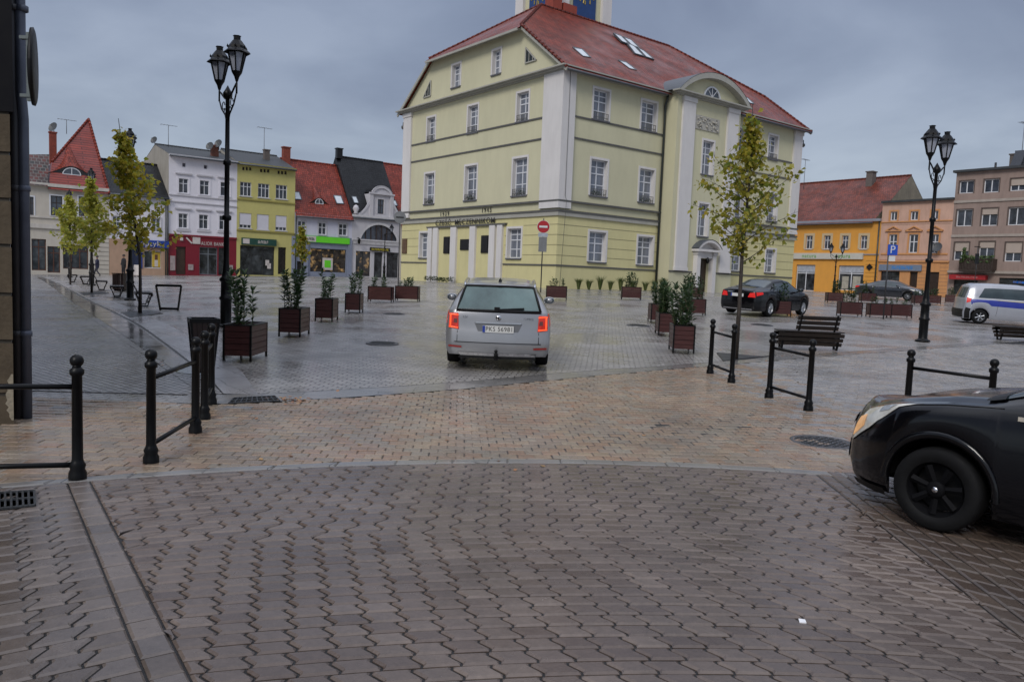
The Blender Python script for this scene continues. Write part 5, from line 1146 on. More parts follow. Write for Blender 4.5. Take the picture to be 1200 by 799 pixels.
class Car:
    def __init__(c, T, B, Wd, WR, XR, XF, axles, R, RA, zs=.2, bulge=(.10, .16)):
        c.T, c.B, c.Wd, c.WR, c.XR, c.XF, c.ax, c.R, c.RA, c.zs, c.bulge = T, B, Wd, WR, XR, XF, axles, R, RA, zs, bulge
        c.xr0 = sm(XR, .6); c.xf0 = sm(XF, .6)
    def outline(c, x):
        T, B, w, wr = sm(c.T, x), sm(c.B, x), sm(c.Wd, x), sm(c.WR, x); zl = c.zs
        for a in c.ax:
            if abs(x - a) < c.RA: zl = max(zl, c.R + math.sqrt(c.RA ** 2 - (x - a) ** 2))
        B = min(B, T - .012); d = min(.10, (T - B) * .45); bz = B + min(.025, .3 * (T - B)); h = B - zl
        p = [(w - .05, zl), (w - .012, zl + .10 * h), (w, zl + .32 * h), (w + .004, zl + .58 * h), (w - .008, zl + .84 * h), (w - .035, B), (w - .055, bz)]
        for k in range(1, 5):
            t = k / 4; p.append((w - .055 + (wr - w + .055) * t + .018 * math.sin(math.pi * t), bz + (T - d - bz) * t))
        return p + [(wr * .93, T - d * .42), (wr * .72, T - d * .13), (wr * .36, T - .004), (0, T)]
    def S(c, x, t, side=1):
        """a point of the skin; x along the car, t 0 sill .. 5 shoulder .. 10 roof rail .. 14 middle of roof"""
        x = min(max(x, c.xr0), c.xf0); P = c.outline(x); i = min(int(t), 13); f = t - i
        y = P[i][0] + (P[i + 1][0] - P[i][0]) * f; z = P[i][1] + (P[i + 1][1] - P[i][1]) * f
        u = (x - c.xr0) / (c.xf0 - c.xr0); e = 1 - u
        kr, kf = max(0, 1 - (x - c.xr0) / 1.1) ** 1.3, max(0, 1 - (c.xf0 - x) / .9) ** 1.3
        return Vector((x + (sm(c.XR, z) - c.xr0) * kr + (sm(c.XF, z) - c.xf0) * kf, y * side, z))
    def body(c, root, mat, name='body'):
        b = MB(); xs = list(np.linspace(c.xr0, c.xf0, 84))
        for a in c.ax: xs += [a + c.RA * math.cos(math.pi * k / 12) for k in range(13)] + [a + c.RA * 1.001, a - c.RA * 1.001]
        xs = sorted(set(round(x, 4) for x in xs))
        for sd_ in (1, -1): b.grid([[c.S(x, t, sd_) for t in range(15)] for x in xs], flip=sd_ < 0)
        for rear in (True, False):
            x = c.xr0 if rear else c.xf0; rows = []; bl = c.bulge[0 if rear else 1] * (-1 if rear else 1)
            for t in range(15):
                p = c.S(x, t); rows.append([Vector((p.x + bl * (1 - (k / 8) ** 2), p.y * k / 8, p.z)) for k in range(-8, 9)])
            b.grid(rows, flip=not rear)
        o = b.build(name, mat, root, merge=.0015, recalc=True)
        b = MB()
        for a in c.ax:   # arch liners
            for sd_ in (1, -1):
                rows = []
                for k in range(13):
                    an = math.pi * k / 12; x = a + c.RA * math.cos(an) * .998; p = c.S(x, 0, sd_); rows.append([p, Vector((x, sd_ * (abs(p.y) - .3), p.z))])
                b.grid(rows)
        for sd_ in (1, -1): b.box((0, sd_ * .25, .34), (c.xf0 - c.xr0 - .4, .5, .2))
        b.build('underbody', BLKP, root)
        return o
    def cap(c, y, z, rear=True, off=.006):
        x0 = c.xr0 if rear else c.xf0; best = None
        lo, hi = 0.0, 14.0
        for _ in range(22):
            m_ = (lo + hi) / 2
            if c.S(x0, m_).z < z: lo = m_
            else: hi = m_
        p = c.S(x0, lo); bl = c.bulge[0 if rear else 1]; sg_ = -1 if rear else 1
        return Vector((p.x + sg_ * (bl * (1 - min(1, (y / max(p.y, .01)) ** 2)) + off), y, z))
    def cappatch(c, b, quad, rear=True, off=.006, n=6):
        """quad: four (y, z) corners bl, br, tr, tl"""
        rows = []
        for i in range(n + 1):
            t = i / n; a = Vector(quad[0]).lerp(Vector(quad[3]), t); d = Vector(quad[1]).lerp(Vector(quad[2]), t)
            rows.append([c.cap(*(a.lerp(d, j / n)), rear, off) for j in range(n + 1)])
        b.grid(rows, flip=not rear); 
    def patch(c, b, q, side=1, off=.006, n=8, m=4):
        """q: corners (x, t): low rear, low front, high front, high rear"""
        rows = []
        for i in range(m + 1):
            t = i / m; a = Vector(q[0]).lerp(Vector(q[3]), t); d = Vector(q[1]).lerp(Vector(q[2]), t); r = []
            for j in range(n + 1):
                e = a.lerp(d, j / n); p = c.S(e.x, e.y, side); px_ = c.S(e.x + .02, e.y, side) - c.S(e.x - .02, e.y, side); pt = c.S(e.x, min(14, e.y + .1), side) - c.S(e.x, max(0, e.y - .1), side)
                nn = px_.cross(pt); nn = nn.normalized() if nn.length > 1e-9 else Vector((0, 0, 1))
                if nn.y * side < -.02 or (abs(nn.y) < .02 and nn.z < 0): nn = -nn
                r.append(p + nn * off)
            rows.append(r)
        b.grid(rows)
    def seam(c, b, pts, side=1, r=.006):
        P = []
        for (x0, t0), (x1, t1) in zip(pts, pts[1:]):
            for k in range(7): P.append(c.S(x0 + (x1 - x0) * k / 6, t0 + (t1 - t0) * k / 6, side) + Vector((0, side * .001, .0)))
        b.tube(P, r, 4)
    def wheels(c, root, rim, spokes=5, tw=.21, cover=False, yw=None):
        for a in c.ax:
            for sd_ in (1, -1):
                yo = sm(c.Wd, a) - .02 if yw is None else yw; R = c.R; rr_ = R * .66; b = MB()
                b.lathe([(rr_, -tw / 2), (R * .93, -tw / 2), (R * .985, -tw / 2 + .02), (R, -tw / 2 + .05), (R, tw / 2 - .05), (R * .985, tw / 2 - .02), (R * .93, tw / 2), (rr_, tw / 2), (rr_ * .96, tw / 2 - .03)], (a, sd_ * (yo - tw / 2), R), 32, axis='y')
                w_ = b.build('wheel', TYRE, root, recalc=True); b = MB(); y0 = yo - .035; 
                f = lambda r_, an, y_: Vector((a + r_ * math.cos(an), sd_ * y_, R + r_ * math.sin(an)))
                b.lathe([(rr_ * .98, 0), (rr_ * .98, -.012), (rr_ * .88, -.03), (rr_ * .86, -.10)], (a, 0, R), 32, axis='y')
                for i in range(len(b.v)): b.v[i] = Vector((b.v[i].x, sd_ * (y0 + .03 + b.v[i].y), b.v[i].z))
                for k in range(spokes):
                    an = 2 * math.pi * k / spokes + .3; hw_ = (.30 if not cover else .36) * 5 / spokes
                    A = [f(.05, an - hw_ * 1.6, y0 + .0), f(.05, an + hw_ * 1.6, y0 + .0), f(rr_ * .9, an + hw_ * .62, y0 + .012), f(rr_ * .9, an - hw_ * .62, y0 + .012)]
                    m1_, m2_ = f(.05, an, y0 + .014), f(rr_ * .9, an, y0 + .03)
                    b.quad(A[0], m1_, m2_, A[3]); b.quad(m1_, A[1], A[2], m2_)
                b.lathe([(0, .0), (.05, -.002), (.062, -.012), (.064, -.04)], (a, 0, R), 16, axis='y')
                for i in range(len(b.v) - 64, len(b.v)): b.v[i] = Vector((b.v[i].x, sd_ * (y0 + .03 + b.v[i].y), b.v[i].z))
                b.build('rim', rim, w_)
                b = MB(); b.lathe([(0, 0), (rr_ * .86, 0)], (a, sd_ * (yo - .13), R), 24, axis='y'); b.build('brake_disc', BLKP, w_)
                if cover: b = MB(); b.lathe([(0, .006), (.018, .004), (.021, 0)], (a, 0, R), 16, axis='y'); b.v = [Vector((v.x, sd_ * (y0 + .031 + v.y), v.z)) for v in b.v]; b.build('hub_badge', CHROME, w_)
    def mirror(c, root, x, mat, z=1.0):
        for sd_ in (1, -1):
            p = c.S(x, 6, sd_); b = MB(); b.tube([p + Vector((.0, -sd_ * .03, 0)), p + Vector((0, sd_ * .1, .06))], .025, 6)
            rows = []
            for i in range(7):
                a = math.pi * i / 6; rows.append([p + Vector((.05 - .06 * math.sin(a), sd_ * (.15 + .11 * math.cos(a)) , .09)) + Vector((.10 * math.sin(a) * math.cos(q) , 0, .075 * math.sin(a) ** .7 * math.sin(q))) for q in np.linspace(0, 2 * math.pi, 11)])
            b.grid(rows); o = b.build('wing_mirror', mat, root)
            b = MB(); q = p + Vector((-.06, sd_ * .15, .09)); b.lathe([(0, -.002), (.06, 0)], (0, 0, 0), 14, axis='x'); b.v = [Vector((q.x - .02, q.y + v.y * 1.5, q.z + v.z)) for v in b.v]; b.build('mirror_glass', CGLASS, o)
def carroot(label, cat, group=None): return empty(cat.replace(' ', '_') if cat != 'car' else 'parked_car', (0, 0, 0), label, cat, group)
def platemesh(root, c, body_, y=0, z=.72, w_=.52, h_=.115, x=None, text_=True):
    p = c.cap(y, z, True, .02) if x is None else Vector((x, y, z)); o = MB(); o.box(p + Vector((0, 0, 0)), (.012, w_, h_)); pl_ = o.build('number_plate', M('white_plate', (.62, .62, .6), .4, .05, 8), root)
    # y runs to the car's left, the reader's left when seen from behind
    b = MB(); b.box(p + Vector((-.008, w_ / 2 - .022, 0)), (.004, .042, h_ - .006)); b.build('blue_band', M('plate_blue', (.01, .04, .3), .4), pl_)
    class F_: d3 = Vector((0, -1, 0)); n = Vector((-1, 0, 0)); 
    F_.p = staticmethod(lambda s, v, zz: Vector((p.x - v, p.y - s, zz)))
    text(pl_, 'lettering', body_, F_, .02, z, .105, M('plate_black', (.01, .01, .01), .5), v=.008, wscale=.9, ext=.001)
# --- silver estate seen from behind
SILV = M('silver_car_paint', (.34, .345, .36), .3, .06, 1.2, metal=.55, coat=.8, dirt=.12)
c = Car(T=[(-2.42, 1.43), (-2.2, 1.455), (-1.6, 1.475), (-.4, 1.50), (.4, 1.47), (.75, 1.38), (1.45, 1.02), (1.6, .98), (2.2, .84), (2.42, .70)],
        B=[(-2.42, .97), (-1, .96), (.5, .93), (1.4, .90), (2.1, .78), (2.42, .64)],
        Wd=[(-2.42, .855), (-2.1, .895), (-1.4, .91), (1.3, .91), (1.8, .88), (2.2, .80), (2.42, .66)],
        WR=[(-2.42, .60), (-1.8, .63), (0, .655), (.6, .64), (1.4, .74), (2.42, .56)],
        XR=[(.1, -2.28), (.22, -2.36), (.42, -2.43), (.52, -2.42), (.60, -2.36), (.9, -2.345), (1.0, -2.33), (1.38, -2.09), (1.5, -1.98)],
        XF=[(.2, 2.34), (.5, 2.42), (.7, 2.38), (.9, 2.3)], axles=(-1.5, 1.27), R=.325, RA=.375, zs=.255, bulge=(.085, .18))
sk = carroot('silver estate car with lit red tail lamps driving away over the wet square', 'car')
c.body(sk, SILV); c.wheels(sk, RIMS, 7)
b = MB(); c.cappatch(b, [(-.70, 1.0), (.70, 1.0), (.575, 1.395), (-.575, 1.395)], off=.006, n=14); rg_ = b.build('rear_window', M('rear_window_glass', (.085, .135, .13), .06, .6, .8, spec=.9), sk)
b = MB(); P = [c.cap(y, z, True, .014) for y, z in ((-.70, 1.0), (-.35, 1.0), (0, 1.0), (.35, 1.0), (.70, 1.0), (.64, 1.2), (.575, 1.395), (.3, 1.4), (0, 1.402), (-.3, 1.4), (-.575, 1.395), (-.64, 1.2), (-.70, 1.0))]; b.tube(P, .022, 6); b.build('rubber_seal', BLKP, rg_)
b = MB(); b.bar(c.cap(0.02, 1.02, True, .035), c.cap(-.42, 1.05, True, .02), .03, .03); b.box(c.cap(0.03, 1.04, True, .03), (.05, .09, .05)); b.build('wiper', BLKP, rg_)
for sd_ in (1, -1):
    b = MB(); q = [(sd_ * .66, .675), (sd_ * .83, .70), (sd_ * .82, .94), (sd_ * .675, .945)]; c.cappatch(b, q if sd_ > 0 else q, off=.012); c.patch(b, [(-2.42, 3.45), (-2.28, 3.8), (-2.24, 5.2), (-2.42, 5.2)], sd_, .008)
    tl = b.build('tail_light', REDL, sk); b = MB(); q = [(sd_ * .68, .78), (sd_ * .745, .78), (sd_ * .745, .85), (sd_ * .69, .85)]; c.cappatch(b, q, off=.017, n=3); b.build('reversing_lamp', M('dark_red_lens', (.14, .05, .05), .2), tl)
    b = MB(); [b.tube([c.cap(sd_ * y_, z_, True, .016) for y_, z_ in zip(np.linspace(.67, .82, 6), (z0_, z0_ + .003, z0_ + .006, z0_ + .009, z0_ + .011, z0_ + .012))], .013, 6) for z0_ in (.70, .91)]; b.tube([c.cap(sd_ * .80, z_, True, .016) for z_ in np.linspace(.71, .92, 6)], .014, 6); b.build('light_guide', M('bright_lamp_guide', (.6, .06, .02), .2, .1, 5, emit=((1, .11, .03), .9)), tl)
    b = MB(); q = [(sd_ * .60, .375), (sd_ * .82, .385), (sd_ * .82, .415), (sd_ * .60, .405)]; c.cappatch(b, q, off=.01, n=4); b.build('reflector', M('dim_red_reflector', (.3, .02, .015), .3), sk)
    b = MB(); P = [c.S(x, 10.4, sd_) + Vector((0, 0, .05 * math.sin(math.pi * min(1, max(0, (x + 2.1) / 2.6))) ** .3)) for x in np.linspace(-2.1, .5, 9)]; b.tube(P, .018, 6); b.build('roof_rail', CHROME, sk)
    b = MB(); c.patch(b, [(-2.1, 6.3), (.95, 6.3), (.35, 9.7), (-1.9, 9.7)], sd_, .005, 16); b.build('side_window', CGLASS, sk)
    b = MB(); c.seam(b, [(-.95, 1), (-.95, 5.8)], sd_); c.seam(b, [(.1, .6), (.1, 5.8)], sd_); c.seam(b, [(1.05, .6), (1.05, 5.8)], sd_); b.build('door_seam', BLKP, sk)
platemesh(sk, c, 'PKS 56981', z=.70)
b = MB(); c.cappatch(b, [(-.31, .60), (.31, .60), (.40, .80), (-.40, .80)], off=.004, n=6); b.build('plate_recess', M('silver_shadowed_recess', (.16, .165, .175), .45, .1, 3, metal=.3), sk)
b = MB(); c.cappatch(b, [(-.38, .79), (.38, .79), (.38, .815), (-.38, .815)], off=.02, n=6); b.build('plate_handle_strip', CHROME, sk)
b = MB(); p = c.cap(0, .885, True, .012); b.lathe([(0, -.012), (.03, -.010), (.042, 0), (.046, .004)], (0, 0, 0), 20, axis='x'); b.v = [Vector((p.x + v.x, p.y + v.y, p.z + v.z)) for v in b.v]; b.build('badge', CHROME, sk)
b = MB(); b.box(p + Vector((-.016, 0, 0)), (.006, .02, .05)); b.box(p + Vector((-.016, .012, .012)), (.006, .03, .016)); b.build('badge_emblem', BLKP, sk)
class _F: pass
def carlet(root, c_, y, z, body_, size, mat):
    p = c_.cap(y, z, True, .004); F_ = _F(); F_.d3 = Vector((0, -1, 0)); F_.n = Vector((-1, 0, 0)); F_.p = lambda s, v, zz: Vector((p.x - v, p.y - s, zz)); text(root, 'lettering', body_, F_, 0, z, size, mat, v=.004, ext=.002)
carlet(sk, c, -.50, .885, 'SUPERB', .045, CHROME); carlet(sk, c, .56, .885, 'TDI', .05, CHROME)
b = MB(); c.cappatch(b, [(-.62, .25), (.62, .25), (.66, .30), (-.66, .30)], off=.012, n=10); b.build('bumper_strip', CHROME, sk)
b = MB(); P = [c.cap(y, .475, True, .004) for y in np.linspace(-.72, .72, 13)]; b.tube(P, .007, 4); P = [c.cap(.68, z, True, .004) for z in np.linspace(.475, .66, 4)]; b.tube(P, .006, 4); P = [c.cap(-.68, z, True, .004) for z in np.linspace(.475, .66, 4)]; b.tube(P, .006, 4); b.tube([c.cap(y, .975, True, .003) for y in np.linspace(-.72, .72, 11)], .005, 4); b.build('tailgate_seam', BLKP, sk)
b = MB(); c.cappatch(b, [(-.66, .205), (.66, .205), (.62, .245), (-.62, .245)], off=.01, n=8); b.build('lower_bumper', BLKP, sk)
b = MB(); q = c.cap(0, .3, True, .0); b.tube([q + Vector((.1, .02, -.08)), q + Vector((-.1, .02, -.08)), q + Vector((-.14, .02, .02))], .022, 8); b.lathe([(0, -.03), (.026, -.015), (.03, .0), (.026, .018), (0, .03)], q + Vector((-.14, .02, .05)), 10); b.box(q + Vector((-.03, .02, -.06)), (.12, .07, .09)); b.build('tow_bar', BLKP, sk)
b = MB(); p = c.S(-1.9, 14); b.lathe([(.03, 0), (.025, .03), (0, .07)], p, 8); b.build('roof_antenna', BLKP, sk)
c.mirror(sk, .75, SILV)
p = gp(582, 424); d_ = Vector((p.x + .02, p.y, 0)); place(sk, Vector((-.26, p.y + 1.35, g(-.26, p.y + 1.3) - .0)), math.radians(90.5)); sk.rotation_euler = (0, -math.atan((g(-.26, p.y + 2.6) - g(-.26, p.y)) / 2.6), math.radians(90.5))
# --- black saloon by the town hall
BLKC = M('black_car_paint', (.0025, .0025, .0035), .16, .2, 2, coat=.35, spec=.3)
def saloon(root, paint, glass=CGLASS):
    c = Car(T=[(-2.34, .98), (-2.2, 1.05), (-1.7, 1.10), (-1.5, 1.14), (-.75, 1.38), (-.1, 1.44), (.5, 1.38), (1.3, 1.03), (1.5, .99), (2.1, .86), (2.34, .66)],
            B=[(-2.34, .90), (-1.5, .96), (-.5, .94), (.5, .92), (1.4, .90), (2.0, .78), (2.34, .60)],
            Wd=[(-2.34, .72), (-2.15, .83), (-1.7, .895), (-.5, .90), (1.3, .90), (1.9, .85), (2.2, .72), (2.34, .58)],
            WR=[(-2.34, .60), (-1.7, .64), (-.8, .56), (0, .60), (.5, .58), (1.4, .70), (2.34, .5)],
            XR=[(.1, -2.22), (.3, -2.33), (.5, -2.36), (.6, -2.34), (.95, -2.31), (1.1, -2.3)], XF=[(.2, 2.25), (.5, 2.34), (.7, 2.3), (.9, 2.2)], axles=(-1.42, 1.42), R=.325, RA=.37, bulge=(.12, .2))
    c.body(root, paint); c.wheels(root, RIMS, 10)
    b = MB(); [c.patch(b, [(-1.62, 10.6), (-.85, 10.9), (-.85, 14), (-1.62, 14)], sd_, .006, 8, 6) for sd_ in (1, -1)]; b.build('rear_window', glass, root)
    b = MB(); [c.patch(b, [(.5, 10.7), (1.3, 10.6), (1.3, 14), (.5, 14)], sd_, .006, 8, 6) for sd_ in (1, -1)]; b.build('windscreen', glass, root)
    for sd_ in (1, -1):
        b = MB(); c.patch(b, [(-1.15, 6.3), (-.12, 6.3), (-.18, 9.7), (-.85, 9.5)], sd_, .006, 12); c.patch(b, [(-.06, 6.3), (.95, 6.3), (.45, 9.6), (-.12, 9.7)], sd_, .006, 12); sw_ = b.build('side_window', glass, root)
        b = MB(); b.tube([c.S(x, 6.1, sd_) + Vector((0, sd_ * .006, 0)) for x in np.linspace(-1.2, 1.0, 9)], .009, 4); b.build('chrome_strip', CHROME, sw_)
        b = MB(); c.seam(b, [(-1.0, 2.5), (-.95, 5.8)], sd_); c.seam(b, [(-.1, .6), (-.1, 5.8)], sd_); c.seam(b, [(.95, .6), (.95, 5.8)], sd_); b.build('door_seam', BLKP, root)
        b = MB(); c.cappatch(b, [(sd_ * .42, .72), (sd_ * .70, .72), (sd_ * .66, .90), (sd_ * .48, .88)], off=.012); c.patch(b, [(-2.34, 3.9), (-2.02, 4.4), (-2.05, 5.2), (-2.34, 5.3)], sd_, .01); b.build('tail_light', REDD, root)
        b = MB(); c.patch(b, [(2.02, 4.0), (2.33, 3.8), (2.3, 5.6), (1.95, 6.0)], sd_, .01); b.build('headlight', M('pale_headlamp', (.5, .5, .5), .1), root)
        b = MB(); 
        for x in (-.7, .35): p = c.S(x, 4.6, sd_); b.bar(p + Vector((-.09, sd_ * .025, 0)), p + Vector((.09, sd_ * .025, 0)), .02, .03)
        b.build('door_handle', CHROME, root)
    b = MB(); c.cappatch(b, [(-.44, .875), (.44, .875), (.44, .90), (-.44, .90)], off=.015); b.build('boot_strip', CHROME, root)
    b = MB(); c.cappatch(b, [(-.6, .24), (.6, .24), (.6, .28), (-.6, .28)], off=.012); b.build('bumper_strip', CHROME, root)
    b = MB(); c.cappatch(b, [(-.55, .30), (.55, .30), (.6, .40), (-.6, .40)], off=.006); b.build('diffuser', BLKP, root)
    c.mirror(root, .72, paint); return c
mc = carroot('glossy black saloon with red tail lamps and chrome strip parked before the town hall portal', 'car', 'cars parked on the square')
c = saloon(mc, BLKC); platemesh(mc, c, 'PKS 7A3', z=.78)
for o in mc.children:
    if o.name.startswith('number_plate'):
        for q in list(o.children):
            if q.name.startswith('lettering'): bpy.data.objects.remove(q)
def ontilt(root, p, hd):
    """stand a car on the sloping ground with its nose towards compass angle hd"""
    d = Vector((math.cos(hd), math.sin(hd))); zf_, zr_2 = g(p.x + d.x * 1.4, p.y + d.y * 1.4), g(p.x - d.x * 1.4, p.y - d.y * 1.4)
    zl_, zr2 = g(p.x - d.y * .8, p.y + d.x * .8), g(p.x + d.y * .8, p.y - d.x * .8)
    X = Vector((d.x, d.y, (zf_ - zr_2) / 2.8)).normalized(); Y = Vector((-d.y, d.x, (zl_ - zr2) / 1.6)).normalized(); Zv = X.cross(Y); Y = Zv.cross(X)
    root.matrix_world = Matrix(((X.x, Y.x, Zv.x, p.x), (X.y, Y.y, Zv.y, p.y), (X.z, Y.z, Zv.z, (zf_ + zr_2) / 2), (0, 0, 0, 1)))
p = at(899, 350, 31.2); ontilt(mc, Vector((p.x, p.y, 0)), math.radians(90 - 45))
# --- black hatchback whose nose enters on the right
c = Car(T=[(-2.1, 1.3), (-1.6, 1.42), (-.4, 1.46), (.05, 1.42), (.9, 1.02), (1.0, .985), (1.3, .955), (1.7, .89), (1.95, .82), (2.08, .73)],
        B=[(-2.1, .98), (-1, .96), (.6, .93), (1.2, .90), (1.6, .845), (1.9, .76), (2.08, .66)],
        Wd=[(-2.1, .78), (-1.6, .87), (1.3, .878), (1.48, .86), (1.65, .81), (1.82, .72), (1.95, .60)],
        WR=[(-2.1, .55), (-1, .62), (0, .64), (.9, .72), (1.5, .68), (2.08, .42)],
        XR=[(.2, -2.05), (.6, -2.12), (1.3, -1.9)], XF=[(.15, 1.91), (.25, 1.95), (.36, 1.98), (.46, 1.96), (.55, 1.965), (.68, 1.93), (.8, 1.86)], axles=(-1.38, 1.23), R=.302, RA=.365, zs=.18, bulge=(.1, .20))
hb = carroot('black hatchback with black wheel trims nosing in from the right with its indicator glowing', 'car')
c.body(hb, BLKC); c.wheels(hb, RIMD, 7, cover=True, yw=.865)
LENS = M('pale_headlamp_lens', (.52, .50, .44), .08, .35, 7, spec=.9, coat=1); AMB = M('glowing_amber_indicator', (.50, .30, .15), .2, .4, 14, emit=((1, .5, .18), .28))
for sd_ in (1, -1):
    b = MB(); c.patch(b, [(1.80, 3.7), (1.95, 3.1), (1.93, 5.9), (1.40, 6.5)], sd_, .006, 12, 8); hl = b.build('headlight', LENS, hb)
    b = MB(); c.patch(b, [(1.86, 3.8), (1.95, 3.3), (1.95, 4.6), (1.90, 4.7)], sd_, .010, 8, 6); b.build('indicator', AMB, hl)
    b = MB(); c.patch(b, [(1.68, 4.9), (1.78, 4.8), (1.76, 6.0), (1.62, 6.0)], sd_, .010, 5, 5); b.build('reflector_bowl', M('lamp_reflector', (.6, .6, .58), .2, .3, 20, metal=.7), hl)
    b = MB(); P = [c.S(x_, t_, sd_) for (a_, b_) in zip([(1.80, 3.7), (1.95, 3.1), (1.93, 5.9), (1.40, 6.5)], [(1.95, 3.1), (1.93, 5.9), (1.40, 6.5), (1.80, 3.7)]) for x_, t_ in [(a_[0] + (b_[0] - a_[0]) * q_ / 6, a_[1] + (b_[1] - a_[1]) * q_ / 6) for q_ in range(7)]]; b.tube(P, .006, 4); b.build('lamp_seal', BLKP, hl)
    b = MB(); rows = []
    for k in range(21):
        a = math.pi * k / 20; x = 1.23 + .365 * math.cos(a); x2 = 1.23 + .412 * math.cos(a); z1_ = c.R + .365 * math.sin(a); z2_ = c.R + .42 * math.sin(a)
        y1, y2 = c.S(min(x, 2.0), 0.0, sd_).y, c.S(min(x2, 2.0), 2, sd_).y
        rows.append([Vector((x, sd_ * (abs(y1) - .005), z1_)), Vector((x, sd_ * (abs(y1) + .042), z1_)), Vector((x2, y2 + sd_ * .012, z2_)), Vector((x2, y2 - sd_ * .01, z2_ + .004))])
    b.grid(rows); b.build('wheel_arch_flare', BLKC, hb)
    b = MB(); c.seam(b, [(.62, .5), (.62, 3), (.56, 5.7)], sd_, .007); b.build('door_seam', BLKP, hb)
    b = MB(); P = [c.S(x, 6.15 - (x - .9) * .1, sd_) for x in np.linspace(.85, 1.5, 9)]; b.tube(P, .006, 4); b.build('bonnet_seam', BLKP, hb)
    b = MB(); p = c.S(.72, 4.75, sd_); b.box(p + Vector((0, sd_ * .006, 0)), (.07, .016, .028)); b.build('side_repeater', M('clear_repeater', (.55, .5, .42), .15, .2, 20, spec=.8), hb)
    b = MB(); c.patch(b, [(-1.5, 6.3), (.55, 6.3), (.0, 9.7), (-1.3, 9.6)], sd_, .006, 16); b.build('side_window', CGLASS, hb)
b = MB(); [c.patch(b, [(.1, 10.6), (.9, 10.5), (.9, 14), (.1, 14)], sd_, .006, 8, 6) for sd_ in (1, -1)]; b.build('windscreen', CGLASS, hb)
b = MB(); [c.patch(b, [(.88, 10.3), (1.0, 10.3), (1.0, 14), (.88, 14)], sd_, .012, 6, 6) for sd_ in (1, -1)]; b.build('cowl', BLKP, hb)
b = MB(); c.cappatch(b, [(-.5, .33), (.5, .33), (.45, .48), (-.45, .48)], rear=False, off=.008); c.cappatch(b, [(-.4, .60), (.4, .60), (.42, .68), (-.42, .68)], rear=False, off=.008); b.build('grille', BLKP, hb)
b = MB(); c.cappatch(b, [(-.42, .635), (.42, .635), (.42, .655), (-.42, .655)], rear=False, off=.016); b.build('grille_bar', CHROME, hb)
b = MB(); rows = [[c.S(x, t, sd2) + Vector((0, sd2 * .012, -.02)) for x in np.linspace(1.62, 2.06, 8)] for sd2, t in ((1, .9), (1, 0))]; b.grid(rows); b.build('lower_lip', BLKP, hb)
c.mirror(hb, .55, BLKC)
HBH = math.radians(180 - 50); wv = Vector((3.065, 5.43)); dd = Vector((math.cos(HBH), math.sin(HBH))); ln = Vector((-dd.y, dd.x))
cen = wv - dd * 1.23 - ln * .86; place(hb, (cen.x, cen.y, 0), HBH)
# --- police van
c = Car(T=[(-2.2, 1.66), (-2.0, 1.73), (-1.2, 1.76), (.2, 1.74), (.6, 1.62), (1.3, 1.14), (1.5, 1.08), (2.0, .96), (2.2, .78)],
        B=[(-2.2, 1.04), (-1, 1.04), (.8, 1.02), (1.5, .98), (2.0, .86), (2.2, .7)],
        Wd=[(-2.2, .82), (-1.9, .885), (1.4, .89), (1.9, .84), (2.2, .68)], WR=[(-2.2, .62), (-1, .66), (.5, .66), (1.5, .72), (2.2, .5)],
        XR=[(.2, -2.22), (.5, -2.26), (.7, -2.2), (1.1, -2.18), (1.6, -2.02), (1.75, -1.95)], XF=[(.2, 2.15), (.5, 2.22), (.8, 2.15)], axles=(-1.60, 1.25), R=.31, RA=.37, bulge=(.08, .18))
pv = carroot('silver police van with blue side stripe and blue roof beacon', 'police van')
c.body(pv, M('white_silver_van_paint', (.36, .37, .41), .3, .05, 1.2, metal=.3, coat=.7, dirt=.15)); c.wheels(pv, RIMS, 6)
BST = M('police_blue_stripe', (.015, .03, .26), .4, .08, 3)
for sd_ in (1, -1):
    b = MB(); c.patch(b, [(-2.0, 3.6), (2.0, 3.0), (1.95, 4.5), (-2.08, 5.2)], sd_, .004, 30, 4); st_ = b.build('blue_stripe', BST, pv)
    b = MB(); c.patch(b, [(-1.0, 5.0), (1.9, 4.55), (1.9, 4.75), (-1.0, 5.25)], sd_, .007, 16, 1); b.build('yellow_line', M('yellow_reflective_line', (.5, .42, .1), .4), st_)
    b = MB(); c.patch(b, [(-1.75, 6.4), (.15, 6.3), (.15, 9.4), (-1.55, 9.2)], sd_, .006, 12); c.patch(b, [(.2, 6.3), (1.15, 6.2), (.55, 9.3), (.2, 9.4)], sd_, .006, 10); b.build('side_window', CGLASS, pv)
    b = MB(); c.patch(b, [(-2.2, .2), (-2.0, .2), (-2.0, 2.8), (-2.2, 3.0)], sd_, .012, 6, 4); b.build('rear_bumper', BLKP, pv)
    b = MB(); c.patch(b, [(-2.2, 3.9), (-2.05, 4.2), (-2.0, 6.0), (-2.2, 6.4)], sd_, .012, 4, 4); b.build('tail_light', REDD, pv)
    b = MB(); c.seam(b, [(-1.0, 1.5), (-.9, 5.8)], sd_); c.seam(b, [(.12, .6), (.12, 5.8)], sd_); c.seam(b, [(1.12, .6), (1.12, 5.8)], sd_); b.build('door_seam', BLKP, pv)
b = MB(); c.cappatch(b, [(-.75, .25), (.75, .25), (.75, .6), (-.75, .6)], off=.012); b.build('bumper_panel', BLKP, pv)
b = MB(); c.cappatch(b, [(-.62, 1.1), (.62, 1.1), (.55, 1.55), (-.55, 1.55)], off=.006, n=8); b.build('rear_window', CGLASS, pv)
b = MB(); [c.patch(b, [(.6, 10.7), (1.32, 10.6), (1.32, 14), (.6, 14)], sd_, .006, 8, 6) for sd_ in (1, -1)]; b.build('windscreen', CGLASS, pv)
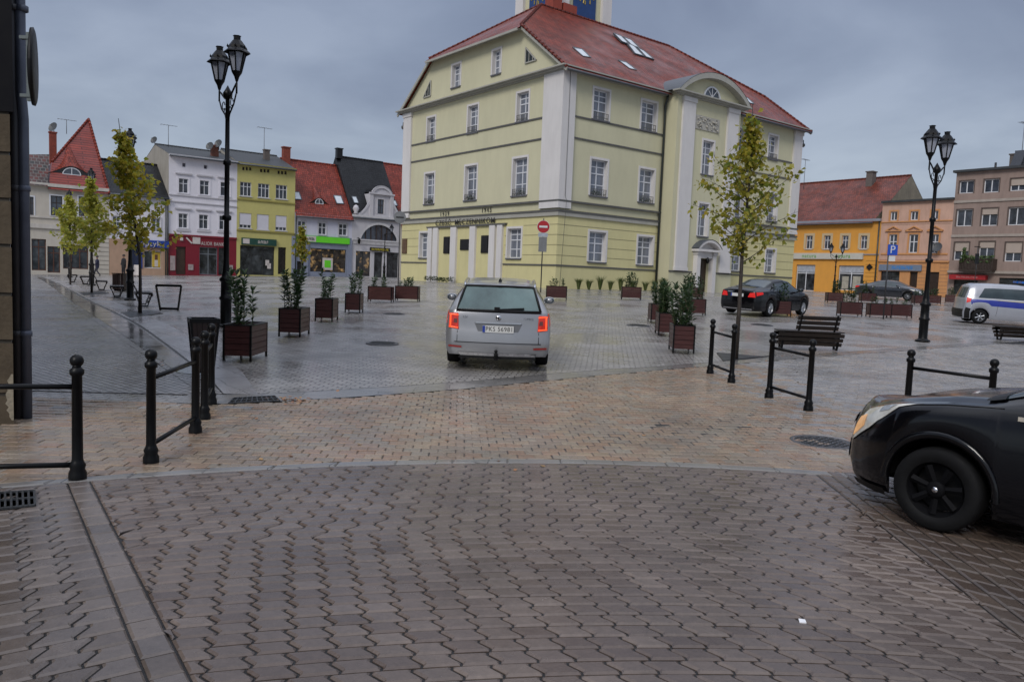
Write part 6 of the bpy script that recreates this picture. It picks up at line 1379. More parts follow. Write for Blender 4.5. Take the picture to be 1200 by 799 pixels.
p = c.S(.1, 14); b = MB(); b.box(p + Vector((0, 0, .05)), (.28, 1.1, .06)); br_ = b.build('light_bar', BLKP, pv); b = MB(); [b.box(p + Vector((0, y, .12)), (.26, .42, .09)) for y in (-.3, .3)]; b.build('blue_beacon', M('blue_beacon_plastic', (.02, .12, .45), .2, .2, 8), br_)
F_ = _F(); yq = c.S(-.45, 3.6, -1).y; F_.d3 = Vector((1, 0, 0)); F_.n = Vector((0, -1, 0)); F_.p = lambda s, v, zz: Vector((s, yq - v, zz)); text(pv, 'lettering', 'POLICJA', F_, 1.0, .68, .2, M('orange_lettering', (.55, .25, .08), .4), v=.012, ext=.002)
c.mirror(pv, .95, BLKP)
p = gp(1139, 379); hdv = math.radians(-14); ontilt(pv, Vector((p.x + (math.cos(hdv) * 1.60 + .30) - math.sin(hdv) * .86, p.y + math.sin(hdv) * 1.60 + math.cos(hdv) * .86, 0)), hdv)
# --- dark car far off before the pink house, and two standing beyond the town hall corner
fc = carroot('dark car with grey roof parked in front of the salmon pink house', 'car', 'cars parked on the square')
c = saloon(fc, M('dark_car_paint', (.02, .022, .028), .15, .2, 2, coat=1)); p = at(1043, 350, 58); ontilt(fc, Vector((p.x, p.y, 0)), math.radians(-42))
# ------------------------------------------------------------------ street furniture
LAMPG = M('frosted_lantern_glass', (.34, .36, .42), .3, .1, 6, spec=.6)
def pole_prof(h, r=.055):
    return [(.0, 0), (.21, 0), (.21, .03), (.19, .05), (.14, .07), (.125, .10), (.125, .62), (.15, .65), (.15, .69), (.12, .72), (.115, 1.05), (.15, 1.08), (.15, 1.13), (.10, 1.17), (.085, 1.3), (r * 1.2, 1.5), (r * 1.05, h * .45), (r * 1.9, h * .455), (r * 1.9, h * .47), (r * 1.05, h * .475),
            (r, h * .68), (r * 1.6, h * .685), (r * 1.6, h * .70), (r * .95, h * .705), (r * .85, h - .25), (r * 1.8, h - .22), (r * 1.9, h - .12), (r * 1.1, h - .05), (.0, h + .06)]
def lantern(par, c, sc=1.0):
    """a six sided lantern hanging point down on its bracket"""
    b = MB(); c = Vector(c); n = 6
    def ring(r_, z): return [c + Vector((r_ * math.cos(math.pi * 2 * (k + .5) / n), r_ * math.sin(math.pi * 2 * (k + .5) / n), z)) * sc for k in range(n)]
    lo, hi = ring(.10, .0), ring(.20, .42)
    for k in range(n): b.bar(lo[k], hi[k], .028 * sc)
    for R_ in (lo, hi):
        for k in range(n): b.bar(R_[k], R_[(k + 1) % n], .03 * sc)
    b.lathe([(.12 * sc, .0), (.06 * sc, -.10 * sc), (.03 * sc, -.2 * sc), (.0, -.24 * sc)], c, 8)
    cap_ = [(.295, .41), (.275, .44), (.20, .50), (.19, .56), (.10, .68), (.075, .70), (.075, .76), (.095, .78), (.0, .80)]; b.lathe([(r_ * sc, z * sc) for r_, z in cap_], c, 6, smooth=False)
    for k in range(n): q = ring(.21, .49)[k]; b.lathe([(.0, 0), (.025 * sc, .03 * sc), (.0, .09 * sc)], q, 5)
    o = b.build('lantern', BLACK, par); b = MB(); lo, hi = ring(.09, .01), ring(.185, .41)
    for k in range(n): b.quad(lo[k], lo[(k + 1) % n], hi[(k + 1) % n], hi[k])
    b.quad(*lo[::-1]); b.build('glass', LAMPG, o); return o
def double_lamp(p, h, rz, label, sc=1.0, dz=0, arm=.58):
    r = empty('street_lamp', (0, 0, 0), label, 'street lamp', 'street lamps of the square')
    b = MB(); hp = h - 1.05 * sc; b.lathe(pole_prof(hp), (0, 0, 0), 16); b.build('pole', BLACK, r)
    for sg_ in (-1, 1):
        b = MB(); x = arm * sc * sg_
        b.tube([(0, 0, hp - .28), (x * .35, 0, hp - .20), (x * .75, 0, hp - .06), (x, 0, hp + .02), (x, 0, hp - .22)], .022 * sc, 6)
        b.tube([(x * .12, 0, hp - .75 * sc), (x * .25, 0, hp - .6 * sc), (x * .7, 0, hp - .42 * sc), (x * .95, 0, hp - .22 * sc)], .018 * sc, 5)
        for cc, q in (((x * .48, 0, hp - .36 * sc), .085), ((x * .30, 0, hp - .50 * sc), .055)):
            b.tube([(cc[0] + q * sc * math.cos(a), 0, cc[2] + q * sc * math.sin(a)) for a in np.linspace(0, 5.4, 12)], .011 * sc, 5)
        b.build('bracket', BLACK, r); lantern(r, (x, 0, hp + .25 * sc), sc)
    place(r, p, rz); return r
p = gp(264.5, 383); double_lamp(p, 1.7 - p.z + (ray(270, 48).z / ray(270, 48).y) * p.y - .0, math.radians(-51), 'tall black twin lantern lamp beside the first planter on the left', 1.0)
p = gp(1081, 400); double_lamp(p, 1.7 - p.z + (ray(1092, 150).z / ray(1092, 150).y) * p.y, math.radians(42), 'tall black twin lantern lamp on the right before the police van', 1.0)
p = gp(152.5, 351.5); double_lamp(p, 1.7 - p.z + (ray(157, 153).z / ray(157, 153).y) * p.y, math.radians(117), 'black lantern lamp hidden in the crown of the large yellowing tree', .9)
p = gp(107.5, 334); double_lamp(p, 1.7 - p.z + (ray(108, 198).z / ray(108, 198).y) * p.y, math.radians(119), 'black lantern lamp rising from the middle tree of the left row', .9)
p = gp(977, 344); double_lamp(p, 1.7 - p.z + (ray(977, 285).z / ray(977, 285).y) * p.y, math.radians(8), 'slender twin lamp in front of the orange yellow house', 1.0)
def single_lamp(px, pb, pt, label, arm=.6, rz=0.0):
    p = gp(px, pb); h = 1.7 - p.z + (ray(px, pt).z / ray(px, pt).y) * p.y
    r = empty('street_lamp', (0, 0, 0), label, 'street lamp', 'street lamps of the square'); b = MB(); b.lathe(pole_prof(h - .9, .045), (0, 0, 0), 12); b.build('pole', BLACK, r)
    b = MB(); b.tube([(0, 0, h - 1.0), (arm, 0, h - .92), (arm, 0, h - .72)], .03, 6); b.build('bracket', BLACK, r); lantern(r, (arm, 0, h - .75), .9); place(r, p, rz); return r
single_lamp(82, 325, 222, 'black single lantern lamp by the brown shop windows at far left', 0.0)
single_lamp(257, 322, 251, 'black lamp with one arm before the bank with the red front', .75, math.pi)
single_lamp(450, 326, 262, 'black lamp with one arm before the arched window of the grey house', .6, 0.2)
# --- tubular barriers
def barrier(A, B, label, rails=(.80, .20), h=.98):
    A, B = Vector(A), Vector(B); r = empty('pedestrian_barrier', A, label, 'barrier', 'black tubular barriers along the crossing')
    prof = [(.065, 0), (.065, .06), (.052, .09), (.060, .12), (.045, .15), (.040, .17), (.037, h - .16), (.05, h - .15), (.052, h - .115), (.035, h - .10), (.03, h - .085)] + [(.05 * math.sin(a), h - .045 - .05 * math.cos(a)) for a in np.linspace(.6, math.pi, 8)]
    for P in (A, B): b = MB(); b.lathe(prof, P - Vector((0, 0, .01)), 16); b.build('post', BLACK, r)
    for z in rails: b = MB(); b.tube([A + Vector((0, 0, h * z)), B + Vector((0, 0, h * z))], .021, 10); b.build('rail', BLACK, r)
    return r
barrier(gp(-92, 566), gp(91, 561), 'black barrier at left edge beside the stone corner with its drainpipes', (.74, .115))
barrier(gp(177, 542), gp(229, 507), 'black barrier standing on the setts nearest the middle of the left kerb', (.74, .16))
barrier(gp(239.5, 491), gp(247.5, 473), 'short black barrier in front of the tapered litter bin', (.74, .2))
barrier(gp(832, 437.5), gp(857, 448), 'black barrier beside the slender trunk of the big square tree', (.76, .17))
barrier(gp(901, 466), gp(947, 481), 'black barrier in front of the slatted bench with backrest', (.76, .17))
barrier(gp(1061, 500), gp(1157, 519), 'black barrier behind the bonnet of the black hatchback', (.76, .17))
# --- litter bin
p = gp(237, 455); r = empty('litter_bin', (0, 0, 0), 'tapered dark wooden litter bin with black rim behind the short barrier', 'litter bin')
b = MB(); H = .82
def tap(z, hw_): return [Vector((sx * hw_, sy * hw_, z)) for sx, sy in ((-1, -1), (1, -1), (1, 1), (-1, 1))]
lo, hi = tap(.08, .115), tap(H, .185)
for k in range(4):
    for j in range(5):
        t0, t1 = j / 5 + .012, (j + 1) / 5 - .012; a, c_ = lo[k], lo[(k + 1) % 4]; d, e = hi[k], hi[(k + 1) % 4]; b.quad(a.lerp(c_, t0), a.lerp(c_, t1), d.lerp(e, t1), d.lerp(e, t0))
WOODB = M('dark_red_brown_timber', (.022, .009, .007), .45, .3, 5, bump=.2, bscale=25, stretch=.3)
b.build('slatted_body', WOODB, r); b = MB(); 
for k in range(4): b.bar(hi[k], hi[(k + 1) % 4], .035, .06); b.bar(lo[k], lo[(k + 1) % 4], .03); b.bar(lo[k] - Vector((0, 0, .08)), hi[k], .03)
b.quad(*[v * 1.0 for v in tap(.15, .10)]); 
for k in range(4): b.quad(*(lambda a, c_, d, e: (a, c_, e, d))(*[v * .93 for v in (lo[k], lo[(k + 1) % 4])], *[Vector((v.x * .93, v.y * .93, v.z - .03)) for v in (hi[k], hi[(k + 1) % 4])]))
b.build('metal_frame', BLACK, r); place(r, gp(238, 441), .5)
# --- planters with shrubs
def leafmat(name, cols, tr=.35, rough=.45):
    m, nt, b = nodes(name); L = nt.links.new; ge = N(nt, 'NewGeometry'); r = ramp(nt, ge.outputs['Random Per Island'], [((k + .5) / len(cols), c_) for k, c_ in enumerate(cols)])
    L(r.outputs[0], b.inputs['Base Color']); b.inputs['Roughness'].default_value = rough
    t = N(nt, 'BsdfTranslucent'); L(r.outputs[0], t.inputs[0]); mx = N(nt, 'MixShader'); mx.inputs[0].default_value = tr; L(b.outputs[0], mx.inputs[1]); L(t.outputs[0], mx.inputs[2]); L(mx.outputs[0], nt.nodes['Material Output'].inputs[0]); return m
LEAFG = leafmat('glossy_shrub_leaves', [(.03, .06, .02), (.045, .085, .028), (.06, .11, .04), (.035, .065, .03), (.12, .17, .07)])
def leaf(b, p, d, l, w, droop=.3):
    d = d.normalized(); sd_ = d.cross(Vector((0, 0, 1))); sd_ = sd_.normalized() if sd_.length > .05 else Vector((1, 0, 0)); up = sd_.cross(d)
    m = p + d * l * .5 + up * l * .06; e = p + d * l - up * l * droop
    b.quad(p, m - sd_ * w / 2 , e, m + sd_ * w / 2, smooth=True)
def shrub(parent, base_z, w, dp, h, stems, dens=38, ll=.13, seed=0):
    random.seed(seed); bs, bl = MB(), MB()
    for k in range(stems):
        x, y = ru(-w, w) * .42, ru(-dp, dp) * .42; hh = h * ru(.55, 1.0); lean = Vector((ru(-.18, .18), ru(-.18, .18), 1)); P = [Vector((x, y, base_z)) + Vector((lean.x * hh * t + .03 * math.sin(3 * t + k), lean.y * hh * t, hh * t)) for t in (0, .3, .6, .85, 1)]
        bs.tube(P, [.008, .007, .006, .004, .002], 5)
        for j in range(int(dens * hh / .6)):
            t = ru(.05, 1) ** .8; q = P[0].lerp(P[-1], t); a = ru(0, 2 * math.pi); e = ru(.3, 1.1) if t < .92 else 1.6
            leaf(bl, q, Vector((math.cos(a), math.sin(a), e)), ll * ru(.7, 1.25), ll * .36, .15)
    o = bs.build('shrub', M('green_stem', (.05, .06, .02), .6), parent); bl.build('leaves', LEAFG, o); return o
PLW = M('dark_red_planter_boards', (.048, .011, .009), .42, .3, 3, bump=.15, bscale=30, stretch=3)
SOIL = M('dark_planter_soil', (.02, .015, .01), .9, .4, 12, bump=.6)
def planter(w=.46, l=.92, h=.50, leg=.09):
    r = empty('planter', (0, 0, 0), 'x', 'planter', 'dark red timber planters on the square'); b = MB(); n = 5; t = .022
    for k in range(n):
        z0, z1 = leg + h * k / n + .004, leg + h * (k + 1) / n - .004; zc_ = (z0 + z1) / 2
        for sx in (-1, 1): b.box((sx * (w / 2 - t / 2), 0, zc_), (t, l - .05, z1 - z0))
        for sy in (-1, 1): b.box((0, sy * (l / 2 - t / 2), zc_), (w - .05, t, z1 - z0))
    b.build('boards', PLW, r); b = MB()
    for sx in (-1, 1):
        for sy in (-1, 1): b.box((sx * (w / 2 - .012), sy * (l / 2 - .012), (leg + h + .01) / 2), (.034, .034, leg + h + .01))
        b.box((sx * (w / 2 - .01), 0, leg + h + .008), (.04, l - .03, .016)); b.box((0, sx * (l / 2 - .01), leg + h + .008), (w - .03, .04, .016))
    b.box((0, 0, leg + .03), (w - .06, l - .06, .02)); b.build('metal_frame', BLACK, r); b = MB(); b.box((0, 0, leg + h - .07), (w - .05, l - .05, .05)); b.build('soil', SOIL, r); return r
proto = planter(); proto_x = None
plist = [ # px, py of the foot centre, turn of the long side (0 = away from the viewer), shrub height, stems, label
 (277, 424, 2, 1.05, 7, 'planter with the tallest shrub, foremost of the left row beside the lamp'),
 (338, 395, 3, .95, 9, 'second planter of the left row with a dense upright shrub'),
 (378, 377, 4, .85, 6, 'third planter of the left row, one tall and one low stem'),
 (411.5, 367, 5, .85, 6, 'fourth planter of the left row before the bright green shop sign'),
 (445, 354.5, 88, .55, 6, 'low wide planter at the round sign post, left one of the pair'),
 (476.5, 353.5, 88, .4, 8, 'low wide planter at the end of the left row, right one of the pair'),
 (652, 351.5, 88, .45, 6, 'planter behind the right mirror of the silver estate, at the no entry sign'),
 (740, 351.5, 86, .75, 9, 'wide planter standing alone before the town hall grasses'),
 (803, 414.5, -6, .95, 14, 'foremost planter of the right group near the slim barrier'),
 (783, 394, -5, 1.0, 14, 'second planter of the right group with tall bushy shrub'),
 (772, 379, -4, .8, 8, 'narrow looking planter behind the second of the right group'),
 (812, 370, 88, .9, 12, 'wide planter crosswise at the back of the right group'),
 (813, 351, 88, .8, 8, 'farther crosswise planter before the town hall portal'),
 (913, 371, 87, .8, 9, 'wide planter in front of the front wheel of the black saloon'),
 (979, 355, 87, .8, 8, 'planter before the door of the orange yellow house'),
 (997.5, 371, 87, .75, 7, 'wide planter with two bushy shrubs left of the parking sign'),
 (1018, 355, 87, .9, 5, 'far planter with one spindly shrub near the dark parked car'),
 (1032, 372.5, 87, .4, 5, 'low planter at the foot of the parking sign'),
 (1056, 373, 87, .35, 5, 'low planter just left of the tall right lamp'),
 (1080, 357.5, 87, .55, 7, 'far planter behind the pole of the tall right lamp'),
 (1094, 357, 87, .5, 7, 'far planter between the right lamp and the police van'),
 (1118, 356, 60, .6, 6, 'last far planter directly left of the police van')]
for k, (px, py, tz, sh, st, lab) in enumerate(plist):
    o = proto if k == 0 else proto.copy()
    if k: COL.objects.link(o)
    o['label'] = lab; ORG[o.name] = Vector((0, 0, 0))
    if k:
        for ch in list(proto.children):
            if not ch.name.startswith('shrub'): dup(ch, o)
    shrub(o, .50, .40, .80, sh, st, seed=100 + k)
    p = gp(px, py); place(o, (p.x, p.y + (.44 if abs(tz) < 10 else .22), g(p.x, p.y + .3) + .0), math.radians(tz))
random.seed(77)
# --- trees
LEAFY = leafmat('autumn_lime_leaves', [(.30, .27, .03), (.38, .32, .03), (.20, .23, .03), (.42, .30, .03), (.26, .27, .03), (.13, .17, .02)], .45)
LEAFY2 = leafmat('yellow_green_leaves', [(.36, .38, .06), (.46, .43, .06), (.29, .34, .05), (.50, .43, .06)], .5)
LEAFY3 = leafmat('bright_autumn_leaves', [(.50, .42, .05), (.60, .48, .05), (.36, .38, .05), (.62, .44, .05), (.44, .42, .05), (.26, .30, .04)], .5)
BARK = M('wet_dark_bark', (.035, .026, .02), .6, .4, 6, bump=.8, bscale=30, stretch=.4)
def tree(px, py, ptop, pcrown, halfw, n, label, mat=LEAFY, seed=1, lean=0.0, ls=.09, prof=None, shiftx=0.0, name='street_tree'):
    random.seed(seed); p = gp(px, py); sc_ = p.y / FPX; H = 1.7 - p.z + (ray(px, ptop).z / ray(px, ptop).y) * p.y; zc0 = 1.7 - p.z + (ray(px, pcrown).z / ray(px, pcrown).y) * p.y; R_ = halfw * sc_
    r = empty(name, p, label, 'tree', 'young street trees of the square'); b = MB(); bl = MB()
    prof = prof or [(0, .55), (.2, .95), (.4, 1.0), (.6, .8), (.8, .45), (1, .12)]
    f = lambda t: float(np.interp(t, [q[0] for q in prof], [q[1] for q in prof]))
    top = p + Vector((lean, 0, H)); tp = [p - Vector((0, 0, .1)), p + Vector((.01, 0, zc0 * .5)), p + Vector((.0, 0, zc0)), p.lerp(top, .6 + .4 * zc0 / H) + Vector((.05, 0, 0)), top]
    r0_ = .050 * H / 5.5; b.tube(tp, [r0_ * 1.15, r0_ * .9, r0_ * .75, r0_ * .4, .008], 10)
    nb = 34; tips = []
    for k in range(nb):
        t = (k + ru(0, 1)) / nb; z0_ = zc0 * .92 + (H - zc0) * t * .93; fr = z0_ / H; o_ = p + Vector((lean * fr * fr, 0, z0_)); a = k * 2.39996 + ru(-.4, .4); L_ = R_ * f(min(1, t + .12)) * ru(.55, 1.1) * 1.12
        d = Vector((math.cos(a), math.sin(a), ru(.35, 1.0) * (1.1 - .3 * t))); P = [o_]
        for j in range(5): d = (d + Vector((ru(-.25, .25), ru(-.25, .25), ru(-.12, .16)))).normalized(); P.append(P[-1] + d * L_ / 4.2)
        b.tube(P, [r0_ * .32 * (1 - .5 * t), r0_ * .22, r0_ * .15, .007, .005, .003], 5)
        for j in range(1, 6):
            tips.append((P[j], 1.0)); 
            for m_ in range(2):
                e = P[j] + Vector((ru(-1, 1), ru(-1, 1), ru(-.5, .8))).normalized() * ru(.12, .34) * L_ * .7; b.tube([P[j], e], [.005, .002], 4, cap=False); tips.append((e, .9)); tips.append((P[j].lerp(e, .5), .6))
    tips = [q for q in tips if rnd() < .86]
    for k in range(n):
        q, w_ = random.choice(tips); c_ = q + Vector((random.gauss(0, .07), random.gauss(0, .07), random.gauss(-.02, .08))) * (H / 5.5)
        if rnd() < .03: c_ = q + Vector((random.gauss(0, .2), random.gauss(0, .2), random.gauss(0, .2)))
        d = Vector((ru(-1, 1), ru(-1, 1), ru(-1.3, .4))); s_ = ls * ru(.6, 1.2); d = d.normalized(); w2_ = d.orthogonal().normalized(); w2_ = w2_ * math.cos(k) + d.cross(w2_) * math.sin(k); nn = d.cross(w2_)
        bl.quad(c_, c_ + d * s_ * .35 + w2_ * s_ * .42 + nn * s_ * .1, c_ + d * s_, c_ + d * s_ * .35 - w2_ * s_ * .42 + nn * s_ * .1)
    b.build('trunk', BARK, r); bl.build('crown', mat, r); random.seed(seed + 500); return r
tree(862, 420, 122, 300, 50, 1800, 'slender young tree with sparse yellow green leaves in front of the town hall portal', seed=11, lean=.02, ls=.115, prof=[(0, .6), (.15, .95), (.35, 1.0), (.55, 1.0), (.75, .62), (.9, .3), (1, .1)])
tree(164, 366.5, 140, 298, 35, 1700, 'largest of the yellowing trees on the left, before the blue optician sign', LEAFY3, seed=23, lean=-.6, ls=.15, prof=[(0, .9), (.2, 1.1), (.45, .95), (.7, .6), (.85, .4), (1, .12)])
tree(107.5, 343, 200, 290, 24, 1500, 'pale yellow green tree in the middle of the left row', LEAFY2, seed=31, ls=.17)
tree(82.5, 333.5, 222, 296, 25, 1400, 'farthest left tree of the row, low broad crown before the brown shop windows', LEAFY2, seed=37, ls=.2)
tree(353, 329, 262, 305, 9.5, 500, 'small yellow tree before the bright green shop sign', LEAFY, seed=41, ls=.25)
tree(1054, 341, 297, 330, 15, 500, 'small tree before the pale blue shop sign of the salmon pink house', LEAFY2, seed=43, ls=.25)
random.seed(99)
# --- tree grates, manholes, drains
IRON = brickmat('cast_iron_grid', (.010, .010, .011), (.008, .008, .009), (.006, .006, .006), .06, .06, .012, bump=1.0, uv=False, rbase=(.25, .5), offset=0.0)
def flatpoly(name, pts, label, cat, mat, lift=.006, t=.02, group=None):
    P = [Vector((q.x, q.y, g(q.x, q.y) + lift)) for q in pts]; c_ = sum(P, Vector()) / len(P); r = MB()
    if (P[1] - P[0]).cross(P[2] - P[1]).z < 0: P = P[::-1]
    r.quad(*P); 
    for a, d in zip(P, P[1:] + P[:1]): r.quad(a - Vector((0, 0, t)), d - Vector((0, 0, t)), d, a)
    o = r.build(name, mat); return tag(o, label, cat, group)
flatpoly('tree_grate', [gp(840, 413), gp(893, 417.5), gp(910, 416), gp(848, 423)], 'dark iron grate around the slender tree on the right', 'tree grate', IRON, group='iron tree grates')
flatpoly('tree_grate', [gp(141, 366), gp(176, 363.5), gp(191, 367), gp(152, 372)], 'dark iron grate at the foot of the largest left tree', 'tree grate', IRON, group='iron tree grates')
flatpoly('tree_grate', [gp(93, 343), gp(118, 341.5), gp(128, 343.5), gp(98, 346)], 'dark iron grate at the foot of the middle left tree', 'tree grate', IRON, group='iron tree grates')
def manhole(px, py, r_, label, bright=1.0):
    p = gp(px, py); o = empty('manhole_cover', p, label, 'manhole cover', 'iron manhole covers'); zz = Vector((0, 0, .004))
    gr_ = Vector((g(p.x + .4, p.y) - g(p.x - .4, p.y), g(p.x, p.y + .4) - g(p.x, p.y - .4))) / .8
    b = MB(); F3 = lambda rr_, a, z: Vector((p.x + rr_ * math.cos(a), p.y + rr_ * math.sin(a), p.z + z + gr_.x * rr_ * math.cos(a) + gr_.y * rr_ * math.sin(a)))
    rings = [(r_ * 1.13, -.02), (r_ * 1.13, .004), (r_ * 1.02, .006), (r_, -.002)]; b.grid([[F3(q, a, z) for a in np.linspace(0, 2 * math.pi, 37)] for q, z in rings], flip=True); b.build('ring', M('wet_iron_ring', (.06, .06, .064), .35, .3, 8), o)
    b = MB(); b.quad(*[F3(r_ * .99, a, .002) for a in np.linspace(0, 2 * math.pi, 37)[:-1]])
    for i in range(-6, 7):
        for j in range(-6, 7):
            x, y = i * r_ / 6.6, j * r_ / 6.6
            if math.hypot(x, y) < r_ * .9 and (i + j) % 2 == 0: q = Vector((p.x + x, p.y + y, p.z + .005 + gr_.x * x + gr_.y * y)); b.box(q, (r_ * .12, r_ * .05 if i % 2 else r_ * .12, .006))
    b.build('lid', M('wet_cast_iron', (.035, .037, .04), .25, .3, 8, bump=.4, bscale=60), o); return o
manhole(963, 517.5, .30, 'large round patterned manhole cover on the setts left of the black hatchback')
manhole(448, 402, .30, 'round manhole cover between the planters and the silver estate')
manhole(462, 367.5, .3, 'small looking far manhole cover before the pair of low planters')
manhole(748, 381, .32, 'round manhole cover left of the right planter group')
manhole(893, 380.5, .32, 'round manhole cover before the black saloon')
manhole(452, 383, .3, 'faint manhole cover on the grey setts between the other two left ones') if False else None
def drain(c4, label, n, vert=True):
    r = empty('storm_drain', c4[0], label, 'storm drain', 'iron storm drains'); P = [Vector((q.x, q.y, g(q.x, q.y) + .004)) for q in c4]
    b = MB(); b.quad(*[q - Vector((0, 0, .002)) for q in P]); b.quad(*[q - Vector((0, 0, .002)) for q in P[::-1]]); b.build('pit', M('black_pit', (.003, .003, .003), .9), r); b = MB()
    for k in range(n + 1): t = k / n; b.bar(P[0].lerp(P[1], t) + Vector((0, 0, .004)), P[3].lerp(P[2], t) + Vector((0, 0, .004)), .014, .012)
    for t in (0, .5, 1): b.bar(P[0].lerp(P[3], t) + Vector((0, 0, .005)), P[1].lerp(P[2], t) + Vector((0, 0, .005)), .028, .012)
    b.build('grille', M('wet_cast_iron', (.03, .03, .033)), r); return r
drain([gp(-8, 598), gp(41, 593), gp(40, 576), gp(-8, 579)], 'iron storm drain at the left edge below the first barrier', 7)
drain([gp(268, 473), gp(328, 470), gp(322, 464.5), gp(274, 467)], 'iron storm drain at the end of the gutter line', 9)
# --- benches: slatted seats on flared legs, some with a backrest
BW = M('dark_stained_bench_slats', (.016, .010, .007), .4, .3, 4, bump=.2, bscale=25, stretch=.4)
def bench(w=1.55, back=None):
    r = empty('bench', (0, 0, 0), 'x', 'bench', 'slatted benches of the square'); d = .5; hs_ = .44; b = MB()
    for k in range(5): b.box((0, -d / 2 + .05 + k * (d - .1) / 4, hs_), (w, .085, .03))
    b.build('seat', BW, r)
    for sy in (-1, 1):
        b = MB()
        for k in range(3): z = hs_ - .08 - k * .11; y = sy * (d / 2 - .0 - .055 * (k + .3)); b.box((0, y, z), (w - .02 * k, .028, .085), ax=(Vector((1, 0, 0)), Vector((0, 1, -.35 * sy)).normalized(), Vector((0, .35 * sy, 1)).normalized()))
        b.build('side_slats', BW, r)
    b = MB()
    for sx in (-1, 1):
        x = sx * (w / 2 - .12); b.bar((x, -d / 2 + .16, 0), (x, -d / 2 + .02, hs_ - .02), .05, .03); b.bar((x, d / 2 - .16, 0), (x, d / 2 - .02, hs_ - .02), .05, .03); b.bar((x, -d / 2 + .16, .02), (x, d / 2 - .16, .02), .05, .03); b.bar((x, -d / 2, hs_ - .03), (x, d / 2, hs_ - .03), .05, .03)
    b.build('leg_frame', BLACK, r)
    if back:
        b = MB(); x0, x1, sy = back
        for k in range(3): z = hs_ + .10 + k * .12; y = sy * (d / 2 - .02 + .06 * k); b.box(((x0 + x1) / 2, y, z), (x1 - x0, .028, .10), ax=(Vector((1, 0, 0)), Vector((0, 1, -.5 * sy)).normalized(), Vector((0, .5 * sy, 1)).normalized()))
        b.build('backrest', BW, r); b = MB()
        for x in (x0 + .08, x1 - .08): b.bar((x, sy * (d / 2 - .08), hs_ - .02), (x, sy * (d / 2 + .15), hs_ + .42), .04, .025)
        b.build('backrest_frame', BLACK, r)
    return r
def putbench(o, px, py, rz, label, f=1.0): o['label'] = label; p = gp(px, py); place(o, p, math.radians(rz)); o.scale = (f, f, f)
putbench(bench(1.55, (-.38, .62, -1)), 946.5, 409, -4, 'slatted bench with its backrest towards the viewer, behind the right barrier')
putbench(bench(1.55), 1195, 399, -4, 'backless slatted bench cut by the right edge below the police van')
putbench(bench(1.5, (-.75, .2, 1)), 168, 358, 118, 'slatted bench with backrest beside the bicycle stand')
b0 = bench(1.5); putbench(b0, 137, 348, 118, 'backless slatted bench just left of the lamp pole, before the man in black')
putbench(bench(1.4, (-.7, .1, 1)), 119, 340, 118, 'slatted bench with backrest behind the middle left tree')
putbench(bench(1.4), 100, 333, 118, 'backless slatted bench between the two far left trees')
putbench(bench(1.4), 85, 330.5, 118, 'farthest slatted bench beside the farthest left tree')
# --- bicycle stand
P0, P1 = gp(188, 363), gp(208.5, 363.5); r = empty('bicycle_stand', (P0 + P1) / 2, 'black flat steel bicycle stand shaped like a wide bucket', 'bicycle stand'); ex = (P1 - P0).normalized(); sc_ = P0.y / FPX; H = 28.5 * sc_
T0, T1 = P0 - ex * 5.5 * sc_ + Vector((0, 0, H)), P1 + ex * 4.0 * sc_ + Vector((0, 0, H)); b = MB()
for a, d in ((P0 - Vector((0, 0, .02)), T0), (P1 - Vector((0, 0, .02)), T1), (T0, T1), (P0 + Vector((0, 0, .04)), P1 + Vector((0, 0, .04)))): b.bar(a, d, .035, .07)
b.build('frame', BLACK, r)
# small dark sandwich board and wooden box by the lamp
p = gp(149 + 17, 331); 
r = empty('pavement_sign', gp(159, 324.5), 'small white folding board outside the optician', 'pavement sign'); q = gp(159, 324.5); b = MB(); b.bar(q + Vector((-.25, 0, 0)), q + Vector((-.2, .15, 1.0)), .04); b.bar(q + Vector((.25, 0, 0)), q + Vector((.2, .15, 1.0)), .04); b.bar(q + Vector((-.25, .4, 0)), q + Vector((-.2, .16, 1.0)), .04); b.bar(q + Vector((.25, .4, 0)), q + Vector((.2, .16, 1.0)), .04); b.build('leg', BLACK, r)
b = MB(); b.quad(q + Vector((-.25, -.01, .15)), q + Vector((.25, -.01, .15)), q + Vector((.21, .13, 1.0)), q + Vector((-.21, .13, 1.0))); b.build('panel', WTXT, r)
r = litter2 = empty('litter_bin', gp(141, 341), 'dark square timber litter bin between the benches on the left', 'litter bin'); q = gp(141, 341); b = MB()
for k in range(4): 
    for s_ in (-1, 1): b.box(q + Vector((s_ * .24, -.18 + k * .12, .42)), (.02, .1, .7)); b.box(q + Vector((-.18 + k * .12, s_ * .24, .42)), (.1, .02, .7))
b.build('slatted_body', WOODB, r); b = MB(); [b.bar(q + Vector((sx * .25, -.25, .8)), q + Vector((sx * .25, .25, .8)), .04) for sx in (-1, 1)]; [b.bar(q + Vector((-.25, sx * .25, .8)), q + Vector((.25, sx * .25, .8)), .04) for sx in (-1, 1)]; b.box(q + Vector((0, 0, .05)), (.4, .4, .1)); b.build('metal_frame', BLACK, r)
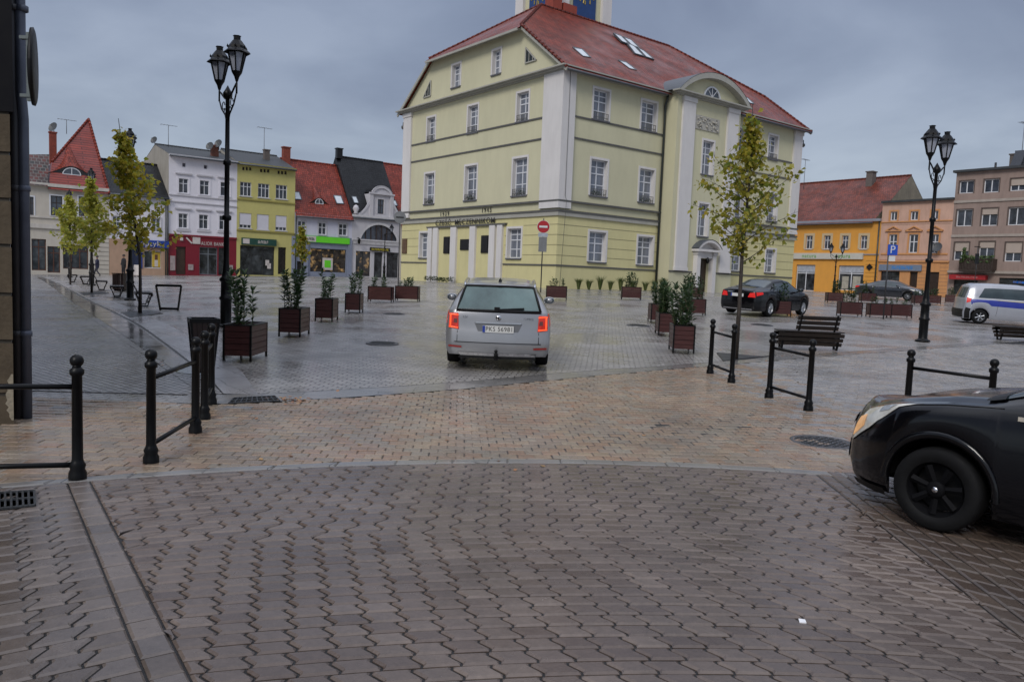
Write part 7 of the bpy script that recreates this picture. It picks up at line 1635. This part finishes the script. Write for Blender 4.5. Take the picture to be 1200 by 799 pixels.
# --- signs
def post(px, pb, pt, name, label, cat, r_=.03, Y=None):
    p = gp(px, pb); h = 1.7 - p.z + (ray(px, pt).z / ray(px, pt).y) * p.y; o = empty(name, p, label, cat); b = MB(); b.tube([p, p + Vector((0, 0, h))], r_, 8); b.build('post', M('dark_sign_post', (.03, .03, .032), .4, .2, 5), o); return o, p, h
def fdisc(mb, c_, r_, n_=28, y=0.0, axis=Vector((0, -1, 0))):
    a = axis.normalized(); x = Vector((0, 0, 1)).cross(a).normalized(); z = a.cross(x); mb.quad(*[c_ + a * y + (x * math.cos(2 * math.pi * k / n_) + z * math.sin(2 * math.pi * k / n_)) * r_ for k in range(n_)])
o, p, h = post(633.5, 343, 256, 'road_sign', 'round red no entry sign on a thin post before the town hall corner', 'road sign')
s_ = p.y / FPX; cen = p + Vector((0, -.04, h - 9.5 * s_)); b = MB(); fdisc(b, cen, 7.0 * s_, y=.0); sg_ = b.build('no_entry_disc', M('no_entry_red', (.36, .012, .02), .4, .1, 5), o); b = MB(); b.box(cen + Vector((0, -.012, 0)), (9.6 * s_, .01, 2.3 * s_)); b.build('white_bar', M('sign_white', (.6, .6, .6), .4, .05, 5), sg_)
b = MB(); fdisc(b, cen, 7.4 * s_, y=-.01); b.build('white_rim', M('sign_white', (.6, .6, .6)), sg_)
b = MB(); b.box(cen + Vector((0, 0, -9.5 * s_)), (11 * s_, .02, 4.5 * s_)); b.build('text_plate', M('pale_grey_plate', (.34, .37, .42), .4, .2, 4), o); b = MB(); b.box(cen + Vector((0, 0, -20.5 * s_)), (9.5 * s_, .02, 17 * s_)); b.build('grey_plate', M('grey_plate_back', (.16, .165, .17), .5, .2, 4), o)
o, p, h = post(466.5, 337.5, 246, 'road_sign', 'grey back of a round sign on a thin post behind the low planters', 'road sign'); s_ = p.y / FPX
b = MB(); fdisc(b, p + Vector((0, -.03, h - 8.5 * s_)), 7 * s_); b.build('disc_back', M('grey_plate_back', (.16, .165, .17)), o); b = MB(); b.box(p + Vector((0, -.04, h - 8.5 * s_)), (9 * s_, .02, .05)); b.build('clamp', BLACK, o)
o, p, h = post(1035, 374, 286, 'parking_sign', 'blue parking sign with white letter and small plate below', 'parking sign'); s_ = p.y / FPX; c_ = p + Vector((4 * s_, -.04, h - 6.5 * s_))
b = MB(); b.box(c_, (11.5 * s_, .02, 12 * s_)); bl_ = b.build('blue_board', M('parking_blue', (.015, .07, .42), .4, .08, 5), o); F_ = _F(); F_.d3 = Vector((1, 0, 0)); F_.n = Vector((0, -1, 0)); F_.p = lambda s, v, zz: Vector((c_.x + s, c_.y - v, zz)); text(bl_, 'lettering', 'P', F_, 0, c_.z, 12.5 * s_, M('sign_white', (.6, .6, .6)), v=.012, ext=.002)
b = MB(); b.box(c_ + Vector((0, 0, -10 * s_)), (7.5 * s_, .02, 6 * s_)); b.build('small_plate', M('sign_white', (.6, .6, .6)), o)
o, p, h = post(1140.5, 352, 289, 'street_sign', 'narrow dark double sided sign on a post above the police van', 'street sign'); s_ = p.y / FPX; b = MB(); b.box(p + Vector((0, 0, h - 14 * s_)), (4.2 * s_, .08, 12 * s_)); b.build('panel', DARKPLATE, o); b = MB(); b.bar(p + Vector((-4 * s_, 0, h)), p + Vector((3 * s_, 0, h)), .06); b.build('arm', BLACK, o)
# --- grasses along the town hall wall
LG = leafmat('ornamental_grass_blades', [(.07, .10, .02), (.10, .13, .035), (.13, .15, .05), (.05, .08, .02)], .3)
for k, (px, py) in enumerate([(668, 337.5), (680, 337.8), (693, 338.2), (705, 338.5), (717, 339), (731, 339.4), (746, 339.8), (757, 340), (766, 340.4), (775, 340.7)]):
    s, _ = FRh.px(px, py); q = FRh.p(s, .75, 0); q.z = g(q.x, q.y) - .02; b = MB(); hh = ru(.6, .95)
    for j in range(90):
        a = ru(0, 6.28); d = Vector((math.cos(a), math.sin(a), 0)); e = ru(.1, .42); P = [q + d * .06, q + d * (.06 + e * .3) + Vector((0, 0, hh * .6)), q + d * (.06 + e) + Vector((0, 0, hh * ru(.75, 1)))]; sd_ = Vector((-d.y, d.x, 0)) * .014
        b.quad(P[0] - sd_, P[0] + sd_, P[1] + sd_, P[1] - sd_); b.quad(P[1] - sd_, P[1] + sd_, P[2])
    tag(b.build('ornamental_grass', LG), 'tuft of feathery grass in the line along the town hall wall', 'grass tuft', 'grass tufts along the town hall wall')
for k, (px, py, lab) in enumerate([(517, 330.5, 'low leafy plant at the foot of the memorial pilasters, left one'), (534, 331, 'low dark leafy plant at the foot of the memorial pilasters, beside the car roof')]):
    s, _ = FLh.px(px, py); q = FLh.p(s, .8, 0); q.z = g(q.x, q.y); b = MB()
    for j in range(140): a = ru(0, 6.28); leaf(b, q + Vector((ru(-.5, .5), ru(-.2, .2), ru(0, .3))), Vector((math.cos(a), math.sin(a), ru(.2, 1))), .25, .1)
    tag(b.build('low_plant', LEAFG), lab, 'plant')
# --- stone corner of the building on the left, its drainpipes and the round mirror seen edge-on
STN = M('grimy_sandstone_blocks', (.085, .066, .045), .9, .3, 2.5, bump=.5, bscale=18, dirt=.75, spec=.2)
C0 = gp(16.5, 497); sdir_ = Vector((-.60, .80, 0)).normalized(); fdir = Vector((-1, -.12, 0)).normalized()
r = empty('corner_building', C0, 'dark stone corner building at the left edge with rusticated blocks and black cladding above', 'building')
def cz(py, p=C0): return 1.7 + (ray(10, py).z / ray(10, py).y) * p.y
zs_ = [-.1, cz(462), cz(400), cz(345), cz(288), cz(234), cz(180), cz(132)]
b = MB()
for z0_, z1_ in zip(zs_, zs_[1:]):
    a0 = C0 * 1.0; a0.z = 0
    P = [a0, a0 + sdir_ * 24, a0 + sdir_ * 24 + fdir * 8, a0 + fdir * 8]; i_ = .018
    for k in range(4):
        a, c_ = P[k], P[(k + 1) % 4]; d = (c_ - a).normalized(); 
        b.quad(a + Vector((0, 0, z0_ + i_)), c_ + Vector((0, 0, z0_ + i_)), c_ + Vector((0, 0, z1_ - i_)), a + Vector((0, 0, z1_ - i_)))
ctr = (P[0] + P[2]) / 2
b.build('wall', STN, r)
b = MB(); q = [p_ + (ctr - p_).normalized() * .03 for p_ in P]
for k in range(4): b.quad(q[k] + Vector((0, 0, -.1)), q[(k + 1) % 4] + Vector((0, 0, -.1)), q[(k + 1) % 4] + Vector((0, 0, 9)), q[k] + Vector((0, 0, 9)))
b.build('wall_core', M('dark_mortar', (.05, .042, .032), .9, .3, 5), r)
b = MB(); zt_ = cz(131); q = [p_ - (ctr - p_).normalized() * .02 for p_ in P]; q[0] = P[0] + Vector((.035, 0, 0))
for k in range(4): b.quad(q[k] + Vector((0, 0, zt_)), q[(k + 1) % 4] + Vector((0, 0, zt_)), q[(k + 1) % 4] + Vector((0, 0, 9.5)), q[k] + Vector((0, 0, 9.5)))
b.quad(*[x_ + Vector((0, 0, zt_)) for x_ in q]); b.quad(*[x_ + Vector((0, 0, 9.5)) for x_ in q]); b.build('upper_cladding', M('black_timber_cladding', (.002, .002, .004), .7, .4, 3, spec=.15), r)
b = MB()   # plaster flaking off the foot of the corner
zf0, zf1 = cz(492), cz(438); L_ = []; Rt = []
for k in range(15):
    t = k / 14; z = zf0 + (zf1 - zf0) * t; wd = .018 + .05 * math.sin(math.pi * t) ** .6 * (1 + .35 * math.sin(k * 2.7)); L_.append(C0 + fdir * wd + Vector((0, -.004, z - C0.z))); Rt.append(C0 + Vector((.0, -.004, z - C0.z)))
for k in range(14): b.quad(L_[k], Rt[k], Rt[k + 1], L_[k + 1])
b.build('flaked_plaster', M('pale_flaked_plaster', (.22, .19, .14), .9, .4, 18), r)
for px, r_, m_, nm in ((22, .052, M('dark_downpipe_metal', (.03, .029, .033), .45, .2, 4), 'dark'), (32, .048, M('blue_grey_downpipe_metal', (.085, .095, .125), .4, .2, 4, metal=.2), 'blue')):
    q = gp(px, 490); b = MB(); b.tube([q, q + Vector((0, 0, 3.1)), q + Vector((-.02, 0, 3.35)), q + Vector((-.03, 0, 11))], r_, 16)
    for z in (.9, 2.4, 4.2): b.lathe([(r_ * 1.02, -.03), (r_ * 1.2, -.025), (r_ * 1.2, .025), (r_ * 1.02, .03)], q + Vector((-.0, 0, z)), 16)
    b.build('downpipe', m_, r)
sq = at(40.5, 79, 7.55); o = empty('traffic_mirror', sq, 'round dark traffic mirror seen edge-on, clamped to the drainpipes', 'traffic mirror')
ax = Vector((1, .52, 0)).normalized(); b = MB(); R_ = .36; x_ = ax.cross(Vector((0, 0, 1))).normalized(); rows = [[sq + ax * z + (x_ * math.cos(a) + Vector((0, 0, 1)) * math.sin(a)) * q for a in np.linspace(0, 2 * math.pi, 33)] for q, z in ((0, .01), (R_ * .92, .01), (R_, .0), (R_ * .985, -.025), (R_ * .6, -.045), (0, -.055))]; b.grid(rows); b.build('mirror_shell', BLKP, o)
b = MB(); 
for dz in (.27, -.27): b.bar(sq + Vector((-.01, 0, dz)), sq + Vector((-.13, -.0, dz)), .05, .03)
b.bar(sq + Vector((-.045, 0, -.32)), sq + Vector((-.045, 0, .32)), .05, .03); b.build('bracket', M('grey_green_bracket', (.10, .12, .12), .45, .2, 4), o)
# --- two passers-by, small in the distance
def person(px, pb, hh, pose, label, coat, trous, skin=(.30, .17, .12), rz=0.0):
    p = gp(px, pb); k = hh / 1.75; J = dict(pelvis=(0, 0, .92), chest=(0, .0, 1.25), neck=(0, 0, 1.47), head0=(0, .015, 1.56), head=(0, .02, 1.68), shl=(.17, 0, 1.40), ell=(.22, .02, 1.14), hal=(.2, .12, .94), shr=(-.17, 0, 1.40), elr=(-.22, .02, 1.14), har=(-.2, .10, .94), hil=(.09, 0, .88), knl=(.10, .05, .48), anl=(.10, .0, .07), tol=(.11, .14, .03), hir=(-.09, 0, .88), knr=(-.10, .03, .48), anr=(-.10, -.08, .08), tor=(-.11, .06, .03))
    if pose == 'walk': J.update(knl=(.09, .18, .50), anl=(.09, .26, .09), tol=(.09, .40, .06), knr=(-.09, .02, .48), anr=(-.09, -.25, .12), tor=(-.09, -.12, .03), har=(-.2, .22, .98), hal=(.2, -.12, .95))
    E = [('pelvis', 'chest'), ('chest', 'neck'), ('neck', 'head0'), ('head0', 'head'), ('chest', 'shl'), ('shl', 'ell'), ('ell', 'hal'), ('chest', 'shr'), ('shr', 'elr'), ('elr', 'har'), ('pelvis', 'hil'), ('hil', 'knl'), ('knl', 'anl'), ('anl', 'tol'), ('pelvis', 'hir'), ('hir', 'knr'), ('knr', 'anr'), ('anr', 'tor')]
    Rr = dict(pelvis=.15, chest=.17, neck=.06, head0=.07, head=.095, shl=.08, ell=.055, hal=.04, shr=.08, elr=.055, har=.04, hil=.10, knl=.07, anl=.05, tol=.04, hir=.10, knr=.07, anr=.05, tor=.04)
    ks = list(J); me = bpy.data.meshes.new('person'); me.from_pydata([tuple(c_ * k for c_ in J[q]) for q in ks], [(ks.index(a), ks.index(d)) for a, d in E], []); o = bpy.data.objects.new('person', me); COL.objects.link(o)
    md = o.modifiers.new('skin', 'SKIN'); sv = me.skin_vertices[0].data
    for i, q in enumerate(ks): sv[i].radius = (Rr[q] * k * (1.0 if q != 'chest' else 1.15), Rr[q] * k * (.8 if q in ('chest', 'pelvis') else 1)); sv[i].use_root = (i == 0)
    s2_ = o.modifiers.new('sub', 'SUBSURF'); s2_.levels = s2_.render_levels = 2
    m, nt, b_ = nodes('person_clothes_' + str(px)); tc_ = N(nt, 'TexCoord'); sp_ = N(nt, 'SeparateXYZ'); nt.links.new(tc_.outputs['Object'], sp_.inputs[0]); rp_ = ramp(nt, sp_.outputs['Z'], [(0, (.01, .01, .01)), (.05, trous), (.46, coat), (.83, skin)]); rp_.color_ramp.interpolation = 'CONSTANT'
    dv = N(nt, 'Math', operation='DIVIDE'); nt.links.new(sp_.outputs['Z'], dv.inputs[0]); dv.inputs[1].default_value = 1.8 * k; nt.links.new(dv.outputs[0], rp_.inputs[0]); nt.links.new(rp_.outputs[0], b_.inputs['Base Color']); b_.inputs['Roughness'].default_value = .8; me.materials.append(m)
    b = MB(); rows = [[Vector((.105 * math.sin(t) * math.cos(a), -.012 + .115 * math.sin(t) * math.sin(a), 1.685 + .125 * math.cos(t))) * k for a in np.linspace(0, 2 * math.pi, 13)] for t in np.linspace(.02, 1.75, 7)]; b.grid(rows); ORG[o.name] = Vector((0, 0, 0)); b.build('hair', M('dark_hair', (.015, .012, .01), .6), o)
    b = MB(); b.lathe([(.20, .72), (.21, .9), (.215, 1.1), (.225, 1.3), (.17, 1.43), (.08, 1.5)], (0, 0, 0), 14); b.v = [Vector((v.x, v.y * .72, v.z)) * k for v in b.v]; b.build('coat', M('coat_' + str(px), coat, .85, .3, 8), o)
    tag(o, label, 'person'); place(o, p, rz); return o
person(145, 324.5, 1.80, 'stand', 'person in a long black coat standing outside the optician', (.012, .012, .014), (.012, .012, .016), rz=math.radians(150))
person(114, 324, 1.68, 'walk', 'person in dark blue jacket walking past the sandstone house', (.02, .022, .05), (.03, .03, .045), rz=math.radians(110))
# --- litter and fallen leaves
p = gp(940, 728.5); b = MB(); b.quad(p + Vector((-.018, -.012, .004)), p + Vector((.016, -.016, .006)), p + Vector((.02, .014, .009)), p + Vector((-.014, .016, .012))); b.quad(p + Vector((-.018, -.012, .0)), p + Vector((.016, -.016, .0)), p + Vector((.016, -.016, .006)), p + Vector((-.018, -.012, .004))); tag(b.build('paper_scrap', M('white_paper', (.7, .7, .72), .6)), 'small white scrap of paper on the near pavers', 'litter')
b = MB(); FLV = leafmat('fallen_orange_leaves', [(.30, .12, .03), (.24, .08, .02), (.33, .18, .05)], .0, .3)
spots = [(345, 469, .28, 46)] + [(ru(150, 1000), ru(455, 560), .03, 1) for k in range(26)] + [(ru(820, 960), ru(405, 450), .4, 2) for k in range(12)] + [(ru(100, 260), ru(365, 450), .4, 2) for k in range(14)] + [(505 + ru(-3, 3), 328, .6, 20)] 
for px, py, r_, n_ in spots:
    c_ = gp(px, py)
    for j in range(n_): q = c_ + Vector((random.gauss(0, r_ * .5), random.gauss(0, r_ * .35), 0)); q.z = g(q.x, q.y) + .006; a = ru(0, 6.28); u = Vector((math.cos(a), math.sin(a), ru(-.2, .3))) * .03; v_ = Vector((-u.y, u.x, ru(-.01, .01))) * .7; b.quad(q - u, q - v_, q + u, q + v_)
tag(b.build('fallen_leaves', FLV), 'scattered orange fallen leaves on the wet setts', 'leaves', kind='stuff')
for o in list(scene.objects):
    if o.parent is None and o.type == 'EMPTY' and not o.children: print('EMPTY LEFT', o.name, o.get('label'))
